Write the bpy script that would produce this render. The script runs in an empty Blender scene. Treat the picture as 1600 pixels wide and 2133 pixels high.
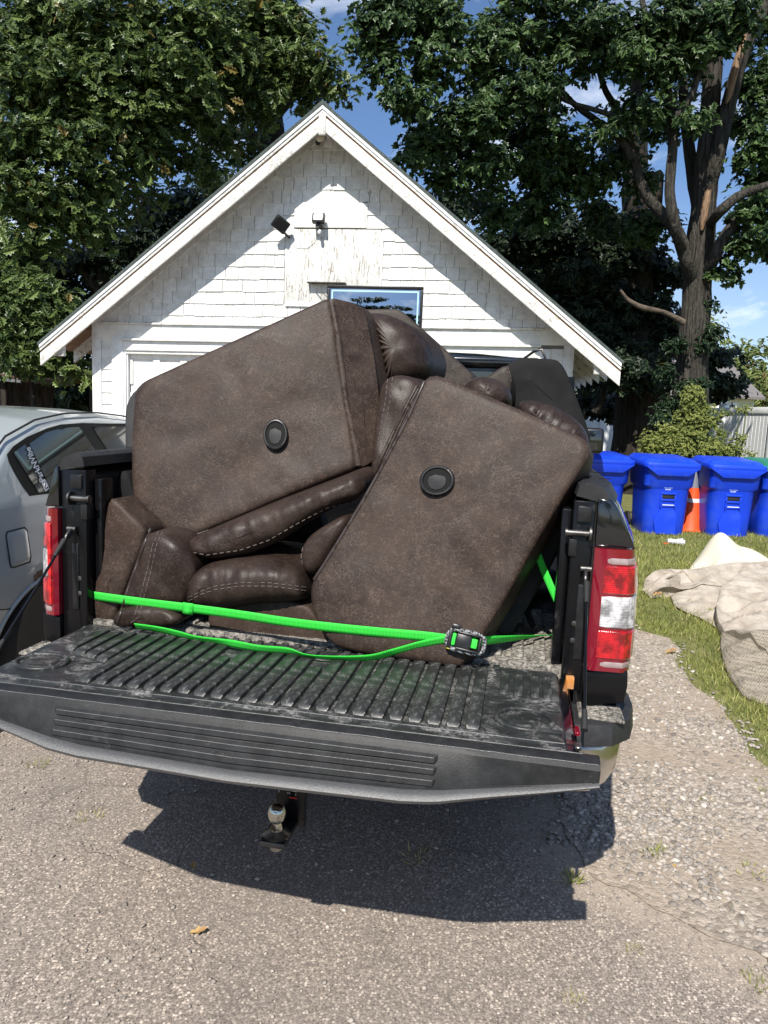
import bpy, bmesh, math, random
import numpy as np
from mathutils import Vector, Matrix, noise
from mathutils.bvhtree import BVHTree

random.seed(7)
RNG = np.random.default_rng(7)
SC = bpy.context.scene
COL = SC.collection
R_ = math.radians

# ------------------------------------------------------------------ camera
CAM_H, PITCH, ROLL, FPX = 1.58, R_(7.74), R_(2.4), 1512.0
_F = Vector((0, math.cos(PITCH), -math.sin(PITCH)))
_R = Vector((1, 0, 0))
_U = _R.cross(_F)
_cr, _sr = math.cos(ROLL), math.sin(ROLL)
CAM_C = Vector((0, 0, CAM_H))
cam_data = bpy.data.cameras.new('camera')
cam_data.sensor_fit = 'HORIZONTAL'
cam_data.sensor_width = 36.0
cam_data.lens = FPX / 1600 * 36
cam_data.clip_start = 0.05
cam_data.clip_end = 2000
cam = bpy.data.objects.new('camera', cam_data)
COL.objects.link(cam)
_right = _R * _cr + _U * _sr
_up = _U * _cr - _R * _sr
cam.matrix_world = Matrix(((_right.x, _up.x, -_F.x, 0), (_right.y, _up.y, -_F.y, 0),
                           (_right.z, _up.z, -_F.z, CAM_H), (0, 0, 0, 1)))
SC.camera = cam

# ------------------------------------------------------------------ sky, sun, exposure
SUN_AZ, SUN_EL = R_(18.0), R_(48.6)          # direction the light travels towards / elevation
world = bpy.data.worlds.new('World')
SC.world = world
world.use_nodes = True
wn = world.node_tree
wn.nodes.clear()
w_out = wn.nodes.new('ShaderNodeOutputWorld')
w_bg = wn.nodes.new('ShaderNodeBackground')
w_sky = wn.nodes.new('ShaderNodeTexSky')
w_sky.sky_type = 'NISHITA'
w_sky.sun_disc = False
w_sky.sun_elevation = SUN_EL
w_sky.sun_rotation = SUN_AZ + math.pi
w_sky.air_density = 1.0
w_sky.dust_density = 0.9
w_sky.ozone_density = 3.0
w_bg.inputs['Strength'].default_value = 0.056
# thin white clouds mixed over the sky
w_tc = wn.nodes.new('ShaderNodeTexCoord')
w_map = wn.nodes.new('ShaderNodeMapping')
w_map.inputs['Scale'].default_value = (1.6, 1.6, 3.6)
w_map.inputs['Location'].default_value = (8.1, 2.9, 1.7)
w_n = wn.nodes.new('ShaderNodeTexNoise')
w_n.inputs['Scale'].default_value = 2.1
w_n.inputs['Detail'].default_value = 9
w_n.inputs['Roughness'].default_value = 0.62
w_n.inputs['Distortion'].default_value = 0.6
w_r = wn.nodes.new('ShaderNodeValToRGB')
w_r.color_ramp.elements[0].position = 0.50
w_r.color_ramp.elements[1].position = 0.80
w_mix = wn.nodes.new('ShaderNodeMix')
w_mix.data_type = 'RGBA'
w_mix.inputs[7].default_value = (16.5, 17.2, 18.2, 1)
wn.links.new(w_tc.outputs['Generated'], w_map.inputs[0])
wn.links.new(w_map.outputs[0], w_n.inputs['Vector'])
wn.links.new(w_n.outputs['Fac'], w_r.inputs[0])
# pale haze low over the horizon, like the thin cloud of the day
w_sep = wn.nodes.new('ShaderNodeSeparateXYZ')
w_hz = wn.nodes.new('ShaderNodeMapRange')
w_hz.inputs['From Min'].default_value = 0.0
w_hz.inputs['From Max'].default_value = 0.30
w_hz.inputs['To Min'].default_value = 0.30
w_hz.inputs['To Max'].default_value = 0.02
w_max = wn.nodes.new('ShaderNodeMath'); w_max.operation = 'MAXIMUM'
wn.links.new(w_tc.outputs['Generated'], w_sep.inputs[0])
wn.links.new(w_sep.outputs['Z'], w_hz.inputs['Value'])
wn.links.new(w_hz.outputs[0], w_max.inputs[0])
wn.links.new(w_r.outputs[0], w_max.inputs[1])
wn.links.new(w_max.outputs[0], w_mix.inputs[0])
w_tint = wn.nodes.new('ShaderNodeMix')
w_tint.data_type = 'RGBA'; w_tint.blend_type = 'MULTIPLY'
w_tint.inputs[0].default_value = 1.0
w_tint.inputs[7].default_value = (1.16, 1.44, 1.74, 1)
wn.links.new(w_sky.outputs[0], w_tint.inputs[6])
wn.links.new(w_tint.outputs[2], w_mix.inputs[6])
wn.links.new(w_mix.outputs[2], w_bg.inputs['Color'])
wn.links.new(w_bg.outputs[0], w_out.inputs[0])

sun_data = bpy.data.lights.new('sun', 'SUN')
sun_data.energy = 4.9
sun_data.angle = R_(0.5)
sun_data.color = (1.0, 0.95, 0.87)
sun = bpy.data.objects.new('sun', sun_data)
COL.objects.link(sun)
_sd = Vector((math.sin(SUN_AZ) * math.cos(SUN_EL), math.cos(SUN_AZ) * math.cos(SUN_EL), -math.sin(SUN_EL)))
sun.rotation_euler = _sd.to_track_quat('-Z', 'Y').to_euler()
sun.location = (-8, -20, 30)

vs = SC.view_settings
vs.view_transform = 'Standard'
vs.look = 'None'
vs.exposure = 0.55
vs.gamma = 1.0
vs.use_curve_mapping = False


# ------------------------------------------------------------------ camera matching helpers
def ray(px, py):
    """World direction through a point of the photograph (1600 x 2133)."""
    a, b = px - 800, py - 1066.5
    x = a * _cr + b * _sr
    y = -a * _sr + b * _cr
    return _F + _R * (x / FPX) - _U * (y / FPX)


def at(px, py, Y):
    r = ray(px, py)
    return CAM_C + r * (Y / r.y)


def ground(px, py, z=0.0):
    r = ray(px, py)
    return CAM_C + r * ((z - CAM_H) / r.z)


class Frame:
    """A thing's own upright frame: origin and yaw (clockwise from above)."""
    def __init__(self, x, y, z, yaw):
        self.o = Vector((x, y, z)); self.yaw = yaw
        self.m = Matrix.Translation(self.o) @ Matrix.Rotation(-yaw, 4, 'Z')
        self.i = self.m.inverted()
        self.i3 = self.i.to_3x3()

    def inv(self, p):
        return self.i @ p

    def hit(self, px, py, c, k=0.0, m=0.0, z0=0.0):
        """Point on the plane  y = c + k*(z - z0) + m*x  of this frame."""
        o = self.i @ CAM_C
        d = self.i3 @ ray(px, py)
        t = (c + k * (o.z - z0) + m * o.x - o.y) / (d.y - k * d.z - m * d.x)
        return o + d * t

    def hitx(self, px, py, c, k=0.0, z0=0.0):
        o = self.i @ CAM_C
        d = self.i3 @ ray(px, py)
        t = (c + k * (o.z - z0) - o.x) / (d.x - k * d.z)
        return o + d * t


# ------------------------------------------------------------------ object helpers
def tag(o, label=None, cat=None, group=None, kind=None):
    if label: o['label'] = label
    if cat: o['category'] = cat
    if group: o['group'] = group
    if kind: o['kind'] = kind
    return o


def empty(name, frame_or_loc, yaw=0.0, label=None, cat=None, group=None):
    o = bpy.data.objects.new(name, None)
    o.empty_display_size = 0.1
    if isinstance(frame_or_loc, Frame):
        o.location = frame_or_loc.o; yaw = frame_or_loc.yaw
    else:
        o.location = frame_or_loc
    o.rotation_euler = (0, 0, -yaw)
    COL.objects.link(o)
    return tag(o, label, cat, group)


def link_mesh(name, me, mat, parent=None):
    o = bpy.data.objects.new(name, me)
    if mat is not None:
        for m in (mat if isinstance(mat, (list, tuple)) else [mat]):
            me.materials.append(m)
    COL.objects.link(o)
    if parent is not None:
        o.parent = parent
    return o


def smooth_by_angle(me, ang):
    me.polygons.foreach_set('use_smooth', [True] * len(me.polygons))
    try:
        me.set_sharp_from_angle(angle=R_(ang))
    except Exception:
        pass


def from_bm(name, bm, mat, parent=None, smooth=None):
    me = bpy.data.meshes.new(name)
    bmesh.ops.recalc_face_normals(bm, faces=bm.faces[:])
    bm.to_mesh(me); bm.free()
    if smooth: smooth_by_angle(me, smooth)
    return link_mesh(name, me, mat, parent)


def raw(name, verts, faces, mat, parent=None, smooth=None, recalc=True):
    bm = bmesh.new()
    vv = [bm.verts.new(v) for v in verts]
    for f in faces:
        try: bm.faces.new([vv[i] for i in f])
        except ValueError: pass
    if recalc: bmesh.ops.recalc_face_normals(bm, faces=bm.faces[:])
    me = bpy.data.meshes.new(name)
    bm.to_mesh(me); bm.free()
    if smooth: smooth_by_angle(me, smooth)
    return link_mesh(name, me, mat, parent)


def add_box(bm, x0, x1, y0, y1, z0, z1, bev=0.0, seg=2, M=None):
    t = bmesh.new()
    r = bmesh.ops.create_cube(t, size=1.0)
    for v in t.verts:
        v.co = Vector(((x0 + x1) / 2 + v.co.x * (x1 - x0), (y0 + y1) / 2 + v.co.y * (y1 - y0), (z0 + z1) / 2 + v.co.z * (z1 - z0)))
    if bev > 0:
        bmesh.ops.bevel(t, geom=t.edges[:], offset=bev, segments=seg, affect='EDGES', profile=0.5)
    if M is not None:
        bmesh.ops.transform(t, matrix=M, verts=t.verts)
    merge(bm, t)


def merge(bm, t):
    vm = {}
    for v in t.verts: vm[v] = bm.verts.new(v.co)
    for f in t.faces:
        try: bm.faces.new([vm[v] for v in f.verts])
        except ValueError: pass
    t.free()


def box(name, x0, x1, y0, y1, z0, z1, mat, parent=None, bev=0.004, seg=2, M=None):
    bm = bmesh.new()
    add_box(bm, x0, x1, y0, y1, z0, z1, bev, seg, M)
    return from_bm(name, bm, mat, parent, 40 if bev > 0 else None)


def add_tube(bm, pts, rad, n=8, cap=True, squash=None):
    pts = [Vector(p) for p in pts]
    if not isinstance(rad, (list, tuple)): rad = [rad] * len(pts)
    rings = []
    up = Vector((0, 0, 1))
    prev = None
    for i, p in enumerate(pts):
        a = pts[max(i - 1, 0)]; b = pts[min(i + 1, len(pts) - 1)]
        t = (b - a).normalized() if (b - a).length > 1e-9 else Vector((0, 0, 1))
        if prev is None:
            s = t.cross(up)
            if s.length < 0.1: s = t.cross(Vector((1, 0, 0)))
            s.normalize()
        else:
            s = (prev - t * prev.dot(t)).normalized()
        prev = s
        u = s.cross(t)
        ring = []
        for k in range(n):
            an = 2 * math.pi * k / n
            ring.append(bm.verts.new(p + s * math.cos(an) * rad[i] + u * math.sin(an) * rad[i]))
        rings.append(ring)
    for i in range(len(rings) - 1):
        for k in range(n):
            bm.faces.new((rings[i][k], rings[i][(k + 1) % n], rings[i + 1][(k + 1) % n], rings[i + 1][k]))
    if cap:
        bm.faces.new(rings[0][::-1]); bm.faces.new(rings[-1])


def tube(name, pts, rad, mat, parent=None, n=8):
    bm = bmesh.new(); add_tube(bm, pts, rad, n)
    return from_bm(name, bm, mat, parent, 50)


def add_lathe(bm, prof, n=24, M=None):
    """prof: list of (radius, z) bottom to top."""
    t = bmesh.new()
    rings = []
    for r, z in prof:
        rings.append([t.verts.new((max(r, 1e-4) * math.cos(2 * math.pi * k / n), max(r, 1e-4) * math.sin(2 * math.pi * k / n), z)) for k in range(n)])
    for i in range(len(rings) - 1):
        for k in range(n):
            t.faces.new((rings[i][k], rings[i][(k + 1) % n], rings[i + 1][(k + 1) % n], rings[i + 1][k]))
    t.faces.new(rings[0][::-1]); t.faces.new(rings[-1])
    if M is not None: bmesh.ops.transform(t, matrix=M, verts=t.verts)
    merge(bm, t)


def lathe(name, prof, mat, parent=None, n=24, M=None):
    bm = bmesh.new(); add_lathe(bm, prof, n, M)
    return from_bm(name, bm, mat, parent, 35)


def add_prism(bm, poly, y0, y1, axis='y', bev=0.0):
    """Extrude a polygon (2-tuples) along an axis: 'y' -> (x,z), 'x' -> (y,z), 'z' -> (x,y)."""
    def P(a, b, h):
        return {'y': (a, h, b), 'x': (h, a, b), 'z': (a, b, h)}[axis]
    t = bmesh.new()
    A = [t.verts.new(P(a, b, y0)) for a, b in poly]
    B = [t.verts.new(P(a, b, y1)) for a, b in poly]
    n = len(poly)
    t.faces.new(A); t.faces.new(B[::-1])
    for i in range(n):
        t.faces.new((A[i], A[(i + 1) % n], B[(i + 1) % n], B[i]))
    bmesh.ops.recalc_face_normals(t, faces=t.faces[:])
    if bev > 0:
        bmesh.ops.bevel(t, geom=t.edges[:], offset=bev, segments=2, affect='EDGES', profile=0.5)
    merge(bm, t)


def prism(name, poly, y0, y1, mat, parent=None, axis='y', bev=0.0):
    bm = bmesh.new(); add_prism(bm, poly, y0, y1, axis, bev)
    return from_bm(name, bm, mat, parent, 40 if bev > 0 else None)


def loft(name, rings, mat, parent=None, closed=True, caps=True, smooth=40):
    n = len(rings[0])
    verts = [p for r in rings for p in r]
    faces = []
    for i in range(len(rings) - 1):
        for k in range(n if closed else n - 1):
            a, b = i * n + k, i * n + (k + 1) % n
            faces.append((a, b, b + n, a + n))
    if caps and closed:
        faces.append(tuple(range(n))[::-1]); faces.append(tuple(range((len(rings) - 1) * n, len(rings) * n)))
    return raw(name, verts, faces, mat, parent, smooth)


# ------------------------------------------------------------------ materials
def nt(name):
    m = bpy.data.materials.new(name)
    m.use_nodes = True
    t = m.node_tree
    return m, t, t.nodes['Principled BSDF']


def N(t, typ, **kw):
    n = t.nodes.new('ShaderNode' + typ)
    for k, v in kw.items():
        if k in n.inputs.keys(): n.inputs[k].default_value = v
        else: setattr(n, k, v)
    return n


def coords(t, scale=(1, 1, 1), which='Object', rot=(0, 0, 0)):
    tc = N(t, 'TexCoord'); mp = N(t, 'Mapping')
    mp.inputs['Scale'].default_value = scale
    mp.inputs['Rotation'].default_value = rot
    t.links.new(tc.outputs[which], mp.inputs[0])
    return mp.outputs[0]


def ramp(t, fac, stops):
    r = N(t, 'ValToRGB')
    el = r.color_ramp.elements
    while len(el) < len(stops): el.new(0.5)
    for e, (p, c) in zip(el, stops):
        e.position = p
        e.color = (c, c, c, 1) if isinstance(c, (int, float)) else tuple(c) + (1,)
    t.links.new(fac, r.inputs[0])
    return r.outputs[0]


def mixc(t, fac, a, b):
    m = N(t, 'Mix', data_type='RGBA')
    for i, s in ((0, fac), (6, a), (7, b)):
        if isinstance(s, (int, float)): m.inputs[i].default_value = s
        elif isinstance(s, (tuple, list)): m.inputs[i].default_value = tuple(s) + (1,)
        else: t.links.new(s, m.inputs[i])
    return m.outputs[2]


def noise_tex(t, vec, scale, detail=5, rough=0.55, dist=0.0):
    n = N(t, 'TexNoise')
    n.inputs['Scale'].default_value = scale
    n.inputs['Detail'].default_value = detail
    n.inputs['Roughness'].default_value = rough
    n.inputs['Distortion'].default_value = dist
    t.links.new(vec, n.inputs['Vector'])
    return n.outputs['Fac']


def voro(t, vec, scale, feature='F1', out='Distance', rand=1.0):
    n = N(t, 'TexVoronoi', feature=feature)
    n.inputs['Scale'].default_value = scale
    n.inputs['Randomness'].default_value = rand
    t.links.new(vec, n.inputs['Vector'])
    return n.outputs[out]


def bump(t, b, h, strength=0.3, dist=0.01):
    n = N(t, 'Bump')
    n.inputs['Strength'].default_value = strength
    n.inputs['Distance'].default_value = dist
    t.links.new(h, n.inputs['Height'])
    t.links.new(n.outputs[0], b.inputs['Normal'])
    return n


def math_node(t, op, a, b=None):
    n = N(t, 'Math', operation=op)
    for i, s in enumerate((a, b)):
        if s is None: continue
        if isinstance(s, (int, float)): n.inputs[i].default_value = s
        else: t.links.new(s, n.inputs[i])
    return n.outputs[0]


def M(name, c1, c2=None, scale=8, lo=0.4, hi=0.65, rough=0.6, rough2=None, metal=0.0, bmp=0.0, bscale=60, bdist=0.004, spec=0.5, coat=0.0, stretch=(1, 1, 1), detail=6):
    m, t, b = nt(name)
    b.inputs['Base Color'].default_value = tuple(c1) + (1,)
    b.inputs['Roughness'].default_value = rough
    b.inputs['Metallic'].default_value = metal
    b.inputs['Specular IOR Level'].default_value = spec
    b.inputs['Coat Weight'].default_value = coat
    b.inputs['Coat Roughness'].default_value = 0.06
    vec = coords(t, stretch)
    if c2 is not None:
        f = ramp(t, noise_tex(t, vec, scale, detail, 0.62), [(lo, 0.0), (hi, 1.0)])
        t.links.new(mixc(t, f, c1, c2), b.inputs['Base Color'])
        if rough2 is not None:
            rr = N(t, 'MapRange'); rr.inputs['To Min'].default_value = rough; rr.inputs['To Max'].default_value = rough2
            t.links.new(f, rr.inputs['Value']); t.links.new(rr.outputs[0], b.inputs['Roughness'])
    if bmp > 0:
        bump(t, b, noise_tex(t, vec, bscale, 4), bmp, bdist)
    return m


def mat_leather(name, c1, c2, c3, rough=0.42, mott=5.0):
    m, t, b = nt(name)
    v = coords(t)
    n1 = noise_tex(t, v, mott, 7, 0.65, 0.4)
    base = mixc(t, ramp(t, n1, [(0.40, 0.0), (0.62, 1.0)]), c1, c2)
    # crackled, rubbed grain
    n2 = noise_tex(t, v, 26, 6, 0.7, 1.2)
    wv = N(t, 'TexNoise'); wv.inputs['Scale'].default_value = 30; wv.inputs['Detail'].default_value = 5
    t.links.new(v, wv.inputs['Vector'])
    wm = N(t, 'Mix', data_type='VECTOR'); wm.inputs[0].default_value = 0.035
    t.links.new(v, wm.inputs[4]); t.links.new(wv.outputs['Color'], wm.inputs[5])
    cr = voro(t, wm.outputs[1], 105, 'DISTANCE_TO_EDGE')
    crf = ramp(t, cr, [(0.0, 1.0), (0.13, 0.0)])
    msk = math_node(t, 'MULTIPLY', crf, ramp(t, n2, [(0.44, 0.0), (0.60, 1.0)]))
    msk = math_node(t, 'MULTIPLY', msk, 0.6)
    col = mixc(t, msk, base, c3)
    n3 = noise_tex(t, v, 2.2, 4, 0.6)
    col = mixc(t, math_node(t, 'MULTIPLY', ramp(t, n3, [(0.48, 0.0), (0.72, 1.0)]), 0.55), col, c2)
    fine = noise_tex(t, v, 95, 4, 0.7, 0.8)
    col = mixc(t, math_node(t, 'MULTIPLY', ramp(t, fine, [(0.55, 0.0), (0.75, 1.0)]), 0.4), col, c3)
    t.links.new(col, b.inputs['Base Color'])
    rr = N(t, 'MapRange'); rr.inputs['To Min'].default_value = rough - 0.06; rr.inputs['To Max'].default_value = rough + 0.2
    t.links.new(n1, rr.inputs['Value']); t.links.new(rr.outputs[0], b.inputs['Roughness'])
    h = math_node(t, 'ADD', math_node(t, 'MULTIPLY', cr, 0.35), math_node(t, 'MULTIPLY', noise_tex(t, v, 9, 4, 0.55), 1.3))
    h = math_node(t, 'ADD', h, math_node(t, 'MULTIPLY', fine, 0.4))
    bump(t, b, h, 0.30, 0.004)
    b.inputs['Specular IOR Level'].default_value = 0.22
    return m


def mat_scuffed(name, c1, c3, rough=0.5, amount=0.62, stretch=(1, 1, 1), fine=160, spec=0.32):
    """Black moulded plastic with pale rubbed and dusty patches."""
    m, t, b = nt(name)
    v = coords(t, stretch)
    n1 = noise_tex(t, v, 10, 8, 0.72, 0.9)
    n2 = noise_tex(t, v, 80, 6, 0.75, 0.6)
    f = math_node(t, 'MULTIPLY', ramp(t, n1, [(amount - 0.12, 0.0), (amount + 0.1, 1.0)]), ramp(t, n2, [(0.42, 0.0), (0.6, 1.0)]))
    c2 = tuple(x * 2.1 for x in c1)
    base = mixc(t, ramp(t, noise_tex(t, v, 18, 6, 0.7), [(0.4, 0.0), (0.7, 1.0)]), c1, c2)
    t.links.new(mixc(t, f, base, c3), b.inputs['Base Color'])
    rr = N(t, 'MapRange'); rr.inputs['To Min'].default_value = rough; rr.inputs['To Max'].default_value = 0.85
    t.links.new(f, rr.inputs['Value']); t.links.new(rr.outputs[0], b.inputs['Roughness'])
    bump(t, b, noise_tex(t, coords(t), fine, 4, 0.6), 0.25, 0.002)
    b.inputs['Specular IOR Level'].default_value = spec
    return m


def mat_paintwood(name, white=(0.80, 0.795, 0.77), wood=(0.30, 0.27, 0.235), amount=0.66, stretch=(6, 6, 1), sc=5.0, dirt=(0.52, 0.51, 0.485), dirt_amt=0.55, bscale=40):
    """Old white paint, soiled, flaking to grey wood."""
    m, t, b = nt(name)
    v = coords(t, stretch)
    v2 = coords(t)
    fl = noise_tex(t, v, sc, 9, 0.72, 0.6)
    patch = noise_tex(t, v2, 3.0, 4, 0.6)
    s = math_node(t, 'ADD', fl, math_node(t, 'MULTIPLY', math_node(t, 'SUBTRACT', patch, 0.5), 0.30))
    f = ramp(t, s, [(amount, 0.0), (amount + 0.025, 1.0)])
    d = ramp(t, noise_tex(t, v2, 9, 7, 0.7, 0.5), [(dirt_amt - 0.12, 0.0), (dirt_amt + 0.2, 1.0)])
    geo = N(t, 'ObjectInfo')
    rnd = ramp(t, geo.outputs['Random'], [(0.0, (0.86, 0.86, 0.85)), (0.5, (0.97, 0.97, 0.96)), (1.0, (1.0, 1.0, 1.0))])
    mul = N(t, 'Mix', data_type='RGBA', blend_type='MULTIPLY'); mul.inputs[0].default_value = 1.0
    t.links.new(mixc(t, math_node(t, 'MULTIPLY', d, 0.8), white, dirt), mul.inputs[6]); t.links.new(rnd, mul.inputs[7])
    t.links.new(mixc(t, f, mul.outputs[2], wood), b.inputs['Base Color'])
    b.inputs['Roughness'].default_value = 0.65
    h = math_node(t, 'SUBTRACT', math_node(t, 'MULTIPLY', noise_tex(t, v, bscale, 4), 0.5), math_node(t, 'MULTIPLY', f, 0.7))
    bump(t, b, h, 0.35, 0.003)
    return m


def mat_leaf(name, dark, light, trans=0.25, rough=0.42, yellow=None):
    m, t, b = nt(name)
    at_ = N(t, 'Attribute', attribute_name='tone')
    stops = [(0.0, dark), (0.8, light)]
    stops.append((1.0, yellow if yellow else light))
    c = ramp(t, at_.outputs['Fac'], stops)
    t.links.new(c, b.inputs['Base Color'])
    b.inputs['Roughness'].default_value = rough
    b.inputs['Specular IOR Level'].default_value = 0.45
    tr = N(t, 'BsdfTranslucent')
    t.links.new(c, tr.inputs['Color'])
    mx = N(t, 'MixShader'); mx.inputs[0].default_value = trans
    t.links.new(b.outputs[0], mx.inputs[1]); t.links.new(tr.outputs[0], mx.inputs[2])
    t.links.new(mx.outputs[0], t.nodes['Material Output'].inputs['Surface'])
    return m


def mat_lens(name, col, rough=0.18, vs_=170, em=0):
    m, t, b = nt(name)
    v = coords(t, (1, 1, 1))
    cell = voro(t, v, vs_, rand=0.12)
    c = ramp(t, noise_tex(t, v, 38, 3), [(0.38, tuple(x * 0.42 for x in col)), (0.62, tuple(min(1, x * 1.3) for x in col))])
    t.links.new(c, b.inputs['Base Color'])
    b.inputs['Roughness'].default_value = rough
    b.inputs['Coat Weight'].default_value = 0.8
    b.inputs['Coat Roughness'].default_value = 0.05
    bump(t, b, cell, 0.45, 0.004)
    return m


def mat_asphalt():
    m, t, b = nt('asphalt')
    v = coords(t)
    cell = N(t, 'TexVoronoi'); cell.inputs['Scale'].default_value = 118
    t.links.new(v, cell.inputs['Vector'])
    grey = ramp(t, cell.outputs['Color'], [(0.0, (0.085, 0.070, 0.059)), (0.38, (0.20, 0.167, 0.141)), (0.66, (0.345, 0.29, 0.243)), (0.92, (0.64, 0.545, 0.455))])
    cell2 = N(t, 'TexVoronoi'); cell2.inputs['Scale'].default_value = 290
    t.links.new(v, cell2.inputs['Vector'])
    g2 = ramp(t, cell2.outputs['Color'], [(0.0, (0.10, 0.083, 0.070)), (0.6, (0.228, 0.19, 0.16)), (1.0, (0.46, 0.39, 0.325))])
    msk = ramp(t, cell.outputs['Distance'], [(0.36, 0.0), (0.62, 1.0)])
    col = mixc(t, msk, grey, g2)
    big = noise_tex(t, v, 0.9, 6, 0.6, 0.4)
    col = mixc(t, math_node(t, 'MULTIPLY', ramp(t, big, [(0.42, 0.0), (0.66, 1.0)]), 0.55), col, (0.19, 0.165, 0.145))
    # tar darker wandering patches
    stain = noise_tex(t, v, 2.3, 5, 0.6, 0.6)
    col = mixc(t, math_node(t, 'MULTIPLY', ramp(t, stain, [(0.56, 0.0), (0.70, 1.0)]), 0.42), col, (0.075, 0.068, 0.064))
    # dirt washed over the asphalt next to the shoulder
    sp = N(t, 'SeparateXYZ'); t.links.new(v, sp.inputs[0])
    ed = math_node(t, 'ADD', math_node(t, 'MULTIPLY', math_node(t, 'MAXIMUM', math_node(t, 'SUBTRACT', 2.35, sp.outputs['Y']), 0.0), 1.05), 0.88)
    dd = math_node(t, 'ADD', math_node(t, 'SUBTRACT', sp.outputs['X'], ed), math_node(t, 'MULTIPLY', math_node(t, 'SUBTRACT', noise_tex(t, v, 3.2, 7, 0.65), 0.5), 0.9))
    df = math_node(t, 'MULTIPLY', ramp(t, math_node(t, 'ADD', dd, 0.6), [(0.12, 0.0), (0.62, 1.0)]), ramp(t, noise_tex(t, v, 38, 4, 0.6), [(0.36, 0.0), (0.5, 1.0)]))
    col = mixc(t, math_node(t, 'MULTIPLY', df, 0.85), col, (0.37, 0.305, 0.24))
    # cracks
    wob = N(t, 'TexNoise'); wob.inputs['Scale'].default_value = 2.4; wob.inputs['Detail'].default_value = 7
    t.links.new(v, wob.inputs['Vector'])
    mx = N(t, 'Mix', data_type='VECTOR'); mx.inputs[0].default_value = 0.24
    t.links.new(v, mx.inputs[4]); t.links.new(wob.outputs['Color'], mx.inputs[5])
    ck = voro(t, mx.outputs[1], 0.72, 'DISTANCE_TO_EDGE')
    ckf = ramp(t, ck, [(0.0, 1.0), (0.0028, 0.0)])
    brk = ramp(t, noise_tex(t, v, 2.7, 4, 0.6), [(0.42, 0.0), (0.56, 1.0)])
    ckf = math_node(t, 'MULTIPLY', ckf, brk)
    col = mixc(t, math_node(t, 'MULTIPLY', ckf, 0.42), col, (0.035, 0.03, 0.027))
    t.links.new(col, b.inputs['Base Color'])
    b.inputs['Roughness'].default_value = 0.85
    b.inputs['Specular IOR Level'].default_value = 0.3
    h = math_node(t, 'SUBTRACT', math_node(t, 'MULTIPLY', cell.outputs['Distance'], -0.6), math_node(t, 'MULTIPLY', ckf, 1.2))
    h = math_node(t, 'SUBTRACT', h, math_node(t, 'MULTIPLY', cell2.outputs['Distance'], 0.3))
    bump(t, b, h, 0.42, 0.006)
    return m


def mat_gravel():
    m, t, b = nt('gravel_dirt')
    v = coords(t)
    cell = N(t, 'TexVoronoi'); cell.inputs['Scale'].default_value = 48
    t.links.new(v, cell.inputs['Vector'])
    grey = ramp(t, cell.outputs['Color'], [(0.0, (0.15, 0.128, 0.108)), (0.5, (0.34, 0.29, 0.24)), (1.0, (0.54, 0.465, 0.385))])
    dirt = mixc(t, noise_tex(t, v, 130, 4), (0.27, 0.215, 0.163), (0.43, 0.35, 0.272))
    f = ramp(t, noise_tex(t, v, 1.9, 6, 0.6), [(0.38, 0.0), (0.6, 0.85)])
    t.links.new(mixc(t, f, grey, dirt), b.inputs['Base Color'])
    b.inputs['Roughness'].default_value = 0.9
    b.inputs['Specular IOR Level'].default_value = 0.2
    bump(t, b, math_node(t, 'ADD', math_node(t, 'MULTIPLY', cell.outputs['Distance'], -0.7), noise_tex(t, v, 140, 4)), 0.8, 0.01)
    return m


def mat_woven():
    m, t, b = nt('woven_rug')
    v = coords(t, (1, 1, 1))
    cell = N(t, 'TexVoronoi'); cell.inputs['Scale'].default_value = 62
    mp = coords(t, (1.0, 1.9, 1.0), rot=(0, 0, 0.5))
    t.links.new(mp, cell.inputs['Vector']); cell.inputs['Randomness'].default_value = 0.35
    c = ramp(t, cell.outputs['Distance'], [(0.15, (0.42, 0.37, 0.295)), (0.52, (0.27, 0.235, 0.185)), (0.72, (0.10, 0.085, 0.065))])
    d = ramp(t, noise_tex(t, v, 5, 5), [(0.4, 0.0), (0.75, 0.45)])
    t.links.new(mixc(t, d, c, (0.34, 0.30, 0.25)), b.inputs['Base Color'])
    b.inputs['Roughness'].default_value = 0.95
    b.inputs['Specular IOR Level'].default_value = 0.1
    bump(t, b, math_node(t, 'MULTIPLY', cell.outputs['Distance'], -1.0), 0.8, 0.012)
    return m


MT = {}
MT['asphalt'] = mat_asphalt()
MT['gravel'] = mat_gravel()
MT['soil'] = M('lawn_soil', (0.11, 0.12, 0.040), (0.19, 0.18, 0.075), scale=6, rough=0.95, bmp=0.5, bscale=40, spec=0.1)
MT['shingle'] = mat_paintwood('shingle_paint', amount=0.635, stretch=(6, 6, 2.0), sc=7, dirt_amt=0.50)
MT['wall'] = M('shingle_backing', (0.17, 0.16, 0.145), rough=0.9)
MT['trim'] = mat_paintwood('trim_paint', white=(0.82, 0.815, 0.79), amount=0.70, stretch=(2, 6, 6), sc=6)
MT['rake'] = mat_paintwood('rake_paint', white=(0.80, 0.79, 0.765), wood=(0.44, 0.41, 0.36), amount=0.565, stretch=(3, 6, 3), sc=7, dirt_amt=0.48)
MT['ply'] = mat_paintwood('plywood_paint', white=(0.79, 0.785, 0.75), wood=(0.27, 0.235, 0.195), amount=0.555, stretch=(10, 10, 1.4), sc=5.0, dirt_amt=0.5)
MT['door'] = mat_paintwood('door_paint', white=(0.78, 0.775, 0.75), amount=0.70, stretch=(5, 5, 1.5))
MT['bare_wood'] = M('bare_wood', (0.24, 0.135, 0.075), (0.34, 0.22, 0.14), scale=4, rough=0.75, bmp=0.4, bscale=30, stretch=(3, 1, 3))
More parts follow.
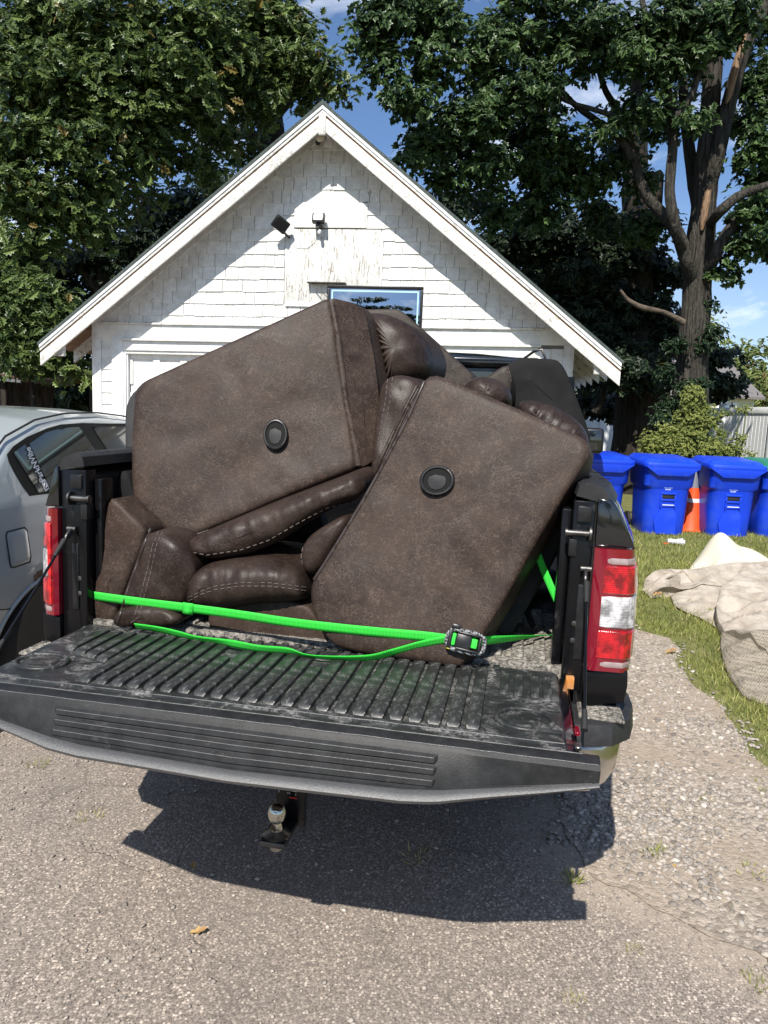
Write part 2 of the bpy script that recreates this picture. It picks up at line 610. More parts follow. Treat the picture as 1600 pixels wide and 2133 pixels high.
MT['rafter'] = mat_paintwood('rafter_paint', white=(0.66, 0.645, 0.62), wood=(0.24, 0.2, 0.17), amount=0.57, stretch=(4, 4, 4), sc=6)
MT['roofing'] = M('roofing', (0.045, 0.06, 0.055), (0.085, 0.10, 0.09), scale=30, rough=0.9, bmp=0.6, bscale=90)
MT['drip'] = M('metal_drip_edge', (0.74, 0.75, 0.74), (0.5, 0.49, 0.46), scale=9, lo=0.55, hi=0.75, rough=0.45)
MT['leather'] = mat_leather('brown_leather', (0.0235, 0.0148, 0.0112), (0.043, 0.0282, 0.0215), (0.120, 0.086, 0.068), 0.48, 8.0)
MT['leather_dark'] = mat_leather('brown_leather_puffy', (0.018, 0.0112, 0.0088), (0.034, 0.0225, 0.0178), (0.075, 0.053, 0.043), 0.37)
MT['leather_slab'] = mat_leather('dusty_brown_leather', (0.019, 0.0142, 0.0112), (0.040, 0.031, 0.0245), (0.095, 0.076, 0.063), 0.48)
MT['lining'] = M('black_lining', (0.016, 0.016, 0.017), (0.03, 0.03, 0.031), scale=9, rough=0.75, bmp=0.3, bscale=90)
MT['lining_grey'] = M('dark_grey_lining', (0.007, 0.007, 0.0075), (0.014, 0.014, 0.014), scale=5, spec=0.15, rough=0.8, bmp=0.25, bscale=140)
MT['cup_black'] = M('cup_black', (0.0025, 0.0025, 0.0025), rough=0.6, spec=0.15)
MT['thread'] = M('pale_thread', (0.105, 0.083, 0.072), rough=0.8)
MT['piping'] = M('brown_piping', (0.030, 0.020, 0.017), rough=0.4)
MT['black_plastic'] = M('black_plastic', (0.009, 0.009, 0.010), (0.016, 0.016, 0.017), scale=40, rough=0.36, spec=0.35)
MT['paint'] = M('black_car_paint', (0.0035, 0.004, 0.006), rough=0.16, coat=1.0)
MT['black_inner'] = M('black_painted_steel', (0.004, 0.004, 0.005), (0.035, 0.035, 0.035), scale=16, lo=0.62, hi=0.8, rough=0.25, rough2=0.7, spec=0.3)
MT['liner'] = mat_scuffed('bed_liner', (0.015, 0.0162, 0.0158), (0.30, 0.29, 0.275), 0.40, 0.60)
MT['liner_rib'] = mat_scuffed('bed_liner_rib', (0.0185, 0.0195, 0.0188), (0.28, 0.275, 0.265), 0.36, 0.62, (2, 1, 1))
MT['floor_dust'] = mat_scuffed('bed_floor', (0.03, 0.029, 0.027), (0.33, 0.30, 0.26), 0.6, 0.40)
MT['fascia'] = mat_scuffed('tailgate_trim', (0.0135, 0.0138, 0.0142), (0.11, 0.11, 0.11), 0.46, 0.70, fine=260, spec=0.2)
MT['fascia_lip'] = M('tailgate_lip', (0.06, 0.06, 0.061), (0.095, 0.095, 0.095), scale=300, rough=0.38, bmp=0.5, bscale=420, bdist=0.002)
MT['rail_cap'] = M('rail_cap_plastic', (0.016, 0.016, 0.017), (0.026, 0.026, 0.027), scale=25, rough=0.5, spec=0.35, bmp=0.3, bscale=300, bdist=0.002)
MT['chrome'] = M('chrome', (0.62, 0.60, 0.56), (0.42, 0.40, 0.37), scale=5, rough=0.16, rough2=0.34, metal=1.0)
MT['dull_steel'] = M('dull_steel', (0.16, 0.155, 0.15), (0.08, 0.075, 0.07), scale=30, rough=0.45, metal=1.0)
MT['steel'] = M('steel', (0.42, 0.41, 0.39), (0.2, 0.19, 0.17), scale=30, rough=0.35, metal=1.0)
MT['ball_chrome'] = M('worn_chrome_ball', (0.5, 0.48, 0.43), (0.08, 0.06, 0.045), scale=25, lo=0.5, hi=0.6, rough=0.14, rough2=0.6, metal=1.0)
MT['red_housing'] = M('red_lens_housing', (0.17, 0.004, 0.014), rough=0.12, coat=1.0)
MT['red_lens'] = mat_lens('red_lens', (0.40, 0.005, 0.010))
MT['red_bright'] = mat_lens('bright_red_lens', (0.62, 0.012, 0.014), vs_=260)
MT['white_lens'] = mat_lens('clear_lens', (0.46, 0.45, 0.46), 0.10, 130)
MT['pink_lens'] = M('reflector_strip', (0.27, 0.20, 0.20), (0.34, 0.27, 0.26), scale=60, rough=0.2, coat=0.6)
MT['amber'] = M('amber_lens', (0.46, 0.17, 0.035), (0.62, 0.34, 0.16), scale=40, rough=0.3)
MT['glass_dark'] = M('dark_glass', (0.008, 0.010, 0.011), rough=0.03, spec=0.8, coat=0.5)
MT['rubber'] = M('rubber', (0.012, 0.012, 0.012), rough=0.7)
MT['car_paint'] = M('grey_car_paint', (0.34, 0.378, 0.388), (0.355, 0.392, 0.40), scale=700, rough=0.32, metal=0.0, coat=0.9)
MT['rust'] = M('rust', (0.22, 0.11, 0.05), (0.1, 0.06, 0.035), scale=40, rough=0.85)
MT['green'] = None
MT['bin_blue'] = M('blue_plastic', (0.008, 0.050, 0.60), (0.03, 0.085, 0.56), scale=5, lo=0.5, hi=0.8, rough=0.33, bmp=0.15, bscale=200)
MT['bin_green'] = M('green_plastic', (0.02, 0.17, 0.10), rough=0.4)
MT['stamp'] = M('white_stamp', (0.36, 0.44, 0.75), rough=0.6)
MT['white_metal'] = M('white_metal_bar', (0.62, 0.66, 0.72), rough=0.3)
MT['orange'] = M('orange_cone', (0.80, 0.085, 0.012), (0.62, 0.07, 0.012), scale=15, rough=0.5)
MT['cone_band'] = M('reflective_band', (0.62, 0.62, 0.62), rough=0.4)
MT['cone_top'] = M('cone_dark_tip', (0.16, 0.17, 0.19), rough=0.5)
MT['vinyl'] = M('white_vinyl', (0.86, 0.87, 0.88), rough=0.5)
MT['felt'] = M('carpet_backing', (0.42, 0.372, 0.315), (0.27, 0.23, 0.187), scale=6, rough=0.95, bmp=0.8, bscale=45, bdist=0.012, spec=0.1)
MT['cream'] = M('cream_carpet', (0.56, 0.52, 0.42), (0.44, 0.42, 0.32), scale=5, lo=0.5, hi=0.8, rough=0.9, bmp=0.4, bscale=60, spec=0.1)
MT['woven'] = mat_woven()
MT['bark'] = M('maple_bark', (0.088, 0.080, 0.068), (0.030, 0.027, 0.023), scale=7, rough=0.9, bmp=1.0, bscale=9, bdist=0.12, stretch=(3.2, 3.2, 0.35), spec=0.1)
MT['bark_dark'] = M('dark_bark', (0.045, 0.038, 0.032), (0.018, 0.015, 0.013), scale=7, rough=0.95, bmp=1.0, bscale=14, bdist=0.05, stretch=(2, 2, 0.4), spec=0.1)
MT['bark_pale'] = M('pale_dead_bark', (0.12, 0.095, 0.072), (0.065, 0.05, 0.038), scale=12, rough=0.9, bmp=0.7, bscale=20, bdist=0.03, spec=0.1)
MT['torn_wood'] = M('torn_wood', (0.27, 0.165, 0.09), (0.09, 0.06, 0.04), scale=10, rough=0.85, bmp=0.8, bscale=24, stretch=(5, 5, 0.6))
MT['oak_leaf'] = mat_leaf('oak_leaf', (0.024, 0.050, 0.013), (0.175, 0.240, 0.068), 0.32, 0.34, (0.20, 0.15, 0.04))
MT['maple_leaf'] = mat_leaf('maple_leaf', (0.014, 0.036, 0.013), (0.100, 0.165, 0.052), 0.28, 0.38)
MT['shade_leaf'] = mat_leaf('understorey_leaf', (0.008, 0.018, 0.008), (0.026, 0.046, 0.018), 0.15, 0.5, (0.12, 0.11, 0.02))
MT['ivy_leaf'] = mat_leaf('ivy_leaf', (0.010, 0.026, 0.010), (0.030, 0.060, 0.022), 0.12, 0.45)
MT['hill_leaf'] = mat_leaf('hill_leaf', (0.075, 0.11, 0.025), (0.20, 0.24, 0.065), 0.2, 0.7, (0.19, 0.12, 0.05))
MT['bush_leaf'] = mat_leaf('bush_leaf', (0.13, 0.18, 0.035), (0.40, 0.43, 0.12), 0.35, 0.6)
MT['grass'] = mat_leaf('grass_blade', (0.135, 0.172, 0.040), (0.36, 0.37, 0.105), 0.35, 0.6, (0.52, 0.45, 0.22))
MT['dry_leaf'] = M('dry_leaf', (0.40, 0.26, 0.09), (0.24, 0.13, 0.055), scale=30, rough=0.7)
MT['pebble'] = mat_leaf('pebble_stone', (0.13, 0.115, 0.10), (0.42, 0.37, 0.32), 0.0, 0.85, (0.60, 0.53, 0.46))
MT['siding'] = M('cream_siding', (0.70, 0.66, 0.52), rough=0.7)
MT['grey_roof'] = M('grey_roof', (0.17, 0.155, 0.15), (0.12, 0.11, 0.105), scale=20, rough=0.9)
MT['brown_roof'] = M('brown_fascia', (0.09, 0.045, 0.032), rough=0.7)
MT['litter'] = M('clear_litter', (0.70, 0.71, 0.73), (0.45, 0.45, 0.5), scale=40, rough=0.2, bmp=0.5, bscale=60)
MT['board_face'] = M('reflective_board', (0.42, 0.45, 0.47), rough=0.02, metal=1.0)
MT['board_line'] = M('pale_blue_line', (0.40, 0.62, 0.66), rough=0.4)
MT['lamp_white'] = M('lamp_glass', (0.70, 0.71, 0.70), rough=0.15)
MT['cream_bulb'] = M('cream_bulb', (0.80, 0.74, 0.62), rough=0.3)
MT['white_print'] = M('white_print', (0.75, 0.76, 0.77), rough=0.5)
MT['red_print'] = M('red_print', (0.45, 0.03, 0.02), rough=0.5)
MT['yellow'] = M('yellow_tag', (0.7, 0.6, 0.02), rough=0.5)
MT['pvc_brown'] = M('brown_plastic_edge', (0.06, 0.05, 0.042), rough=0.6)


def mat_webbing():
    m, t, b = nt('green_webbing')
    v = coords(t)
    w = N(t, 'TexWave', wave_type='BANDS', bands_direction='X')
    w.inputs['Scale'].default_value = 75; w.inputs['Distortion'].default_value = 0.6
    t.links.new(v, w.inputs['Vector'])
    c = mixc(t, w.outputs['Fac'], (0.020, 0.50, 0.035), (0.075, 0.86, 0.10))
    c = mixc(t, math_node(t, 'MULTIPLY', ramp(t, noise_tex(t, v, 22, 6, 0.7), [(0.5, 0.0), (0.8, 1.0)]), 0.5), c, (0.10, 0.36, 0.08))
    t.links.new(c, b.inputs['Base Color'])
    b.inputs['Roughness'].default_value = 0.55
    b.inputs['Specular IOR Level'].default_value = 0.3
    bump(t, b, w.outputs['Fac'], 0.4, 0.002)
    tr = N(t, 'BsdfTranslucent'); tr.inputs['Color'].default_value = (0.02, 0.6, 0.04, 1)
    mx = N(t, 'MixShader'); mx.inputs[0].default_value = 0.2
    t.links.new(b.outputs[0], mx.inputs[1]); t.links.new(tr.outputs[0], mx.inputs[2])
    t.links.new(mx.outputs[0], t.nodes['Material Output'].inputs['Surface'])
    return m


MT['green'] = mat_webbing()


def mat_braid():
    m, t, b = nt('braided_edge')
    ch = N(t, 'TexChecker'); ch.inputs['Scale'].default_value = 150
    ch.inputs['Color1'].default_value = (0.012, 0.012, 0.012, 1); ch.inputs['Color2'].default_value = (0.22, 0.23, 0.24, 1)
    t.links.new(coords(t, rot=(0.6, 0.5, 0.7)), ch.inputs['Vector'])
    t.links.new(ch.outputs[0], b.inputs['Base Color'])
    b.inputs['Roughness'].default_value = 0.6
    return m


MT['braid'] = mat_braid()


# ------------------------------------------------------------------ numpy scatter
def mesh_np(name, V, Fc, k, mat, parent=None, tone=None, smooth=False):
    """V (n,3) verts, Fc (f,k) faces, tone per-vertex."""
    me = bpy.data.meshes.new(name)
    nv, nf = len(V), len(Fc)
    me.vertices.add(nv); me.vertices.foreach_set('co', np.ascontiguousarray(V, dtype=np.float32).ravel())
    me.loops.add(nf * k); me.loops.foreach_set('vertex_index', np.ascontiguousarray(Fc, dtype=np.int32).ravel())
    me.polygons.add(nf); me.polygons.foreach_set('loop_start', np.arange(0, nf * k, k, dtype=np.int32))
    try: me.polygons.foreach_set('loop_total', np.full(nf, k, dtype=np.int32))
    except Exception: pass
    me.update(calc_edges=True)
    if tone is not None:
        a = me.attributes.new('tone', 'FLOAT', 'POINT')
        a.data.foreach_set('value', np.ascontiguousarray(tone, dtype=np.float32))
    if smooth: me.polygons.foreach_set('use_smooth', [True] * nf)
    me.validate()
    return link_mesh(name, me, mat, parent)


def rot_frames(nrm, rng, spin=None):
    """Rotation matrices (n,3,3) whose third column is nrm and whose x axis is spun at random."""
    n = nrm / (np.linalg.norm(nrm, axis=1, keepdims=True) + 1e-9)
    ref = np.where(np.abs(n[:, 2:3]) < 0.95, np.array([[0, 0, 1.0]]), np.array([[1.0, 0, 0]]))
    a = np.cross(ref, n); a /= np.linalg.norm(a, axis=1, keepdims=True) + 1e-9
    b = np.cross(n, a)
    th = rng.uniform(0, 2 * np.pi, len(n)) if spin is None else spin
    c, s = np.cos(th)[:, None], np.sin(th)[:, None]
    x = a * c + b * s; y = -a * s + b * c
    return np.stack([x, y, n], axis=2)


def scatter(name, tv, tf, P, Rm, S, tone, mat, parent=None, kind=None):
    tv = np.array(tv, float); tf = np.array(tf, int)
    n, k = len(P), len(tv)
    V = np.einsum('nij,kj->nki', Rm, tv) * np.asarray(S).reshape(-1, 1, 1) + np.asarray(P)[:, None, :]
    Fc = (tf[None] + (np.arange(n) * k)[:, None, None]).reshape(-1, tf.shape[1])
    o = mesh_np(name, V.reshape(-1, 3), Fc, tf.shape[1], mat, parent, np.repeat(tone, k))
    if kind: o['kind'] = kind
    return o


def outline_leaf(half, fold=0.12, curl=0.25):
    """half: (along, width) points of one side from stem to tip; folded along the midrib; triangles."""
    v, f = [], []
    m = len(half)
    for a, w in half: v.append((a, 0.0, -curl * a * a))
    for s in (1, -1):
        for a, w in half: v.append((a + 0.0, s * w, fold * w - curl * a * a))
    for s in (1, 2):
        for i in range(m - 1):
            a, b, c_, d = i, i + 1, s * m + i + 1, s * m + i
            f.append((a, b, c_)); f.append((a, c_, d))
    return v, f


OAK = outline_leaf([(0, 0.02), (0.22, 0.10), (0.30, 0.24), (0.40, 0.12), (0.52, 0.34), (0.64, 0.15), (0.78, 0.27), (0.86, 0.10), (1.0, 0.0)])
MAPLE = outline_leaf([(0, 0.0), (0.05, 0.34), (0.26, 0.28), (0.42, 0.52), (0.52, 0.22), (0.72, 0.24), (1.0, 0.0)], 0.10, 0.3)
SIMPLE = outline_leaf([(0, 0.0), (0.35, 0.24), (0.7, 0.18), (1.0, 0.0)], 0.15, 0.3)


def clump_points(clumps, n, rng, shell=0.45, squash=0.85):
    c = np.array([k[:3] for k in clumps]); r = np.array([k[3] for k in clumps])
    w = r ** 2; w /= w.sum()
    idx = rng.choice(len(clumps), n, p=w)
    d = rng.normal(size=(n, 3)); d /= np.linalg.norm(d, axis=1, keepdims=True)
    rad = rng.uniform(0, 1, n) ** shell
    # lumpy outline
    lump = 1 + 0.22 * np.sin(d[:, 0] * 7 + idx) * np.sin(d[:, 2] * 6 + idx * 1.7) + rng.normal(0, 0.06, n)
    off = d * (rad * lump)[:, None] * r[idx][:, None]
    off[:, 2] *= squash
    return c[idx] + off, d, rad


def foliage(name, clumps, n, leaf, size, mat, parent, rng, sprig=6, droop=0.35, shell=0.45, yellow=0.01, spread=1.6):
    """Leaves in small sprigs spread through clumps (world spheres)."""
    # leaves gather in tight sub-clusters at twig ends, with air between them
    per = 48
    nc = max(1, n // per)
    cbase, cd, crad = clump_points(clumps, nc, rng, shell)
    cr = size * rng.uniform(1.3, 2.6, nc)
    m = nc * per
    q = rng.normal(size=(m, 3)); q /= np.linalg.norm(q, axis=1, keepdims=True)
    q *= (rng.uniform(0, 1, m) ** 0.45)[:, None]
    P = np.repeat(cbase, per, 0) + q * np.repeat(cr, per)[:, None] * np.array([1.15, 1.15, 0.62])
    # strays
    P += rng.normal(0, size * 0.35, (m, 3))
    D = np.repeat(cd, per, 0)
    nrm = D * 0.2 + q * 0.5 + np.array([-0.08, -0.34, 0.62]) + rng.normal(0, 0.36, (m, 3))
    Rm = rot_frames(nrm, rng)
    S = size * rng.uniform(0.6, 1.3, m)
    tone = np.clip(rng.normal(0.42, 0.2, m) + np.repeat(rng.normal(0, 0.14, nc), per), 0, 0.8)
    ye = rng.uniform(0, 1, m) < yellow
    tone[ye] = 1.0
    off = np.array(parent.location)
    return scatter(name, leaf[0], leaf[1], P - off, Rm, S, tone, mat, parent)


def px_clumps(lst, Y, jit=0.0, rng=None):
    out = []
    for q in lst:
        x, y, r = q[:3]
        yy = q[3] if len(q) > 3 else Y
        if jit: yy += rng.uniform(-jit, jit)
        p = at(x, y, yy)
        out.append((p.x, p.y, p.z, r * 0.84 / FPX * yy))
    return out


# ------------------------------------------------------------------ ground
def sheet(name, poly, z, mat, kind='structure'):
    bm = bmesh.new()
    f = bm.faces.new([bm.verts.new((x, y, z)) for x, y in poly])
    bmesh.ops.triangulate(bm, faces=[f])
    o = from_bm(name, bm, mat)
    for p in o.data.polygons:
        if p.normal.z < 0: o.data.flip_normals(); break
    return tag(o, kind=kind)


def ragged(pts, step=0.12, amp=0.05, seed=0.0):
    out = []
    for i in range(len(pts) - 1):
        a, b = Vector(pts[i]), Vector(pts[i + 1])
        n = max(1, int((b - a).length / step))
        for k in range(n):
            p = a.lerp(b, k / n)
            d = (b - a).normalized()
            w = noise.noise((p.x * 2.7 + seed, p.y * 2.7, 0)) * amp * 1.6 + noise.noise((p.x * 9 + seed, p.y * 9, 3)) * amp
            out.append((p.x - d.y * w, p.y + d.x * w))
    out.append(tuple(pts[-1]))
    return out


G = sheet('ground', [(-300, -300), (300, -300), (300, 400), (-300, 400)], 0.0, MT['soil'])
# driveway: asphalt, then a gravelly dirt shoulder, then the lawn
edge_a = ragged([(2.1, -7), (1.9, 1.2), (1.30, 2.05), (0.98, 2.31), (0.86, 2.6), (1.03, 3.0), (1.02, 3.6), (1.1, 5.0), (1.5, 7.0), (1.9, 9.0)], 0.06, 0.035, 5)
DRIVE = sheet('driveway', [(-9, -7)] + edge_a + [(2.6, 15.5), (-9, 15.5)], 0.004, MT['asphalt'])
edge_l = ragged([(2.3, 7.8), (2.02, 6.4), (1.98, 5.5), (2.17, 5.25), (1.98, 4.55), (1.96, 4.0), (1.85, 3.35), (1.76, 3.05), (1.70, 2.6), (1.85, 2.2), (2.0, 1.7), (2.4, 0.6), (2.6, -7)], 0.06, 0.05, 2)
GRAV = sheet('gravel_shoulder', [(1.9, -7)] + ragged([(1.75, 1.2), (1.15, 2.05), (0.84, 2.31), (0.74, 2.6), (0.86, 3.0), (0.82, 3.6), (0.85, 5.0), (1.2, 7.0), (1.6, 7.8)], 0.05, 0.05, 9) + edge_l, 0.008, MT['gravel'])


def lawn_x(y):
    xs = [p[0] for p in edge_l][::-1]; ys = [p[1] for p in edge_l][::-1]
    return np.interp(y, ys, xs)


# pebbles on the shoulder and loose grit on the asphalt
ICO = [(0, 0, 1), (0.9, 0, 0.42), (0.28, 0.85, 0.45), (-0.72, 0.53, 0.4), (-0.72, -0.53, 0.45), (0.28, -0.85, 0.4),
       (0.72, 0.53, -0.4), (-0.28, 0.85, -0.4), (-0.9, 0, -0.4), (-0.28, -0.85, -0.4), (0.72, -0.53, -0.4)]
ICOF = [(0, 1, 2), (0, 2, 3), (0, 3, 4), (0, 4, 5), (0, 5, 1), (1, 6, 2), (2, 6, 7), (2, 7, 3), (3, 7, 8), (3, 8, 4), (4, 8, 9), (4, 9, 5), (5, 9, 10), (5, 10, 1), (1, 10, 6)]


def pebbles(name, P, size, rng, mat):
    n = len(P)
    tv = np.array(ICO) * np.array([1.0, 0.75, 0.42])
    nr = np.array([[0, 0, 1.0]]) + rng.normal(0, 0.25, (n, 3))
    Rm = rot_frames(nr, rng)
    S = np.minimum(size * np.exp(rng.normal(0, 0.45, n)), size * 2.2)
    tone = np.clip(rng.beta(2.0, 2.6, n), 0, 1)
    P = P.copy(); P[:, 2] = 0.006 + S * 0.22
    return scatter(name, tv, ICOF, P, Rm, S, tone, mat, kind='stuff')


ny = 1.4 + 6.6 * RNG.uniform(0, 1, 110000) ** 1.5
nx = RNG.uniform(0.4, 2.6, 110000)
dl = np.interp(ny, [p[1] for p in edge_a], [p[0] for p in edge_a]) - 0.14
dr = lawn_x(ny)
cen = np.clip(np.minimum(nx - dl + 0.12, dr - nx + 0.10) / 0.25, 0, 1)
patch = np.array([noise.noise((x * 1.6, y * 1.6, 7)) for x, y in zip(nx, ny)])
keep = RNG.uniform(0, 1, len(nx)) < cen * np.clip(0.42 + patch * 1.3, 0.05, 1) * np.clip(1.3 - ny / 10, 0.3, 1)
PB = np.stack([nx[keep], ny[keep], np.zeros(keep.sum())], 1)
tag(pebbles('gravel', PB, 0.0085, RNG, MT['pebble']), 'grey and tan loose gravel along the driveway edge', 'gravel')
gx = RNG.uniform(-2.2, 1.6, 5200); gy = RNG.uniform(1.1, 6, 5200)
tag(pebbles('grit', np.stack([gx, gy, gx * 0], 1), 0.0048, RNG, MT['pebble']), 'fine loose grit scattered over the asphalt', 'grit', kind='stuff')

# grass
BLADE = [(-0.06, 0, 0), (0.06, 0, 0), (0.045, 0.13, 0.45), (-0.045, 0.13, 0.45), (0.0, 0.42, 0.85)]
BLADEF = [(0, 1, 2), (0, 2, 3), (3, 2, 4)]


def blades(name, P, h, tone, mat, parent=None, rng=RNG, lean=0.35, kind=None):
    n = len(P)
    Rm = rot_frames(np.array([[0, 0, 1.0]]) + rng.normal(0, lean, (n, 3)) * np.array([1, 1, 0.1]), rng)
    return scatter(name, BLADE, BLADEF, P, Rm, h, tone, mat, parent, kind)


def lawn(n, y0, y1, x1, hh):
    y = RNG.uniform(y0, y1, n); x = lawn_x(y) - 0.12 + (x1 - lawn_x(y)) * RNG.uniform(0, 1, n)
    edge = np.clip((x - lawn_x(y) + 0.12) / 0.35, 0.0, 1)
    p = np.array([noise.noise((a * 1.9, b * 1.9, 2)) for a, b in zip(x, y)])
    k = RNG.uniform(0, 1, n) < edge * np.clip(0.85 + p * 0.9, 0.1, 1)
    x, y, p, e = x[k], y[k], p[k], edge[k]
    t = np.clip(0.42 + p * 0.35 + RNG.normal(0, 0.18, len(x)), 0, 0.8)
    t[RNG.uniform(0, 1, len(x)) < 0.06] = 1.0
    h = hh * RNG.uniform(0.5, 1.3, len(x)) * (0.55 + 0.45 * e)
    return np.stack([x, y, x * 0], 1), h, t


a = lawn(70000, 2.2, 6.2, 4.6, 0.05)
b_ = lawn(52000, 6.2, 11.5, 8.0, 0.065)
c_ = (np.concatenate([a[0], b_[0]]), np.concatenate([a[1], b_[1]]), np.concatenate([a[2], b_[2]]))
tag(blades('grass', c_[0], c_[1], c_[2], MT['grass'], kind='stuff'), 'short sunlit grass growing on the lawn beside the driveway', 'grass')


def tuft(px, py, r, h, n, label, dry=0.3):
    p = ground(px, py)
    ang = RNG.uniform(0, 2 * np.pi, n); rr = r * np.sqrt(RNG.uniform(0, 1, n))
    P = np.stack([rr * np.cos(ang), rr * np.sin(ang), rr * 0], 1)
    t = np.clip(RNG.normal(0.55, 0.2, n), 0, 0.8); t[RNG.uniform(0, 1, n) < dry] = 1.0
    nr = np.stack([np.cos(ang) * rr / r * 0.9, np.sin(ang) * rr / r * 0.9, np.ones(n)], 1)
    Rm = rot_frames(nr + RNG.normal(0, 0.2, (n, 3)), RNG)
    o = scatter('grass_tuft', BLADE, BLADEF, P, Rm, h * RNG.uniform(0.35, 0.8, n), t, MT['grass'])
    o.location = (p.x, p.y, 0.004)
    tag(o, label, 'grass tuft', 'grass tufts in the driveway')


for a in (
    (75, 1597, 0.05, 0.04, 40, 'small green tuft in the asphalt just below the left end of the tailgate', 0.2),
    (185, 1702, 0.05, 0.04, 34, 'dry yellow tuft left of the shadow corner on the asphalt', 0.75),
    (868, 1790, 0.05, 0.06, 30, 'taller wispy tuft growing inside the truck shadow', 0.6),
    (1190, 1835, 0.03, 0.07, 26, 'green tuft straddling the right edge of the truck shadow', 0.1),
    (1366, 1782, 0.04, 0.06, 40, 'bright green tuft alone on the gravel between asphalt and dirt', 0.05),
    (1487, 1735, 0.05, 0.035, 34, 'flat green tuft on the dirt, upper of a pair near the lawn', 0.2),
    (1475, 1742, 0.03, 0.03, 16, 'flat green tuft on the dirt, lower of a pair near the lawn', 0.1),
    (1490, 1880, 0.05, 0.025, 34, 'wide flat tuft on the gravel below the dirt patch', 0.4),
    (1560, 1822, 0.05, 0.05, 30, 'dry tuft at the gravel edge by the photo\'s right border', 0.6),
    (1322, 1982, 0.025, 0.03, 26, 'small olive tuft alone on pale asphalt in the lower right', 0.2),
    (1198, 2085, 0.03, 0.035, 26, 'yellowish tuft in asphalt nearest the bottom edge', 0.7),
    (1587, 2050, 0.05, 0.04, 60, 'dense green tuft at the lower right border', 0.15),
    (1285, 1583, 0.025, 0.03, 22, 'small tuft on gravel beside the chrome bumper end', 0.2),
    (1473, 1670, 0.03, 0.04, 26, 'thin green tuft on the dirt halfway along the shoulder', 0.15),
):
    tuft(*a)


def fallen_leaf(px, py, s, rot, label, mat='dry_leaf', z=0.012):
    v, f = outline_leaf([(0, 0.02), (0.15, 0.16), (0.3, 0.1), (0.5, 0.3), (0.65, 0.14), (0.8, 0.2), (1, 0)], 0.35, -0.35)
    o = raw('fallen_leaf', [(a * s, b * s, c * s) for a, b, c in v], f, MT[mat], None, 30, recalc=False)
    p = ground(px, py); o.location = (p.x, p.y, z); o.rotation_euler = (0.15, 0.1, rot)
    tag(o, label, 'fallen leaf', 'fallen leaves on the driveway')


fallen_leaf(403, 1818, 0.036, 1.9, 'yellow fallen leaf on asphalt by the front edge of the shadow')
fallen_leaf(395, 1950, 0.05, 0.2, 'curled tan fallen leaf on asphalt in the foreground')
fallen_leaf(1385, 1365, 0.09, 0.4, 'orange brown fallen leaf where gravel meets grass', z=0.02)
fallen_leaf(1402, 1818, 0.03, 1.1, 'small reddish fallen leaf on the gravel right of the shadow')
fallen_leaf(1358, 1250, 0.10, 0.3, 'brown fallen leaf beside the carpet corner on the grass', z=0.05)

# ------------------------------------------------------------------ pickup truck
TYAW = R_(10.64)
TF = Frame(-0.21, 2.185, 0.0, TYAW)
truck = empty('pickup_truck', TF, label='black pickup truck with its scuffed tailgate down, loaded with recliners', cat='pickup truck')


def bed_profile(s, w):
    """Outer skin of a bedside, bottom to top (x, z); s = side, w = half width at the waist."""
    d = w - 0.985
    return [(s * (0.955 + d), 0.70), (s * (0.975 + d), 0.80), (s * (0.985 + d), 0.95), (s * (0.983 + d), 1.12), (s * (0.958 + d), 1.25), (s * (0.912 + d), 1.345), (s * (0.868 + d), 1.392)]


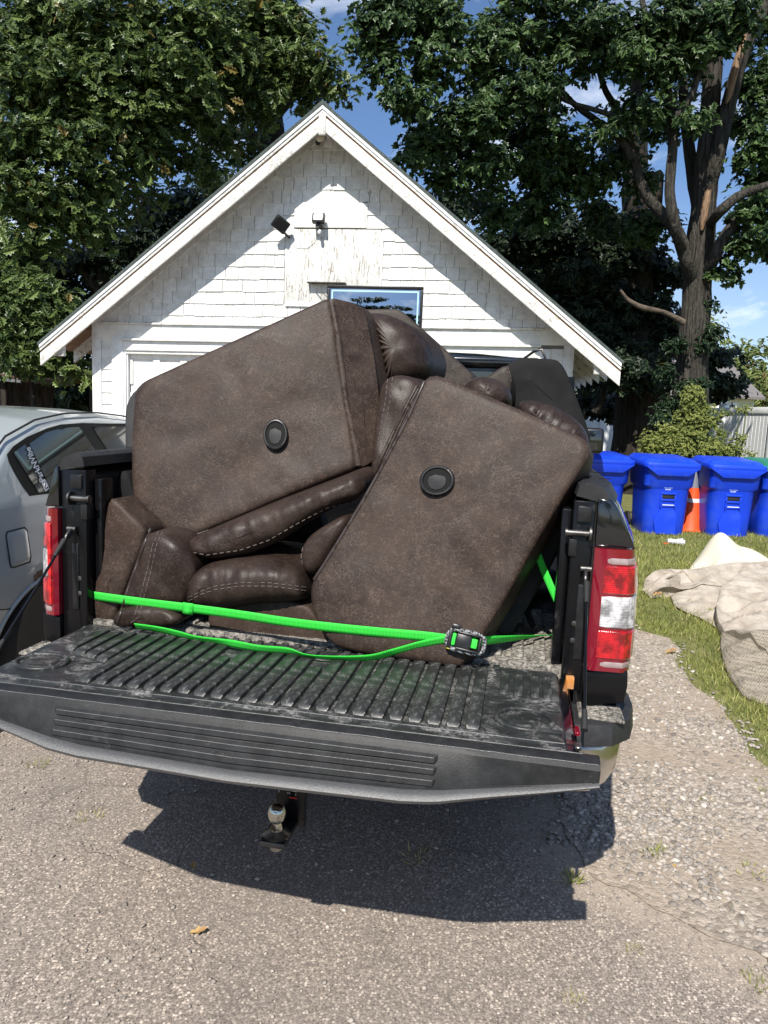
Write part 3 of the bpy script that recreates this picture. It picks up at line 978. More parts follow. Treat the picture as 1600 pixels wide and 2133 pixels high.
ST = [(0.0, 0.938), (0.03, 0.952), (0.09, 0.968), (0.2, 0.98), (0.45, 0.985), (1.0, 0.985), (1.78, 0.985)]
for s in (1, -1):
    rings = []
    for y, w in ST:
        if s < 0 and y < 0.15: w -= 0.034
        p = bed_profile(s, w)
        inner = [(s * 0.80, 1.392), (s * 0.80, 0.70)]
        rings.append([(x, y, z) for x, z in p + inner])
    # wheel opening left closed low down: the arch is cut as a dark flare
    loft('bedside', rings, MT['paint'], truck, smooth=35)
    # plastic rail cap
    rr = []
    for y, w in [(-0.012, 0.938), (0.03, 0.955), (0.2, 0.98), (1.78, 0.985)]:
        d = w - 0.985
        prof = [(0.765, 1.372), (0.772, 1.402), (0.79, 1.412), (0.85 + d, 1.412), (0.885 + d, 1.398), (0.908 + d, 1.360), (0.90 + d, 1.354)]
        rr.append([(s * x, y, z) for x, z in prof])
    cap = loft('rail_cap', rr, MT['rail_cap'], truck, smooth=30)
    for y0 in (0.16, 0.42):
        box('rail_cap_seam', s * 0.83 - 0.045, s * 0.83 + 0.045, y0, y0 + 0.006, 1.4115, 1.414, MT['black_plastic'], cap, 0.001, 1)
    # rear post of the bed: jamb plates, striker bolt, weld seams
    bm = bmesh.new()
    add_box(bm, *sorted((s * 0.76, s * (0.82 if s > 0 else 0.850))), -0.012, 0.05, 0.80, 1.36, 0.006)
    add_box(bm, s * 0.745 - 0.014, s * 0.745 + 0.014, 0.03, 0.10, 0.86, 1.33, 0.006)
    post = from_bm('bed_post', bm, MT['black_inner'], truck, 40)
    box('jamb_plate', s * 0.80 - 0.012, s * 0.80 + 0.012, -0.017, 0.0, 0.90, 1.12, MT['black_plastic'], post, 0.003)
    box('rubber_stop', s * 0.765 - 0.012, s * 0.765 + 0.012, -0.02, 0.02, 1.20, 1.25, MT['black_plastic'], post, 0.004)
    box('post_bracket', s * 0.79 - 0.02, s * 0.79 + 0.02, -0.022, 0.02, 1.30, 1.345, MT['black_plastic'], post, 0.004)
    # striker pin pointing inwards
    bm = bmesh.new()
    zc = 1.268
    add_tube(bm, [(s * 0.812, -0.02, zc), (s * 0.806, -0.02, zc)], 0.022, 16)
    add_tube(bm, [(s * 0.806, -0.02, zc), (s * 0.745, -0.02, zc)], 0.0095, 14)
    add_tube(bm, [(s * 0.747, -0.02, zc), (s * 0.741, -0.02, zc)], 0.013, 14)
    from_bm('striker_pin', bm, MT['dull_steel'], post, 40)
    for zz in (1.335, 1.005, 0.955):
        lathe('bolt', [(0.0, 0.0), (0.008, 0.001), (0.008, 0.004), (0.0, 0.006)], MT['dull_steel'], post, 10, Matrix.Translation((s * 0.785, -0.0125, zz)) @ Matrix.Rotation(R_(90), 4, 'X'))
    LI, LO = (0.0, 0.0) if s > 0 else (0.027, 0.030)      # the far lamp sits narrower on its post
    # lower plastic end of the bedside
    bm = bmesh.new()
    add_prism(bm, [(s * (0.822 + LI), 0.765), (s * (0.94 - LO), 0.79), (s * (0.945 - LO), 0.84), (s * (0.942 - LO), 0.883), (s * (0.824 + LI), 0.872)], -0.028, 0.03, 'y', 0.005)
    from_bm('corner_panel', bm, MT['black_inner'], truck, 40)
    # upper gloss corner panel
    bm = bmesh.new()
    add_prism(bm, [(s * (0.824 + LI), 1.236), (s * (0.934 - LO), 1.236), (s * (0.910 - LO * 0.8), 1.29), (s * (0.880 - LO * 0.3), 1.345), (s * 0.862, 1.368), (s * (0.824 + LI), 1.370)], -0.022, 0.03, 'y', 0.006)
    from_bm('upper_corner_panel', bm, MT['paint'], truck, 40)
    # taillight: housing wraps round the corner
    zt, zb = 1.232, 0.879
    rings = []
    for z in np.linspace(zb, zt, 9):
        t = (z - zb) / (zt - zb)
        xo = 0.944 - LO + 0.006 * math.sin(t * math.pi) - 0.012 * t
        r = [(s * (0.824 + LI), -0.030, z), (s * (0.836 + LI), -0.040, z), (s * (xo - 0.02), -0.034, z), (s * (xo - 0.004), -0.018, z), (s * (xo + 0.006), 0.01, z), (s * (xo + 0.012), 0.10, z), (s * (0.824 + LI), 0.10, z)]
        rings.append(r)
    tl = loft('taillight', rings, MT['red_housing'], truck, smooth=50)

    def lens(name, z0, z1, x0, x1, mat, proud=0.004, wrap=True):
        rg = []
        for z in (z0, z0 + 0.004, z1 - 0.004, z1):
            e = proud if z in (z0 + 0.004, z1 - 0.004) else 0.0
            t = (z - zb) / (zt - zb)
            xo = 0.944 - LO + 0.006 * math.sin(t * math.pi) - 0.012 * t
            xe = min(x1, xo - 0.02)
            x0 = min(x0, xe - 0.008)
            pts = [(s * x0, -0.0365 - e, z), (s * (x0 * 0.5 + xe * 0.5), -0.0375 - e, z), (s * xe, -0.034 - e, z)]
            if wrap:
                pts += [(s * (xo - 0.003 + e * 0.7), -0.018 - e * 0.7, z), (s * (xo + 0.007 + e), 0.012, z), (s * (xo + 0.012 + e), 0.06, z)]
            pts += [(s * (pts[-1][0] * s - 0.006), pts[-1][1] + 0.01, z), (s * x0, -0.028, z)]
            rg.append(pts)
        loft(name, rg, MT[mat], tl, smooth=28)
    lens('reflector_strip', 1.190, 1.207, 0.848 + LI * 0.7, 0.93, 'pink_lens', 0.0012)
    lens('red_lens', 1.104, 1.184, 0.854 + LI * 0.6, 0.93, 'red_lens')
    lens('reverse_lens', 1.006, 1.098, 0.852 if s > 0 else 0.883, 0.93, 'white_lens', wrap=True)
    if s < 0: lens('red_lens', 1.001, 1.1035, 0.866, 0.881, 'red_lens', wrap=False)
    lens('red_lens', 0.916, 1.000, 0.850 + LI * 0.6, 0.93, 'red_lens')
    lens('reflector_strip', 0.892, 0.908, 0.842 + LI * 0.8, 0.93, 'pink_lens', 0.0012)
    if s < 0:
        box('inner_lens', -0.881, -0.868, -0.0455, -0.036, 0.915, 1.185, MT['red_bright'], tl, 0.003)
    # cable from the post to the tailgate
    top = Vector((s * 0.808, -0.022, 1.168)); end = Vector((s * 0.792, -0.44, 0.862)) if s > 0 else Vector((-0.80, -0.40, 0.862))
    d = end - top
    cb = tube('tailgate_cable', [top + d * 0.12, top + d * 0.5 + Vector((0, 0, -0.006)), top + d * 0.93], 0.0042, MT['black_inner'], truck, 8)
    tube('cable_sleeve', [top + d * 0.10, top + d * 0.24], [0.009, 0.006], MT['rubber'], cb, 10)
    tube('cable_sleeve', [top + d * 0.88, top + d * 0.985], [0.006, 0.009], MT['rubber'], cb, 10)
    bm = bmesh.new()
    # flat eye of the cable end
    ring = [top + Vector((s * -0.004, 0.013 * math.sin(a) , 0.0)) + d.normalized() * (0.02 - 0.022 * math.cos(a)) for a in np.linspace(0, 2 * math.pi, 15)]
    add_tube(bm, ring, 0.0045, 8, cap=False)
    add_tube(bm, [top + Vector((s * -0.018, 0, 0)), top + Vector((s * 0.012, 0, 0))], 0.009, 12)
    from_bm('cable_eye', bm, MT['dull_steel'], cb, 40)

box('marker_lamp', 0.773, 0.797, -0.035, -0.012, 0.815, 0.85, MT['amber'], truck, 0.003)

# bed tub
bm = bmesh.new()
add_box(bm, -0.80, 0.80, 0.015, 1.76, 0.80, 0.862, 0.004)
floor = from_bm('bed_floor', bm, MT['floor_dust'], truck, 40)
me_rib = None
for i in range(22):
    x = -0.70 + i * 1.40 / 21
    if me_rib is None:
        bm = bmesh.new(); add_box(bm, -0.018, 0.018, 0.06, 1.66, 0.860, 0.872, 0.005)
        o = from_bm('floor_rib', bm, MT['floor_dust'], floor, 40); me_rib = o.data
    else:
        o = bpy.data.objects.new('floor_rib', me_rib); COL.objects.link(o); o.parent = floor
    o.location.x = x
box('bed_front_wall', -0.80, 0.80, 1.72, 1.78, 0.86, 1.39, MT['black_inner'], truck, 0.006)
for s in (1, -1):
    rings = [[(s * x, y, z) for x, z in [(0.80, 0.862), (0.775, 0.868), (0.765, 0.90), (0.765, 1.33), (0.80, 1.37)]] for y in (0.05, 0.9, 1.72)]
    loft('bed_side_liner', rings, MT['black_inner'], truck, smooth=30)
    # wheel house
    rings = [[(s * 0.79, y, 0.86), (s * 0.62, y, 0.86), (s * (0.62 + 0.02), y, 0.86 + h * 0.9), (s * 0.66, y, 0.86 + h), (s * 0.79, y, 0.86 + h)] for y, h in ((0.62, 0.01), (0.72, 0.16), (0.85, 0.22), (1.25, 0.22), (1.38, 0.16), (1.48, 0.01))]
    loft('wheel_house', rings, MT['black_inner'], truck, smooth=40)

# tailgate: steel shell, plastic liner with ribs, moulded trim on its top edge (now the rear)
tg = box('tailgate', -0.775, 0.775, -0.56, -0.022, 0.792, 0.842, MT['paint'], truck, 0.006)
# liner sheet with rolled rims
rings = []
for y, dz, dx in ((-0.012, -0.012, 0), (-0.02, 0.0, 0), (-0.05, 0.003, 0), (-0.058, 0.0, 0), (-0.48, 0.0, 0), (-0.487, 0.004, 0), (-0.503, 0.004, 0), (-0.51, 0.0, 0), (-0.522, 0.001, 0), (-0.528, 0.006, 0), (-0.548, 0.006, 0), (-0.556, -0.006, 0), (-0.556, -0.016, 0)):
    rings.append([(-0.762, y, 0.855 + min(dz, 0) - 0.012), (-0.755, y, 0.855 + dz - 0.004), (-0.745, y, 0.855 + dz), (-0.3, y, 0.855 + dz), (0.0, y, 0.855 + dz), (0.3, y, 0.855 + dz), (0.735, y, 0.855 + dz), (0.745, y, 0.855 + dz - 0.004), (0.752, y, 0.855 + min(dz, 0) - 0.012)])
liner = loft('liner', rings, MT['liner'], tg, closed=False, smooth=25)
sol = liner.modifiers.new('thickness', 'SOLIDIFY'); sol.thickness = 0.005; sol.offset = -1


def rib_mesh(w, h, y0, y1):
    """Half-round moulded rib running front to back with sloping ends."""
    prof = [(-w, 0), (-w * 0.9, h * 0.8), (-w * 0.6, h), (w * 0.6, h), (w * 0.9, h * 0.8), (w, 0)]
    rg = []
    for y, k, n_ in ((y1, 0.02, 0.75), (y1 - 0.006, 0.7, 0.95), (y1 - 0.016, 1, 1), (y0 + 0.016, 1, 1), (y0 + 0.006, 0.7, 0.95), (y0, 0.02, 0.75)):
        rg.append([(x * n_, y, z * k) for x, z in prof])
    return rg


rib_me = {}
NR = 27
for i in range(NR):
    x = -0.655 + i * 1.19 / (NR - 1)
    long_ = True
    key = 'full'
    y0, y1 = -0.476, -0.056
    if i in (0, 1, 2, 3): key, y0, y1 = 'short%d' % i, -0.27 - 0.018 * i, -0.07
    if i in (10, 16): key, y0, y1 = 'gap', -0.47, -0.20
    if key not in rib_me:
        o = loft('rib', rib_mesh(0.0182, 0.0125, y0, y1), MT['liner_rib'], tg, closed=True, smooth=35)
        rib_me[key] = o.data
    else:
        o = bpy.data.objects.new('rib', rib_me[key]); COL.objects.link(o); o.parent = tg
    o.location = (x, 0, 0.8555)
for i, x in enumerate((0.60, 0.638, 0.682, 0.715)):
    y0, y1 = (-0.235, -0.075)
    if 'corner' not in rib_me:
        o = loft('rib', rib_mesh(0.0125, 0.006, y0, y1), MT['liner_rib'], tg, closed=True, smooth=35); rib_me['corner'] = o.data
    else:
        o = bpy.data.objects.new('rib', rib_me['corner']); COL.objects.link(o); o.parent = tg
    o.location = (x, 0, 0.8555)
# scalloped heel beads by the hinge
bm = bmesh.new()
for i in range(30):
    x = -0.60 + i * 0.0405
    add_box(bm, x - 0.011, x + 0.011, -0.054, -0.024, 0.856, 0.8635, 0.004, 2)
from_bm('hinge_bead', bm, MT['liner_rib'], tg, 40)
for cx, cy, rx, ry in ((0.655, -0.385, 0.068, 0.062), (-0.665, -0.375, 0.07, 0.06)):
    bm = bmesh.new()
    add_tube(bm, [(cx + rx * math.cos(a), cy + ry * math.sin(a), 0.8565) for a in np.linspace(0, 2 * math.pi, 41)], 0.0065, 8, cap=False)
    ring = from_bm('cup_ring', bm, MT['liner'], tg, 50)
    lathe('cup_disc', [(0.0, 0.0), (0.044, 0.0), (0.04, 0.0035), (0.0, 0.004)], MT['liner'], ring, 28, Matrix.Translation((cx, cy, 0.8548)))
for cx in (0.70, 0.715):
    pass
box('side_rib', 0.685, 0.742, -0.452, -0.438, 0.853, 0.863, MT['liner'], tg, 0.004)
box('side_rib', 0.70, 0.742, -0.316, -0.305, 0.853, 0.861, MT['liner'], tg, 0.004)
# side skin of the tailgate, with red showing through the latch hole
box('latch_plate', 0.7755, 0.7785, -0.50, -0.10, 0.80, 0.84, MT['black_inner'], tg, 0.001, 1)
box('latch', 0.772, 0.785, -0.43, -0.39, 0.848, 0.858, MT['red_housing'], tg, 0.002, 1)
box('latch', 0.768, 0.782, -0.505, -0.475, 0.846, 0.856, MT['steel'], tg, 0.002, 1)
for cx, cy in ((0.035, -0.36), (-0.12, -0.455), (0.30, -0.18), (-0.115, -0.40)):
    lathe('fastener', [(0.0, 0), (0.014, 0.0), (0.013, 0.002), (0.008, 0.0022), (0.007, 0.0012), (0, 0.0012)], MT['black_plastic'], tg, 16, Matrix.Translation((cx, cy, 0.8556)))

# moulded rear trim with spoiler lip
FX = [-0.815, -0.80, -0.70, -0.60, -0.52, -0.46, -0.38, -0.2, 0.0, 0.2, 0.40, 0.46, 0.485, 0.52, 0.60, 0.70, 0.80, 0.815]


def fascia_bot(x):
    a = abs(x - 0.01)
    xs = [0, 0.40, 0.47, 0.56, 0.68, 0.83]; ys = [0.736, 0.743, 0.751, 0.768, 0.788, 0.816]
    return float(np.interp(a, xs, ys))


def fascia_y(x):
    return float(np.interp(abs(x), [0, 0.45, 0.82], [-0.642, -0.634, -0.592]))


rings, lips = [], []
for x in FX:
    zb_, yb = fascia_bot(x), fascia_y(x)
    lt = float(np.interp(abs(x), [0.46, 0.80], [1.0, 0.35]))
    rings.append([(x, -0.545, 0.861), (x, -0.562, 0.864), (x, -0.584, 0.858), (x, -0.594, 0.848), (x, yb + 0.012 * lt, zb_ + 0.027 * lt), (x, yb + 0.004, zb_ + 0.023 * lt), (x, yb + 0.03, zb_ + 0.012 * lt), (x, -0.52, 0.80), (x, -0.545, 0.84)])
    lips.append([(x, yb + 0.006, zb_ + 0.024 * lt), (x, yb - 0.010 * lt, zb_ + 0.018 * lt), (x, yb - 0.017 * lt, zb_ + 0.009 * lt), (x, yb - 0.012 * lt, zb_ + 0.000), (x, yb + 0.008, zb_ - 0.003), (x, yb + 0.05, zb_ + 0.006 * lt), (x, yb + 0.04, zb_ + 0.016 * lt)])
fas = loft('rear_trim', rings, MT['fascia'], tg, smooth=28)
loft('spoiler_lip', lips, MT['fascia_lip'], fas, smooth=50)
for k_, (t0, t1) in enumerate(((0.08, 0.27), (0.37, 0.56), (0.66, 0.86))):
    # three long raised bars on the trim face
    rg = []; edge_pts = []
    for x in (-0.468, -0.46, -0.2, 0.0, 0.2, 0.462, 0.470):
        zb_, yb = fascia_bot(np.clip(x, -0.40, 0.40)), fascia_y(x)
        A = Vector((x, -0.594, 0.848)); B = Vector((x, yb + 0.012, zb_ + 0.027))
        nrm = Vector((0, -(A.z - B.z), -(A.y - B.y) * -1)).normalized()
        nrm = Vector((0, -1, -0.55)).normalized()
        h = 0.0005 if abs(x) > 0.465 else 0.0085
        p0, p1 = A.lerp(B, t0), A.lerp(B, t1)
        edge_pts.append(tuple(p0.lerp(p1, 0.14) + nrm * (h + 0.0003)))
        rg.append([tuple(p0 - nrm * -0.0 + nrm * -0.002), tuple(p0.lerp(p1, 0.12) + nrm * h), tuple(p0.lerp(p1, 0.85) + nrm * h), tuple(p1 + nrm * -0.002)])
    tb = loft('trim_bar', rg, MT['fascia'], fas, smooth=15)
    tube('bar_highlight', edge_pts[1:-1], 0.0011, MT['fascia_lip'], tb, 6)  # pale worn bead, paints the highlight along the bar's top edge

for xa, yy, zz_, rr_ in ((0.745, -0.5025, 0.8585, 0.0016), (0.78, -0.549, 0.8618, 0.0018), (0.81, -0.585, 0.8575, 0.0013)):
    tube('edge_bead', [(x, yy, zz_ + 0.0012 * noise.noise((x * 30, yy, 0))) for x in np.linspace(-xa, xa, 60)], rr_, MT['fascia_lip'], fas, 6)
# bumper
rings_t, rings_c = [], []
for x, yr, top in ((-0.985, 0.16, 0.735), (-0.978, 0.04, 0.75), (-0.955, -0.06, 0.757), (-0.90, -0.125, 0.76), (-0.80, -0.155, 0.762), (-0.5, -0.17, 0.76), (0.0, -0.175, 0.76), (0.5, -0.17, 0.76), (0.80, -0.155, 0.762), (0.90, -0.125, 0.76), (0.955, -0.06, 0.757), (0.978, 0.04, 0.75), (0.985, 0.16, 0.735)):
    rings_t.append([(x, 0.2, 0.69), (x, 0.2, top - 0.01), (x, yr + 0.03, top), (x, yr + 0.012, top - 0.006), (x, yr, top - 0.03), (x * 1.002, yr - 0.004, 0.700), (x, yr + 0.02, 0.694)])
    x *= 0.975
    rings_c.append([(x, 0.2, 0.53), (x, 0.2, 0.692), (x, yr + 0.01, 0.694), (x, yr + 0.002, 0.685), (x * 0.995, yr + 0.012, 0.60), (x * 0.975, yr + 0.05, 0.535), (x * 0.96, yr + 0.085, 0.525)])
bum = loft('bumper', rings_c, MT['chrome'], truck, smooth=40)
loft('bumper_top', rings_t, MT['rail_cap'], bum, smooth=30)
for s in (1, -1):
    pad = box('step_pad', s * 0.88 - 0.07, s * 0.88 + 0.055, -0.105, 0.02, 0.757, 0.766, MT['floor_dust'], bum, 0.004)
    bm = bmesh.new()
    for k in range(9):
        add_box(bm, s * 0.88 - 0.065, s * 0.88 + 0.05, -0.10 + k * 0.013, -0.094 + k * 0.013, 0.765, 0.7695, 0.0015, 1)
    from_bm('tread_bar', bm, MT['floor_dust'], bum, 40)
box('step_edge', -0.21, 0.045, -0.20, -0.17, 0.562, 0.572, MT['pvc_brown'], bum, 0.002)
box('plate_recess', -0.22, 0.22, -0.178, -0.16, 0.575, 0.69, MT['black_plastic'], bum, 0.003)

# hitch
hx = 0.02
hit = empty('ball_mount', (0, 0, 0)); hit.parent = truck
bm = bmesh.new()
add_box(bm, hx - 0.032, hx + 0.032, -0.24, 0.3, 0.535, 0.60, 0.004)
add_box(bm, hx + 0.02 - 0.03, hx + 0.02 + 0.03, -0.262, -0.235, 0.405, 0.60, 0.004)
from_bm('drop_bar', bm, MT['black_plastic'], hit, 40)
box('drop_plate', hx - 0.032, hx + 0.052, -0.269, -0.2625, 0.43, 0.60, MT['black_inner'], hit, 0.002)
box('drop_tongue', hx - 0.038, hx + 0.034, -0.385, -0.262, 0.412, 0.430, MT['black_plastic'], hit, 0.006)
lathe('hitch_ball', [(0.017, 0.43), (0.019, 0.445), (0.015, 0.458), (0.0135, 0.466), (0.018, 0.471), (0.0225, 0.478), (0.0252, 0.488), (0.0252, 0.496), (0.0225, 0.507), (0.017, 0.5145), (0.009, 0.5185), (0.0, 0.5195)], MT['ball_chrome'], hit, 24, Matrix.Translation((hx - 0.002, -0.345, 0)))
lathe('ball_base', [(0.0, 0.428), (0.036, 0.428), (0.038, 0.433), (0.03, 0.437), (0.02, 0.446), (0.0, 0.447)], MT['steel'], hit, 24, Matrix.Translation((hx - 0.002, -0.345, 0)))
lathe('ball_nut', [(0.0, 0.385), (0.014, 0.386), (0.02, 0.392), (0.021, 0.411), (0.0, 0.411)], MT['steel'], hit, 6, Matrix.Translation((hx - 0.002, -0.345, 0)))
box('red_mark', hx + 0.004, hx + 0.018, -0.2715, -0.2692, 0.548, 0.565, MT['red_print'], hit, 0.0005, 1)
box('red_mark', hx + 0.008, hx + 0.03, -0.2715, -0.2692, 0.497, 0.501, MT['red_print'], hit, 0.0005, 1)


def text_mesh(name, s, size, mat, parent, M_, bold=0.0):
    cu = bpy.data.curves.new(name, 'FONT')
    cu.body = s; cu.size = size; cu.extrude = 0.0; cu.offset = bold
    cu.align_x = 'LEFT'; cu.align_y = 'CENTER'
    tmp = bpy.data.objects.new(name + '_tmp', cu); COL.objects.link(tmp)
    dg = bpy.context.evaluated_depsgraph_get()
    me = bpy.data.meshes.new_from_object(tmp.evaluated_get(dg))
    bpy.data.objects.remove(tmp); bpy.data.curves.remove(cu)
    me.name = name
    me.transform(M_)
    me.materials.clear()
    return link_mesh(name, me, mat, parent)


for tx, xx, zz, sz in (('6000', -0.026, 0.523, 0.0115), ('1000', 0.012, 0.520, 0.0095), ('3', -0.026, 0.512, 0.009), ('1\u00bc', 0.0, 0.511, 0.0085), ('1', 0.024, 0.509, 0.009)):
    text_mesh('scale_print', tx, sz, MT['white_print'], hit, Matrix.Translation((hx + xx, -0.2697, zz)) @ Matrix.Rotation(R_(90), 4, 'X'))
tube('wire_end', [(0.11, -0.19, 0.60), (0.112, -0.2, 0.575), (0.109, -0.205, 0.55)], 0.003, MT['pvc_brown'], truck, 6)
lathe('trailer_plug', [(0.0, 0), (0.022, 0.0), (0.024, 0.02), (0.02, 0.03), (0, 0.03)], MT['pvc_brown'], truck, 18, Matrix.Translation((0.085, -0.19, 0.565)) @ Matrix.Rotation(R_(90), 4, 'X'))

# underside, axle, wheels
bm = bmesh.new()
add_box(bm, -0.62, -0.50, 0.0, 5.0, 0.52, 0.70, 0.01); add_box(bm, 0.50, 0.62, 0.0, 5.0, 0.52, 0.70, 0.01)
add_box(bm, -0.78, 0.78, 0.05, 5.0, 0.70, 0.80, 0.01)
add_tube(bm, [(-0.80, 1.18, 0.40), (0.80, 1.18, 0.40)], 0.06, 12)
add_tube(bm, [(0.0, 1.18, 0.28), (0.0, 1.18, 0.54)], 0.13, 14)
from_bm('chassis', bm, MT['black_plastic'], truck, 40)
tyre_prof = [(0.24, -0.12), (0.36, -0.135), (0.395, -0.115), (0.40, -0.09), (0.40, 0.09), (0.395, 0.115), (0.36, 0.135), (0.24, 0.12)]
rim_prof = [(0.0, -0.02), (0.05, 0.03), (0.1, 0.05), (0.18, 0.06), (0.22, 0.10), (0.245, 0.115), (0.245, -0.10), (0.0, -0.1)]
for x, y in ((-0.85, 1.18), (0.85, 1.18), (-0.85, 4.75), (0.85, 4.75)):
    w = empty('wheel', (x, y, 0.405)); w.parent = truck
    Rm = Matrix.Rotation(R_(90 if x > 0 else -90), 4, 'Y')
    lathe('tyre', tyre_prof, MT['rubber'], w, 36, Rm)
    lathe('rim', rim_prof[::-1] if False else rim_prof, MT['steel'], w, 24, Rm)

# cab, hood
rings = []
for y, w, z0, z1 in ((1.82, 0.975, 0.55, 1.30), (1.9, 0.985, 0.5, 1.31), (3.0, 0.985, 0.5, 1.30), (3.75, 0.985, 0.5, 1.28), (3.9, 0.985, 0.5, 1.26), (4.6, 0.97, 0.5, 1.22), (5.15, 0.93, 0.5, 1.14), (5.28, 0.86, 0.5, 1.0)):
    rings.append([(-w * 0.96, y, z0), (-w, y, z0 + 0.2), (-w, y, z1 - 0.18), (-w * 0.975, y, z1 - 0.04), (-w * 0.9, y, z1), (0, y, z1 + 0.02), (w * 0.9, y, z1), (w * 0.975, y, z1 - 0.04), (w, y, z1 - 0.18), (w, y, z0 + 0.2), (w * 0.96, y, z0)])
cab = loft('cab_body', rings, MT['paint'], truck, smooth=40)


def cab_ring(y, zr, wr, zbelt=1.28, wb=0.90):
    return [(-wb, y, zbelt), (-(wr + 0.06), y, zbelt + (zr - zbelt) * 0.62), (-wr, y, zr - 0.06), (-wr * 0.9, y, zr - 0.015), (-wr * 0.5, y, zr + 0.004), (0, y, zr + 0.012), (wr * 0.5, y, zr + 0.004), (wr * 0.9, y, zr - 0.015), (wr, y, zr - 0.06), (wr + 0.06, y, zbelt + (zr - zbelt) * 0.62), (wb, y, zbelt)]


loft('cab_roof', [cab_ring(1.83, 1.50, 0.80), cab_ring(1.845, 1.82, 0.68), cab_ring(1.85, 1.89, 0.66), cab_ring(1.90, 1.915, 0.66), cab_ring(2.4, 1.94, 0.67), cab_ring(3.1, 1.92, 0.66), cab_ring(3.4, 1.84, 0.66), cab_ring(3.95, 1.32, 0.80)], MT['paint'], truck, smooth=40)
prism('rear_window', [(-0.60, 1.38), (0.60, 1.38), (0.585, 1.82), (-0.585, 1.82)], 1.818, 1.835, MT['glass_dark'], truck)
box('roof_spoiler', -0.60, 0.60, 1.79, 1.845, 1.845, 1.895, MT['paint'], truck, 0.014, 3)
for s in (1, -1):
    prism('cab_window', [(2.0, 1.33), (3.75, 1.33), (3.35, 1.80), (2.05, 1.82)], s * 0.80, s * 0.86, MT['glass_dark'], truck, 'x')
    mir = box('side_mirror', s * 1.085 - 0.085, s * 1.085 + 0.075, 3.2, 3.32, 1.36, 1.54, MT['black_plastic'], truck, 0.03, 4)
    box('mirror_glass', s * 1.08 - 0.068, s * 1.08 + 0.062, 3.195, 3.206, 1.378, 1.523, MT['glass_dark'], mir, 0.004, 2)
    box('mirror_arm', s * 0.98 - 0.05, s * 0.98 + 0.05, 3.24, 3.29, 1.34, 1.39, MT['black_plastic'], mir, 0.01)
    for y in (2.05, 2.95):
        box('door_handle', s * 0.99 - 0.012, s * 0.99 + 0.012, y, y + 0.18, 1.11, 1.14, MT['paint'], truck, 0.008)
tube('antenna', [(0.57, 2.0, 1.90), (0.63, 1.98, 1.945), (0.672, 1.97, 1.955), (0.70, 1.97, 1.89)], 0.007, MT['black_plastic'], truck, 6)

# ------------------------------------------------------------------ garage
GYAW = R_(7.24)
GF = Frame(-0.849, 9.3, 0.0, GYAW)
garage = empty('garage', GF, label='white shingled gable garage with flaking paint and a panelled door', cat='garage')
HW, HE, ZE, ZA, OH, GD = 3.068, 3.565, 2.299, 5.099, 0.40, 6.6
SL = (ZA - ZE) / HE
CT = math.cos(math.atan(SL))
SHEAR = Matrix(((1, 0, 0, 0), (0, 1, 0, 0), (0.0125, 0, 1, 0), (0, 0, 0, 1)))


def zund(x, d=0.06):
    return ZA - SL * abs(x) - d / CT


prism('gable_wall', [(-HW, 0), (-2.66, 0), (-2.66, 2.3), (2.66, 2.3), (2.66, 0), (HW, 0), (HW, zund(HW)), (0, zund(0)), (-HW, zund(HW))], 0.0, 0.12, MT['wall'], garage)
for s in (1, -1):
    box('side_wall', s * (HW - 0.06) - 0.06, s * (HW - 0.06) + 0.06, 0.12, GD, 0, zund(HW), MT['wall'], garage, 0)
prism('rear_wall', [(-HW, 0), (HW, 0), (HW, zund(HW)), (0, zund(0)), (-HW, zund(HW))], GD, GD + 0.1, MT['wall'], garage)


def band(s, d0, d1, x_end=HE, x0=0.0):
    return [(s * x0, ZA - SL * x0 - d0 / CT), (s * x_end, ZA - SL * x_end - d0 / CT), (s * x_end, ZA - SL * x_end - d1 / CT), (s * x0, ZA - SL * x0 - d1 / CT)]


for s in (1, -1):
    roof = prism('roof', band(s, 0.0, 0.028, HE + 0.02), -OH - 0.03, GD + 0.4, MT['roofing'], garage)
    prism('roof_deck', band(s, 0.0285, 0.055, HE - 0.01), -OH + 0.03, GD + 0.38, MT['bare_wood'], roof)
    prism('drip_edge', band(s, 0.0285, 0.062), -OH - 0.022, -OH + 0.029, MT['drip'], roof)
    prism('rake_moulding', band(s, 0.0625, 0.092), -OH - 0.010, -OH + 0.025, MT['rake'], roof)
    prism('rake_moulding', band(s, 0.0925, 0.112), -OH + 0.010, -OH + 0.03, MT['bare_wood'], roof)
    prism('rake_board', band(s, 0.1125, 0.235), -OH, -OH + 0.032, MT['rake'], roof, 'y', 0.003)
    # sloping trim where the wall meets the roof
    prism('wall_rake_trim', band(s, 0.056, 0.150, HW + 0.0, 0.03), -0.030, -0.001, MT['shingle'], garage)
    # ladder blocks under the overhang
    # rafter tails
    me = None
    for i in range(11):
        yy = -0.30 + i * 0.62
        a = math.atan(SL)
        if me is None:
            o = prism('rafter_tail', band(s, 0.056, 0.185, HE - 0.03, HW - 0.02), 0.0, 0.045, MT['rafter'], garage); me = o.data
        else:
            o = bpy.data.objects.new('rafter_tail', me); COL.objects.link(o); o.parent = garage
        o.location.y = yy
    box('eave_return', s * (HE - 0.17) - 0.12, s * (HE - 0.17) + 0.12, -OH + 0.05, -OH + 0.10, ZE - 0.17, ZE - 0.035, MT['rafter'], garage, 0.004)
prism('ridge_cap', [(-0.11, ZA - 0.075), (0, ZA + 0.012), (0.11, ZA - 0.075), (0.10, ZA - 0.088), (0, ZA - 0.003), (-0.10, ZA - 0.088)], -OH - 0.028, GD + 0.4, MT['roofing'], garage)
box('peak_block', -0.042, 0.042, -OH - 0.012, -OH + 0.03, ZA - 0.36, ZA - 0.125, MT['ply'], garage, 0.006)
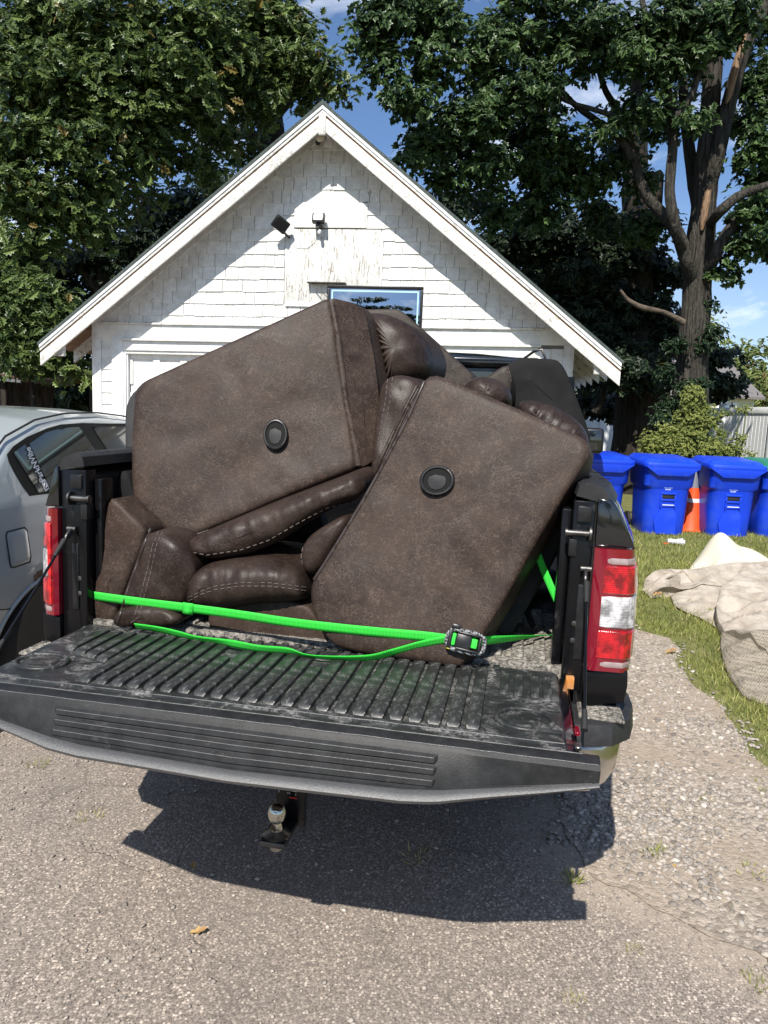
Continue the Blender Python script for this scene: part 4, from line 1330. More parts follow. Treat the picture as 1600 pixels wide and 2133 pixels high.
box('ridge_board', -0.02, 0.02, -OH + 0.034, GD, ZA - 0.27, ZA - 0.08, MT['rafter'], garage, 0)


def clip_poly(poly, a, b, c):
    """Keep a*x + b*z <= c."""
    out = []
    for i in range(len(poly)):
        p, q = poly[i], poly[(i + 1) % len(poly)]
        fp, fq = a * p[0] + b * p[1] - c, a * q[0] + b * q[1] - c
        if fp <= 0: out.append(p)
        if (fp < 0 < fq) or (fq < 0 < fp):
            t = fp / (fp - fq)
            out.append((p[0] + (q[0] - p[0]) * t, p[1] + (q[1] - p[1]) * t))
    return out


def shingle(x0, x1, z0, z1, rng):
    g = rng.uniform(0.0015, 0.004)
    zb = z0 + rng.uniform(-0.006, 0.005)
    poly = [(x0 + g, zb + rng.uniform(-0.002, 0.002)), (x1 - g, zb + rng.uniform(-0.002, 0.002)), (x1 - g, z1), (x0 + g, z1)]
    top = ZA - 0.105 / CT
    poly = clip_poly(poly, SL, 1, top)
    if len(poly) >= 3: poly = clip_poly(poly, -SL, 1, top)
    if len(poly) < 3: return
    xs = [p[0] for p in poly]; zs = [p[1] for p in poly]
    if max(xs) - min(xs) < 0.02 or max(zs) - min(zs) < 0.02: return
    off = rng.uniform(-0.002, 0.002)
    n = len(poly)
    V = [(x, -0.017 + off + (z - z0) / (z1 - z0) * 0.013, z + 0.0125 * x) for x, z in poly] + [(x, 0.0, z + 0.0125 * x) for x, z in poly]
    F = [tuple(range(n)), tuple(range(2 * n - 1, n - 1, -1))] + [(i, (i + 1) % n, n + (i + 1) % n, n + i) for i in range(n)]
    raw('shingle', V, F, MT['shingle'], garage)


srng = random.Random(11)
ROW = 0.1515
rows = [2.640] + [2.887 - ROW + ROW * j for j in range(0, 15)]
for j, z0 in enumerate(rows):
    z1 = rows[j + 1] if j + 1 < len(rows) else z0 + ROW
    half = min(2.95, (ZA - 0.105 / CT - z0) / SL)
    if half < 0.1: break
    segs = [(-half, half)]
    if z1 > 2.93 and z0 < 3.76: segs = [(-half, -0.52), (0.69, half)]
    elif 3.74 < z0 < 4.05: segs = [(-half, -0.405), (0.495, half)]
    for a, b in segs:
        if b - a < 0.04: continue
        x = a
        while x < b - 1e-6:
            w = srng.choice((srng.uniform(0.09, 0.18), srng.uniform(0.14, 0.29)))
            if b - (x + w) < 0.07: w = b - x
            shingle(x, x + w, z0, z1 + 0.004, srng)
            x += w
for s in (1, -1):
    for j in range(16):
        z0 = 2.30 - 0.15 * (j)
        x0, x1 = (s * 2.80, s * 2.95) if s > 0 else (-2.95, -2.80)
        V0 = 2.43 if j == 0 else z0 + 0.15
        bm = bmesh.new()
        raw('shingle', [(x0 + .003, -0.017, z0), (x1 - .003, -0.017, z0), (x1 - .003, -0.005, V0), (x0 + .003, -0.005, V0), (x0 + .003, 0, z0), (x1 - .003, 0, z0), (x1 - .003, 0, V0), (x0 + .003, 0, V0)],
            [(0, 1, 2, 3), (4, 5, 6, 7), (0, 1, 5, 4), (1, 2, 6, 5), (2, 3, 7, 6), (3, 0, 4, 7)], MT['shingle'], garage)
        bm.free()
    box('corner_board', s * 3.0125 - 0.0625, s * 3.0125 + 0.0625, -0.026, 0.0, 0, 2.70, MT['trim'], garage, 0.003)
    box('door_casing', s * 2.725 - 0.075, s * 2.725 + 0.075, -0.028, 0.0, 0, 2.425, MT['trim'], garage, 0.003)
    box('door_stop', s * 2.635 - 0.016, s * 2.635 + 0.016, -0.012, 0.07, 0, 2.285, MT['trim'], garage, 0.003)
    box('door_stop', s * 2.61 - 0.008, s * 2.61 + 0.008, 0.015, 0.07, 0, 2.26, MT['trim'], garage, 0.002)
box('frieze_cap', -2.95, 2.95, -0.055, -0.001, 2.612, 2.636, MT['rake'], garage, 0.003, 2, SHEAR)
box('frieze_board', -2.95, 2.95, -0.024, -0.001, 2.437, 2.611, MT['trim'], garage, 0.002, 2, SHEAR)
box('head_ledge', -2.68, 2.68, -0.060, -0.03, 2.408, 2.436, MT['trim'], garage, 0.003, 2, SHEAR)
box('head_board', -2.65, 2.65, -0.020, 0.05, 2.285, 2.4075, MT['trim'], garage, 0.002, 2, SHEAR)
box('head_stop', -2.62, 2.62, 0.0, 0.07, 2.245, 2.284, MT['trim'], garage, 0.002, 2, SHEAR)
# sectional door
door = box('garage_door', -2.605, 2.605, 0.085, 0.12, 0.0, 2.25, MT['door'], garage, 0.0)
NC = 14
pw = 5.21 / NC
for r in range(5):
    z = (0.0, 0.44, 0.92, 1.40, 1.72)[r] if r < 4 else 2.15
    box('rail', -2.605, 2.605, 0.064, 0.085, z, z + (0.10 if r < 4 else 0.10), MT['door'], door, 0.004)
zz = [(0.10, 0.44), (0.54, 0.92), (1.02, 1.40), (1.50, 1.72), (1.82, 2.15)]
me = None
for i in range(NC + 1):
    for z0, z1 in ((0.10, 0.44), (0.54, 0.92), (1.02, 1.40), (1.50, 1.72), (1.82, 2.15)):
        key = (z0, z1)
        x = -2.605 + i * pw
        xa, xb = max(-2.604, x - 0.045), min(2.604, x + 0.045)
        if z0 > 1.0:
            box('stile', xa, xb, 0.066, 0.085, z0 + 0.001, z1 - 0.001, MT['door'], door, 0.003, 1)
box('plywood_patch', -0.513, 0.681, -0.022, -0.001, 2.905, 3.785, MT['ply'], garage, 0.003)
box('patch_edge', 0.683, 0.712, -0.03, -0.001, 2.90, 3.76, MT['trim'], garage, 0.003)
box('upper_board', -0.402, 0.482, -0.034, -0.001, 3.800, 4.095, MT['trim'], garage, 0.004)
box('upper_board_edge', 0.484, 0.503, -0.03, -0.001, 3.800, 4.09, MT['trim'], garage, 0.003)
box('patch_sill', -0.50, 0.40, -0.034, -0.001, 2.856, 2.904, MT['trim'], garage, 0.003)
bm = bmesh.new()
for x, z, w, h in ((0.60, 3.38, 0.07, 0.30), (0.63, 3.60, 0.05, 0.12), (0.645, 3.15, 0.03, 0.3)):
    pass
bm.free()


def gworld(x, y, z):
    return GF.m @ Vector((x, y, z))


# things fixed to the garage
def garage_thing(name, x, y, z, label, cat, group=None):
    p = gworld(x, y, z)
    return empty(name, p, GYAW, label, cat, group)


fl = garage_thing('floodlight', -0.535, -0.17, 3.80, 'black square floodlight tilted on its corner, left of the plywood patch', 'floodlight', 'floodlights on the garage gable')
Mx = Matrix.Rotation(R_(20), 4, 'Z') @ Matrix.Rotation(R_(24), 4, 'X') @ Matrix.Rotation(R_(33), 4, 'Y')
bm = bmesh.new(); add_box(bm, -0.095, 0.095, -0.03, 0.03, -0.078, 0.078, 0.012, 3, Mx)
from_bm('housing', bm, MT['black_plastic'], fl, 40)
bm = bmesh.new(); add_box(bm, -0.08, 0.08, -0.034, -0.0305, -0.064, 0.064, 0.002, 1, Mx)
from_bm('lens', bm, MT['black_plastic'], fl, 40)
tube('bracket', [(0.03, 0.0, -0.08), (0.06, 0.05, -0.11), (0.07, 0.13, -0.12), (0.07, 0.168, -0.12)], 0.014, MT['black_plastic'], fl, 8)
fl2 = garage_thing('floodlight', -0.073, -0.15, 3.885, 'small floodlight with pale lens and motion sensor, centred above the plywood', 'floodlight', 'floodlights on the garage gable')
Mx = Matrix.Rotation(R_(-14), 4, 'X')
bm = bmesh.new(); add_box(bm, -0.075, 0.075, -0.02, 0.05, -0.058, 0.058, 0.008, 2, Mx)
from_bm('housing', bm, MT['black_plastic'], fl2, 40)
bm = bmesh.new(); add_box(bm, -0.056, 0.056, -0.026, -0.0205, -0.040, 0.042, 0.002, 1, Mx)
from_bm('lens', bm, MT['lamp_white'], fl2, 40)
bm = bmesh.new(); add_box(bm, -0.03, 0.03, 0.0, 0.14, -0.10, -0.06, 0.006); add_box(bm, -0.012, 0.012, 0.0, 0.04, -0.15, -0.10, 0.004)
from_bm('mount', bm, MT['black_plastic'], fl2, 40)
lathe('sensor', [(0.0, -0.03), (0.018, -0.025), (0.026, 0.0), (0.018, 0.02), (0.0, 0.022)], MT['lamp_white'], fl2, 16, Matrix.Translation((0.012, 0.02, -0.155)))
tube('wire', [gworld(-0.08, -0.03, 3.72) - fl2.location + Vector((0, 0, 0))] and [(-0.03, 0.12, -0.16), (-0.07, 0.123, -0.26), (-0.16, 0.124, -0.33), (-0.28, 0.124, -0.33), (-0.38, 0.124, -0.25), (-0.41, 0.122, -0.17)], 0.0035, MT['trim'], fl2, 6)
bl = garage_thing('bulb_light', -0.085, -0.16, 4.79, 'cream reflector bulb light in the garage peak', 'outdoor light')
Mx = Matrix.Rotation(R_(22), 4, 'Z') @ Matrix.Rotation(R_(82), 4, 'X')
lathe('bulb', [(0.0, 0.055), (0.04, 0.05), (0.058, 0.036), (0.055, 0.02), (0.03, -0.02), (0.022, -0.05), (0.0, -0.05)], MT['cream_bulb'], bl, 24, Mx)
lathe('socket', [(0.0, -0.115), (0.03, -0.115), (0.032, -0.06), (0.026, -0.045), (0.0, -0.045)], MT['black_plastic'], bl, 18, Mx)
box('base_plate', 0.02, 0.13, 0.135, 0.158, -0.05, 0.05, MT['trim'], bl, 0.006)
# backboard on its wall bracket
bb = garage_thing('basketball_backboard', 0.706, -0.5, 2.30, 'dark glossy basketball backboard with pale blue border, fixed to the garage', 'backboard')
box('board', -0.55, 0.55, 0.0, 0.022, 0.0, 0.722, MT['board_face'], bb, 0.012, 3)
bm = bmesh.new()
for x0, x1, z0, z1 in ((-0.565, 0.565, 0.706, 0.742), (-0.565, 0.565, -0.02, 0.016), (-0.565, -0.532, 0.0165, 0.7055), (0.532, 0.565, 0.0165, 0.7055)):
    add_box(bm, x0, x1, -0.014, 0.034, z0, z1, 0.008, 2)
from_bm('frame', bm, MT['black_plastic'], bb, 40)
bm = bmesh.new()
for x0, x1, z0, z1 in ((-0.515, 0.515, 0.672, 0.690), (-0.515, 0.515, 0.03, 0.048), (-0.515, -0.497, 0.0485, 0.6715), (0.497, 0.515, 0.0485, 0.6715)):
    add_box(bm, x0, x1, -0.0022, -0.0004, z0, z1, 0)
from_bm('border_line', bm, MT['board_line'], bb)
bk = garage_thing('hoop_bracket', 0.03, -0.03, 3.13, 'rusty bracket with bracing rods on the plywood behind the backboard', 'bracket')
bm = bmesh.new()
add_box(bm, -0.235, 0.245, -0.09, 0.006, 0.0, 0.014, 0.003)
add_tube(bm, [(-0.17, -0.06, 0.0), (0.03, -0.12, -0.17)], 0.006, 6); add_tube(bm, [(0.20, -0.06, 0.0), (0.10, -0.12, -0.14)], 0.006, 6)
from_bm('shelf', bm, MT['pvc_brown'], bk, 40)
bm = bmesh.new(); add_box(bm, 0.15, 0.23, -0.44, 0.006, -0.20, -0.12, 0.004)
from_bm('arm', bm, MT['black_inner'], bk, 40)

# ------------------------------------------------------------------ recliners in the bed
SB = {}   # name -> BVH in truck frame


class Soft:
    def __init__(self, root_local, name, label, cat='recliner', group='brown recliners in the truck bed'):
        self.b = Vector(root_local)
        p = TF.m @ self.b
        self.root = empty(name, p, TYAW, label, cat, group)
        self.bvhs = []

    def add(self, name, px, c, k=0.0, m=0.0, T=0.03, p=10.0, back=(0, 0.25, 0), mat='leather', rnd=4, step=0.02, wr=0.004, wf=9.0, pleats=(), parent=None, back_scale=0.97, flat=False, cross=(0.0, 30.0)):
        P0 = [TF.hit(x, y, c, k, m, 0.87) for x, y in px]
        if cross[0] or pleats: step = min(step, 0.0085); rnd = rnd * 4
        # resample the outline
        pts, frac = [], []
        n = len(P0)
        for i in range(n):
            a, b = P0[i], P0[(i + 1) % n]
            q = max(1, int((b - a).length / step))
            for j in range(q):
                pts.append(a.lerp(b, j / q)); frac.append(i + j / q)
        for _ in range(rnd):
            pts = [(pts[i - 1] + pts[i] * 2 + pts[(i + 1) % len(pts)]) / 4 for i in range(len(pts))]
        nn = len(pts)
        nrm = Vector((m, -1, k)).normalized()
        cen = sum(pts, Vector()) / nn
        back = Vector(back)
        # medial segment: long shapes shrink towards a spine instead of a point
        A3 = np.array([tuple(q - cen) for q in pts])
        w_, vec = np.linalg.eigh(A3.T @ A3 / nn)
        ax = Vector(vec[:, 2]); ha, hb = float(np.abs(A3 @ vec[:, 2]).max()), float(np.abs(A3 @ vec[:, 1]).max())
        hs = max(0.0, ha - hb * 1.0) if ha > 1.6 * hb else 0.0
        cens = [cen + ax * max(-hs, min(hs, (q - cen).dot(ax))) for q in pts]
        if hs > 0:
            # let the spine follow a bent outline: mid line of the two sides
            for i, q in enumerate(pts):
                s0 = (cens[i] - cen).dot(ax)
                near = [(r - cen) for r in pts if abs((r - cen).dot(ax) - s0) < hb * 0.5]
                if near:
                    side = ax.cross(nrm)
                    dd = [r.dot(side) for r in near]
                    cens[i] = cen + ax * s0 + side * ((max(dd) + min(dd)) / 2) + nrm * (cens[i] - cen).dot(nrm)
            for _ in range(6):
                cens = [(cens[i - 1] + cens[i] * 2 + cens[(i + 1) % nn]) / 4 for i in range(nn)]
        ts = [1.0, 0.992, 0.975, 0.95, 0.915, 0.87, 0.80, 0.71, 0.60, 0.47, 0.33, 0.17]
        if flat: ts = [1.0, 0.97, 0.6, 0.3]
        verts, faces = [], []
        bk_rings = [(1.0, 0.0)] if back.length < 1e-6 else [(back_scale, 1.0), ((1 + back_scale) / 2, 0.9), (1.0, 0.55), (1.003, 0.2)]
        arc = [0.0]
        for i in range(1, nn): arc.append(arc[-1] + (pts[i] - pts[i - 1]).length)
        if back.length > 1e-6:
            for sc, f in bk_rings:
                for i, q in enumerate(pts): verts.append(cens[i] + (q - cens[i]) * sc + back * f)
        for t in ts:
            for i, q in enumerate(pts):
                v = cens[i] + (q - cens[i]) * t
                h = T * max(0.0, 1 - t ** p) ** 0.5
                e = (1 - t ** 14)
                w = noise.noise(v * wf) * wr + noise.noise(v * wf * 2.7 + Vector((3, 1, 7))) * wr * 0.5
                if cross[0]:
                    sa = (v - cen).dot(ax); sv = (v - cen).dot(ax.cross(nrm))
                    cw = noise.noise(Vector((sa * cross[1], sv * cross[1] * 0.16, 2.0))) + 0.5 * noise.noise(Vector((sa * cross[1] * 2.3, sv * cross[1] * 0.3, 5.0)))
                    w += cross[0] * cw * (0.35 + 0.65 * min(1, 2.2 * abs(t - 0.35)))
                for (a, b, amp, fr, reach) in pleats:
                    f = frac[i]
                    if a <= f <= b:
                        edge = min(1.0, (f - a) * 4, (b - f) * 4)
                        g = max(0.0, 1 - abs((1 - t) / reach - 0.45) / 0.6)
                        w += amp * edge * g * (math.sin(arc[i] * fr + 3.0 * noise.noise(Vector((arc[i] * 13, t * 3, 1.0)))) - 0.2)
                verts.append(v + nrm * (h + w * e))
        R0 = (len(bk_rings) if back.length > 1e-6 else 0) + len(ts)
        for r in range(R0 - 1):
            for i in range(nn):
                a, b = r * nn + i, r * nn + (i + 1) % nn
                faces.append((a, b, b + nn, a + nn))
        if hs > 0:
            ci = len(verts)
            for i in range(nn):
                lp = verts[(R0 - 1) * nn + i]
                verts.append(Vector(cens[i]) + nrm * ((lp - cens[i]).dot(nrm)))
            for i in range(nn):
                a, b = (R0 - 1) * nn + i, (R0 - 1) * nn + (i + 1) % nn
                faces.append((a, b, ci + (i + 1) % nn, ci + i))
        else:
            ci = len(verts)
            verts.append(cen + nrm * (T + noise.noise(cen * wf) * wr))
            for i in range(nn):
                faces.append(((R0 - 1) * nn + i, (R0 - 1) * nn + (i + 1) % nn, ci))
        if back.length > 1e-6: faces.append(tuple(range(nn))[::-1])
        self.bvhs.append(BVHTree.FromPolygons(verts, faces))
        o = raw(name, [v - self.b for v in verts], faces, MT[mat], parent or self.root, 75)
        return o

    def drape(self, x, y, off=0.0, fallback=None):
        o = TF.i @ CAM_C; d = (TF.i3 @ ray(x, y)).normalized()
        best = None
        for b in self.bvhs:
            h = b.ray_cast(o, d)
            if h[0] is not None and (best is None or h[3] < best[3]): best = h
        if best is None: return None
        nn = best[1] if best[1].dot(d) < 0 else -best[1]
        return best[0] + nn * off

    def seam(self, name, px, r, mat, parent=None, off=0.0, dash=None):
        dense = []
        for i in range(len(px) - 1):
            (x0, y0), (x1, y1) = px[i], px[i + 1]
            n = max(2, int(math.hypot(x1 - x0, y1 - y0) / (2.0 if dash else 6.0)))
            for j in range(n): dense.append((x0 + (x1 - x0) * j / n, y0 + (y1 - y0) * j / n))
        dense.append(px[-1])
        P = [self.drape(x, y, off) for x, y in dense]
        P = [q - self.b for q in P if q is not None]
        if len(P) < 3: return None
        bm = bmesh.new()
        if dash:
            i = 0
            while i + dash[0] < len(P):
                add_tube(bm, P[i:i + dash[0] + 1:max(1, dash[0] // 2)], r, 4)
                i += dash[0] + dash[1]
        else:
            add_tube(bm, P, r, 6)
        return from_bm(name, bm, MT[mat], parent or self.root, 60)

    def handle(self, px, py, rx, ry, rot, c, k, m, lift):
        """Oval recliner release: raised ring, flat cup blackened like a shaded recess and a lever tab."""
        ctr = TF.hit(px, py, c, k, m, 0.87)
        nrm = Vector((m, -1, k)).normalized()
        u = Vector((1, 0, 0)); u = (u - nrm * u.dot(nrm)).normalized(); v = nrm.cross(u) * -1
        if v.z < 0: v = -v
        cr, sr = math.cos(rot), math.sin(rot)
        u2, v2 = u * cr + v * sr, v * cr - u * sr
        ctr = ctr + nrm * lift - self.b
        h = empty('recliner_handle', (0, 0, 0)); h.parent = self.root
        A = np.linspace(0, 2 * math.pi, 41)[:-1]
        prof = [(1.02, -0.014), (1.0, 0.004), (0.94, 0.007), (0.84, 0.007), (0.78, 0.003), (0.74, 0.0)]
        rings = [[ctr + u2 * (rx * s * math.cos(a)) + v2 * (ry * s * math.sin(a)) + nrm * z for a in A] for s, z in prof]
        loft('ring', rings, MT['black_plastic'], h, smooth=45)
        loft('cup', [[ctr + u2 * (rx * s * math.cos(a)) + v2 * (ry * s * math.sin(a)) + nrm * z for a in A] for s, z in ((0.77, 0.0022), (0.74, 0.0002), (0.4, 0.0), (0.02, 0.0))], MT['cup_black'], h, smooth=45)  # nearly flat disc, its black colour stands in for recess shade
        # lever tab
        pl = [(-0.40, -0.52), (-0.1, -0.66), (0.25, -0.60), (0.48, -0.35), (0.56, 0.0), (0.50, 0.22), (-0.05, 0.42), (-0.48, 0.30), (-0.58, 0.0), (-0.52, -0.3)]
        rg = [[ctr + u2 * (rx * a * s) + v2 * (ry * b * s) + nrm * z for a, b in pl] for s, z in ((1, -0.0002), (1, 0.0025), (0.92, 0.0045), (0.4, 0.005))]
        loft('lever', rg, MT['black_plastic'], h, smooth=30)
        return h


# -- back pieces first
SR = Soft((0.55, 0.8, 0.872), 'recliner', 'recliner behind the others at right, its black fabric back facing up')
SR.add('back_panel', [(1058, 756), (1088, 745), (1164, 749), (1180, 775), (1205, 840), (1222, 885), (1232, 925), (1180, 925), (1060, 850), (1030, 800)], 0.95, 0.15, 0.1, T=0.02, p=12, back=(0.02, 0.22, -0.10), mat='lining_grey', rnd=2, wr=0.006)
SR.add('side_fold', [(1000, 792), (1030, 775), (1058, 754), (1066, 775), (1066, 830), (1010, 830)], 0.90, 0.1, 0.0, T=0.02, p=5, back=(0.03, 0.2, -0.05), mat='leather_slab', rnd=3)
SR.add('footrest_roll', [(962, 800), (985, 788), (1020, 785), (1050, 797), (1070, 818), (1073, 840), (1040, 870), (960, 850)], 0.36, 0.2, 0.0, T=0.09, p=2.4, back=(0.0, 0.15, -0.05), mat='leather_dark', rnd=6, wr=0.005, cross=(0.016, 40))
SR.add('footrest_roll', [(1070, 842), (1095, 830), (1150, 845), (1195, 868), (1220, 893), (1230, 920), (1229, 960), (1100, 930)], 0.32, 0.2, 0.0, T=0.08, p=2.4, back=(0.0, 0.15, -0.05), mat='leather_dark', rnd=6, wr=0.005, cross=(0.016, 36))
SR.seam('stitching', [(975, 793), (968, 803), (966, 812)], 0.0013, 'thread', dash=(3, 2), off=0.001)
SR.seam('stitching', [(1057, 764), (1062, 778), (1065, 795)], 0.0016, 'thread', dash=(3, 1), off=0.001)

SA = Soft((-0.15, 0.32, 0.872), 'recliner', 'tall upper left recliner lying on its side, with pleated back cushion and ridge')
SA.add('back_panel', [(745, 645), (832, 643), (860, 668), (990, 785), (985, 815), (880, 830), (740, 800)], 0.98, 0.15, 0.1, T=0.012, p=14, back=(0.03, 0.12, -0.02), mat='leather_slab', rnd=2, wr=0.003)
SA.add('back_cushion', [(756, 656), (776, 650), (828, 664), (868, 688), (893, 722), (902, 760), (892, 795), (850, 805), (815, 810), (798, 840), (792, 790), (778, 720)], 0.50, 0.16, 0.15, T=0.10, p=2.6, back=(0.04, 0.2, 0.0), mat='leather_dark', rnd=5, wr=0.007, wf=7, pleats=((8.0, 12.0, 0.016, 150, 0.55), (0.0, 0.9, 0.010, 150, 0.5)), cross=(0.008, 14))
SA.add('lining_flap', [(262, 850), (276, 818), (300, 800), (330, 1000), (300, 1090), (270, 1060), (262, 960)], 0.30, 0.3, 0.0, T=0.01, p=8, back=(0.02, 0.12, 0.0), mat='lining', rnd=2)
A_C, A_K, A_M = 0.16, 0.26, 0.10
panA = SA.add('side_panel', [(283, 812), (300, 797), (690, 620), (703, 690), (722, 830), (748, 975), (600, 1035), (383, 1128), (345, 1105), (308, 1085), (282, 1048), (276, 1000), (277, 900)], A_C, A_K, A_M, T=0.022, p=44, back=(0.05, 0.26, -0.01), mat='leather', rnd=1, wr=0.010, wf=4.5)
_pa, _pb = TF.hit(692, 628, A_C, A_K, A_M, 0.87), TF.hit(746, 968, A_C, A_K, A_M, 0.87)
FM = A_M + 0.75
# plane of the front through the ridge between the two faces
FK = ((_pb.y - _pa.y) - FM * (_pb.x - _pa.x)) / (_pb.z - _pa.z)
FC = _pa.y - FK * (_pa.z - 0.87) - FM * _pa.x
fp = SA.add('front_panel', [(688, 621), (740, 633), (762, 660), (778, 740), (790, 830), (779, 955), (770, 968), (745, 977), (718, 830), (699, 700)], FC - 0.012, FK, FM, T=0.008, p=40, back=(0.02, 0.12, 0.0), mat='leather', rnd=1, wr=0.003, step=0.012)
SA.seam('ridge', [(691, 626), (703, 695), (720, 830), (747, 970)], 0.011, 'leather')
SA.handle(578, 909, 0.042, 0.055, 0.10, A_C, A_K, A_M, 0.028)
SA.seam('piping', [(383, 1124), (440, 1102), (520, 1069), (600, 1035), (680, 1006), (748, 978)], 0.006, 'piping', off=0.0)
SA.add('arm_pad', [(385, 1136), (400, 1120), (480, 1087), (560, 1054), (640, 1024), (720, 994), (748, 980), (764, 990), (768, 1018), (755, 1040), (700, 1055), (640, 1090), (580, 1130), (520, 1155), (450, 1166), (405, 1158)], 0.115, 0.10, 0.08, T=0.062, p=2.3, back=(0.0, 0.22, 0.02), mat='leather_dark', rnd=3, wr=0.006, wf=8, cross=(0.012, 26))
SA.seam('stitching', [(388, 1138), (402, 1150), (430, 1156), (500, 1146), (560, 1125), (620, 1090), (680, 1058), (735, 1045), (766, 1028)], 0.0016, 'thread', off=0.0012, dash=(5, 2))

SC_ = Soft((-0.4, 0.12, 0.872), 'recliner', 'lower left recliner with stitched cushions crushed beneath the upper one')
SC_.add('lining_gusset', [(225, 1010), (240, 985), (268, 968), (280, 1010), (300, 1070), (318, 1096), (300, 1120), (255, 1080)], 0.17, 0.1, 0.0, T=0.02, p=4, back=(0.02, 0.1, 0), mat='lining_grey', rnd=4)
SC_.add('side_panel', [(231, 1032), (240, 1030), (262, 1056), (290, 1080), (312, 1100), (300, 1135), (270, 1215), (247, 1290), (238, 1302), (200, 1293), (192, 1280), (200, 1220), (216, 1120)], 0.045, 0.06, 0.0, T=0.022, p=7, back=(0.02, 0.3, 0.0), mat='leather', rnd=3, wr=0.005)
SC_.add('arm_cushion', [(306, 1104), (325, 1102), (350, 1108), (385, 1122), (402, 1155), (417, 1182), (408, 1210), (394, 1235), (392, 1262), (340, 1272), (248, 1274), (262, 1235), (285, 1170)], 0.035, 0.06, 0.0, T=0.05, p=2.8, back=(0.0, 0.25, 0.0), mat='leather_dark', rnd=4, wr=0.014, wf=9)
SC_.add('lower_roll', [(246, 1266), (300, 1258), (350, 1264), (384, 1276), (388, 1295), (360, 1306), (300, 1305), (255, 1308), (232, 1302)], -0.005, 0.0, 0.0, T=0.035, p=2.4, back=(0.0, 0.2, 0.0), mat='leather_dark', rnd=4, wr=0.010, wf=12, cross=(0.008, 26))
SC_.seam('piping', [(313, 1102), (295, 1150), (268, 1225), (246, 1295)], 0.0055, 'piping')
SC_.seam('stitching', [(338, 1108), (325, 1140), (315, 1190), (300, 1245), (290, 1285), (270, 1300)], 0.0015, 'thread', off=0.001, dash=(4, 2))
SC_.seam('stitching', [(330, 1108), (317, 1140), (307, 1190), (292, 1245), (280, 1285)], 0.0015, 'thread', off=0.001, dash=(4, 2))
SC_.add('base_panel', [(436, 1262), (560, 1240), (650, 1262), (664, 1290), (692, 1328), (690, 1344), (600, 1338), (442, 1322), (434, 1305)], 0.06, 0.03, 0.0, T=0.012, p=14, back=(0.0, 0.35, 0.0), mat='leather', rnd=2, wr=0.004)
SC_.add('seat_cushion', [(391, 1245), (396, 1215), (415, 1188), (440, 1170), (500, 1160), (560, 1158), (610, 1166), (636, 1180), (645, 1215), (650, 1248), (600, 1256), (540, 1256), (480, 1270), (420, 1266), (393, 1263)], 0.075, 0.12, 0.0, T=0.10, p=2.4, back=(0.0, 0.2, 0.02), mat='leather_dark', rnd=4, wr=0.008, wf=7, cross=(0.014, 24))
SC_.seam('stitching', [(393, 1252), (420, 1238), (450, 1228), (500, 1221), (560, 1221), (610, 1227), (648, 1232)], 0.0015, 'thread', off=0.001, dash=(5, 2))
SC_.seam('stitching', [(393, 1245), (420, 1231), (450, 1221), (500, 1214), (560, 1214), (610, 1220), (646, 1225)], 0.0015, 'thread', off=0.001, dash=(5, 2))
SC_.add('hole_shade', [(380, 1120), (660, 1040), (700, 1200), (690, 1290), (380, 1280)], 0.52, 0.1, 0.0, T=0.01, p=8, back=(0, 0.1, 0), mat='lining', rnd=2)  # black sheet filling the hole between the cushions, stands in for shade

SBq = Soft((0.45, 0.12, 0.872), 'recliner', 'right hand recliner standing on a corner at the tailgate edge')
B_C, B_K, B_M = -0.035, 0.26, -0.05
SBq.add('front_fold', [(796, 790), (812, 781), (850, 782), (882, 790), (886, 830), (850, 900), (800, 985), (772, 1010), (780, 900)], 0.20, 0.25, 0.0, T=0.035, p=3.2, back=(0.03, 0.2, 0.0), mat='leather_dark', rnd=4, wr=0.008, wf=8)
for x0 in (812, 822):
    SBq.seam('stitching', [(x0 - 4, 786), (x0 - 8, 830), (x0 - 17, 880), (x0 - 27, 940)], 0.0015, 'thread', off=0.001, dash=(4, 2))
for i, dx in enumerate((0, 11, 20)):
    SBq.seam('pleat_fold', [(868 + dx * 0.3, 806 + i * 5), (845 + dx * 0.5, 850), (818 + dx * 0.6, 905), (790 + dx * 0.6, 965), (768 + dx * 0.7, 1020)], 0.0075, 'leather_dark', off=0.0)
SBq.add('arm_pad', [(632, 1130), (650, 1110), (700, 1082), (728, 1060), (740, 1075), (700, 1150), (664, 1200), (650, 1215), (634, 1195), (624, 1160)], 0.07, 0.1, 0.0, T=0.045, p=2.6, back=(0.03, 0.2, 0.0), mat='leather_dark', rnd=4, wr=0.006)
SBq.seam('stitching', [(634, 1130), (628, 1155), (632, 1185), (646, 1205)], 0.0015, 'thread', off=0.001, dash=(4, 2))
SBq.add('side_panel', [(897, 780), (912, 782), (1000, 818), (1080, 852), (1160, 888), (1222, 916), (1234, 934), (1230, 952), (1180, 1030), (1120, 1130), (1060, 1240), (1008, 1325), (962, 1393), (900, 1382), (760, 1362), (700, 1347), (676, 1322), (655, 1282), (647, 1235), (655, 1205), (700, 1135), (760, 1035), (800, 965), (850, 870), (880, 797)], B_C, B_K, B_M, T=0.026, p=34, back=(0.03, 0.16, -0.05), mat='leather', rnd=1, wr=0.010, wf=4.5)
SBq.seam('piping', [(652, 1213), (700, 1137), (762, 1034), (800, 966), (850, 872), (884, 796)], 0.006, 'piping')
SBq.handle(914, 1005, 0.053, 0.046, 0.15, B_C, B_K, B_M, 0.033)
SBq.add('base_lining', [(1232, 940), (1200, 1000), (1100, 1180), (1020, 1310), (1060, 1330), (1120, 1230), (1215, 1040)], 0.22, 0.2, 0.0, T=0.01, p=6, back=(0.03, 0.2, 0.0), mat='lining', rnd=2)
ALLS = [SR, SA, SC_, SBq]


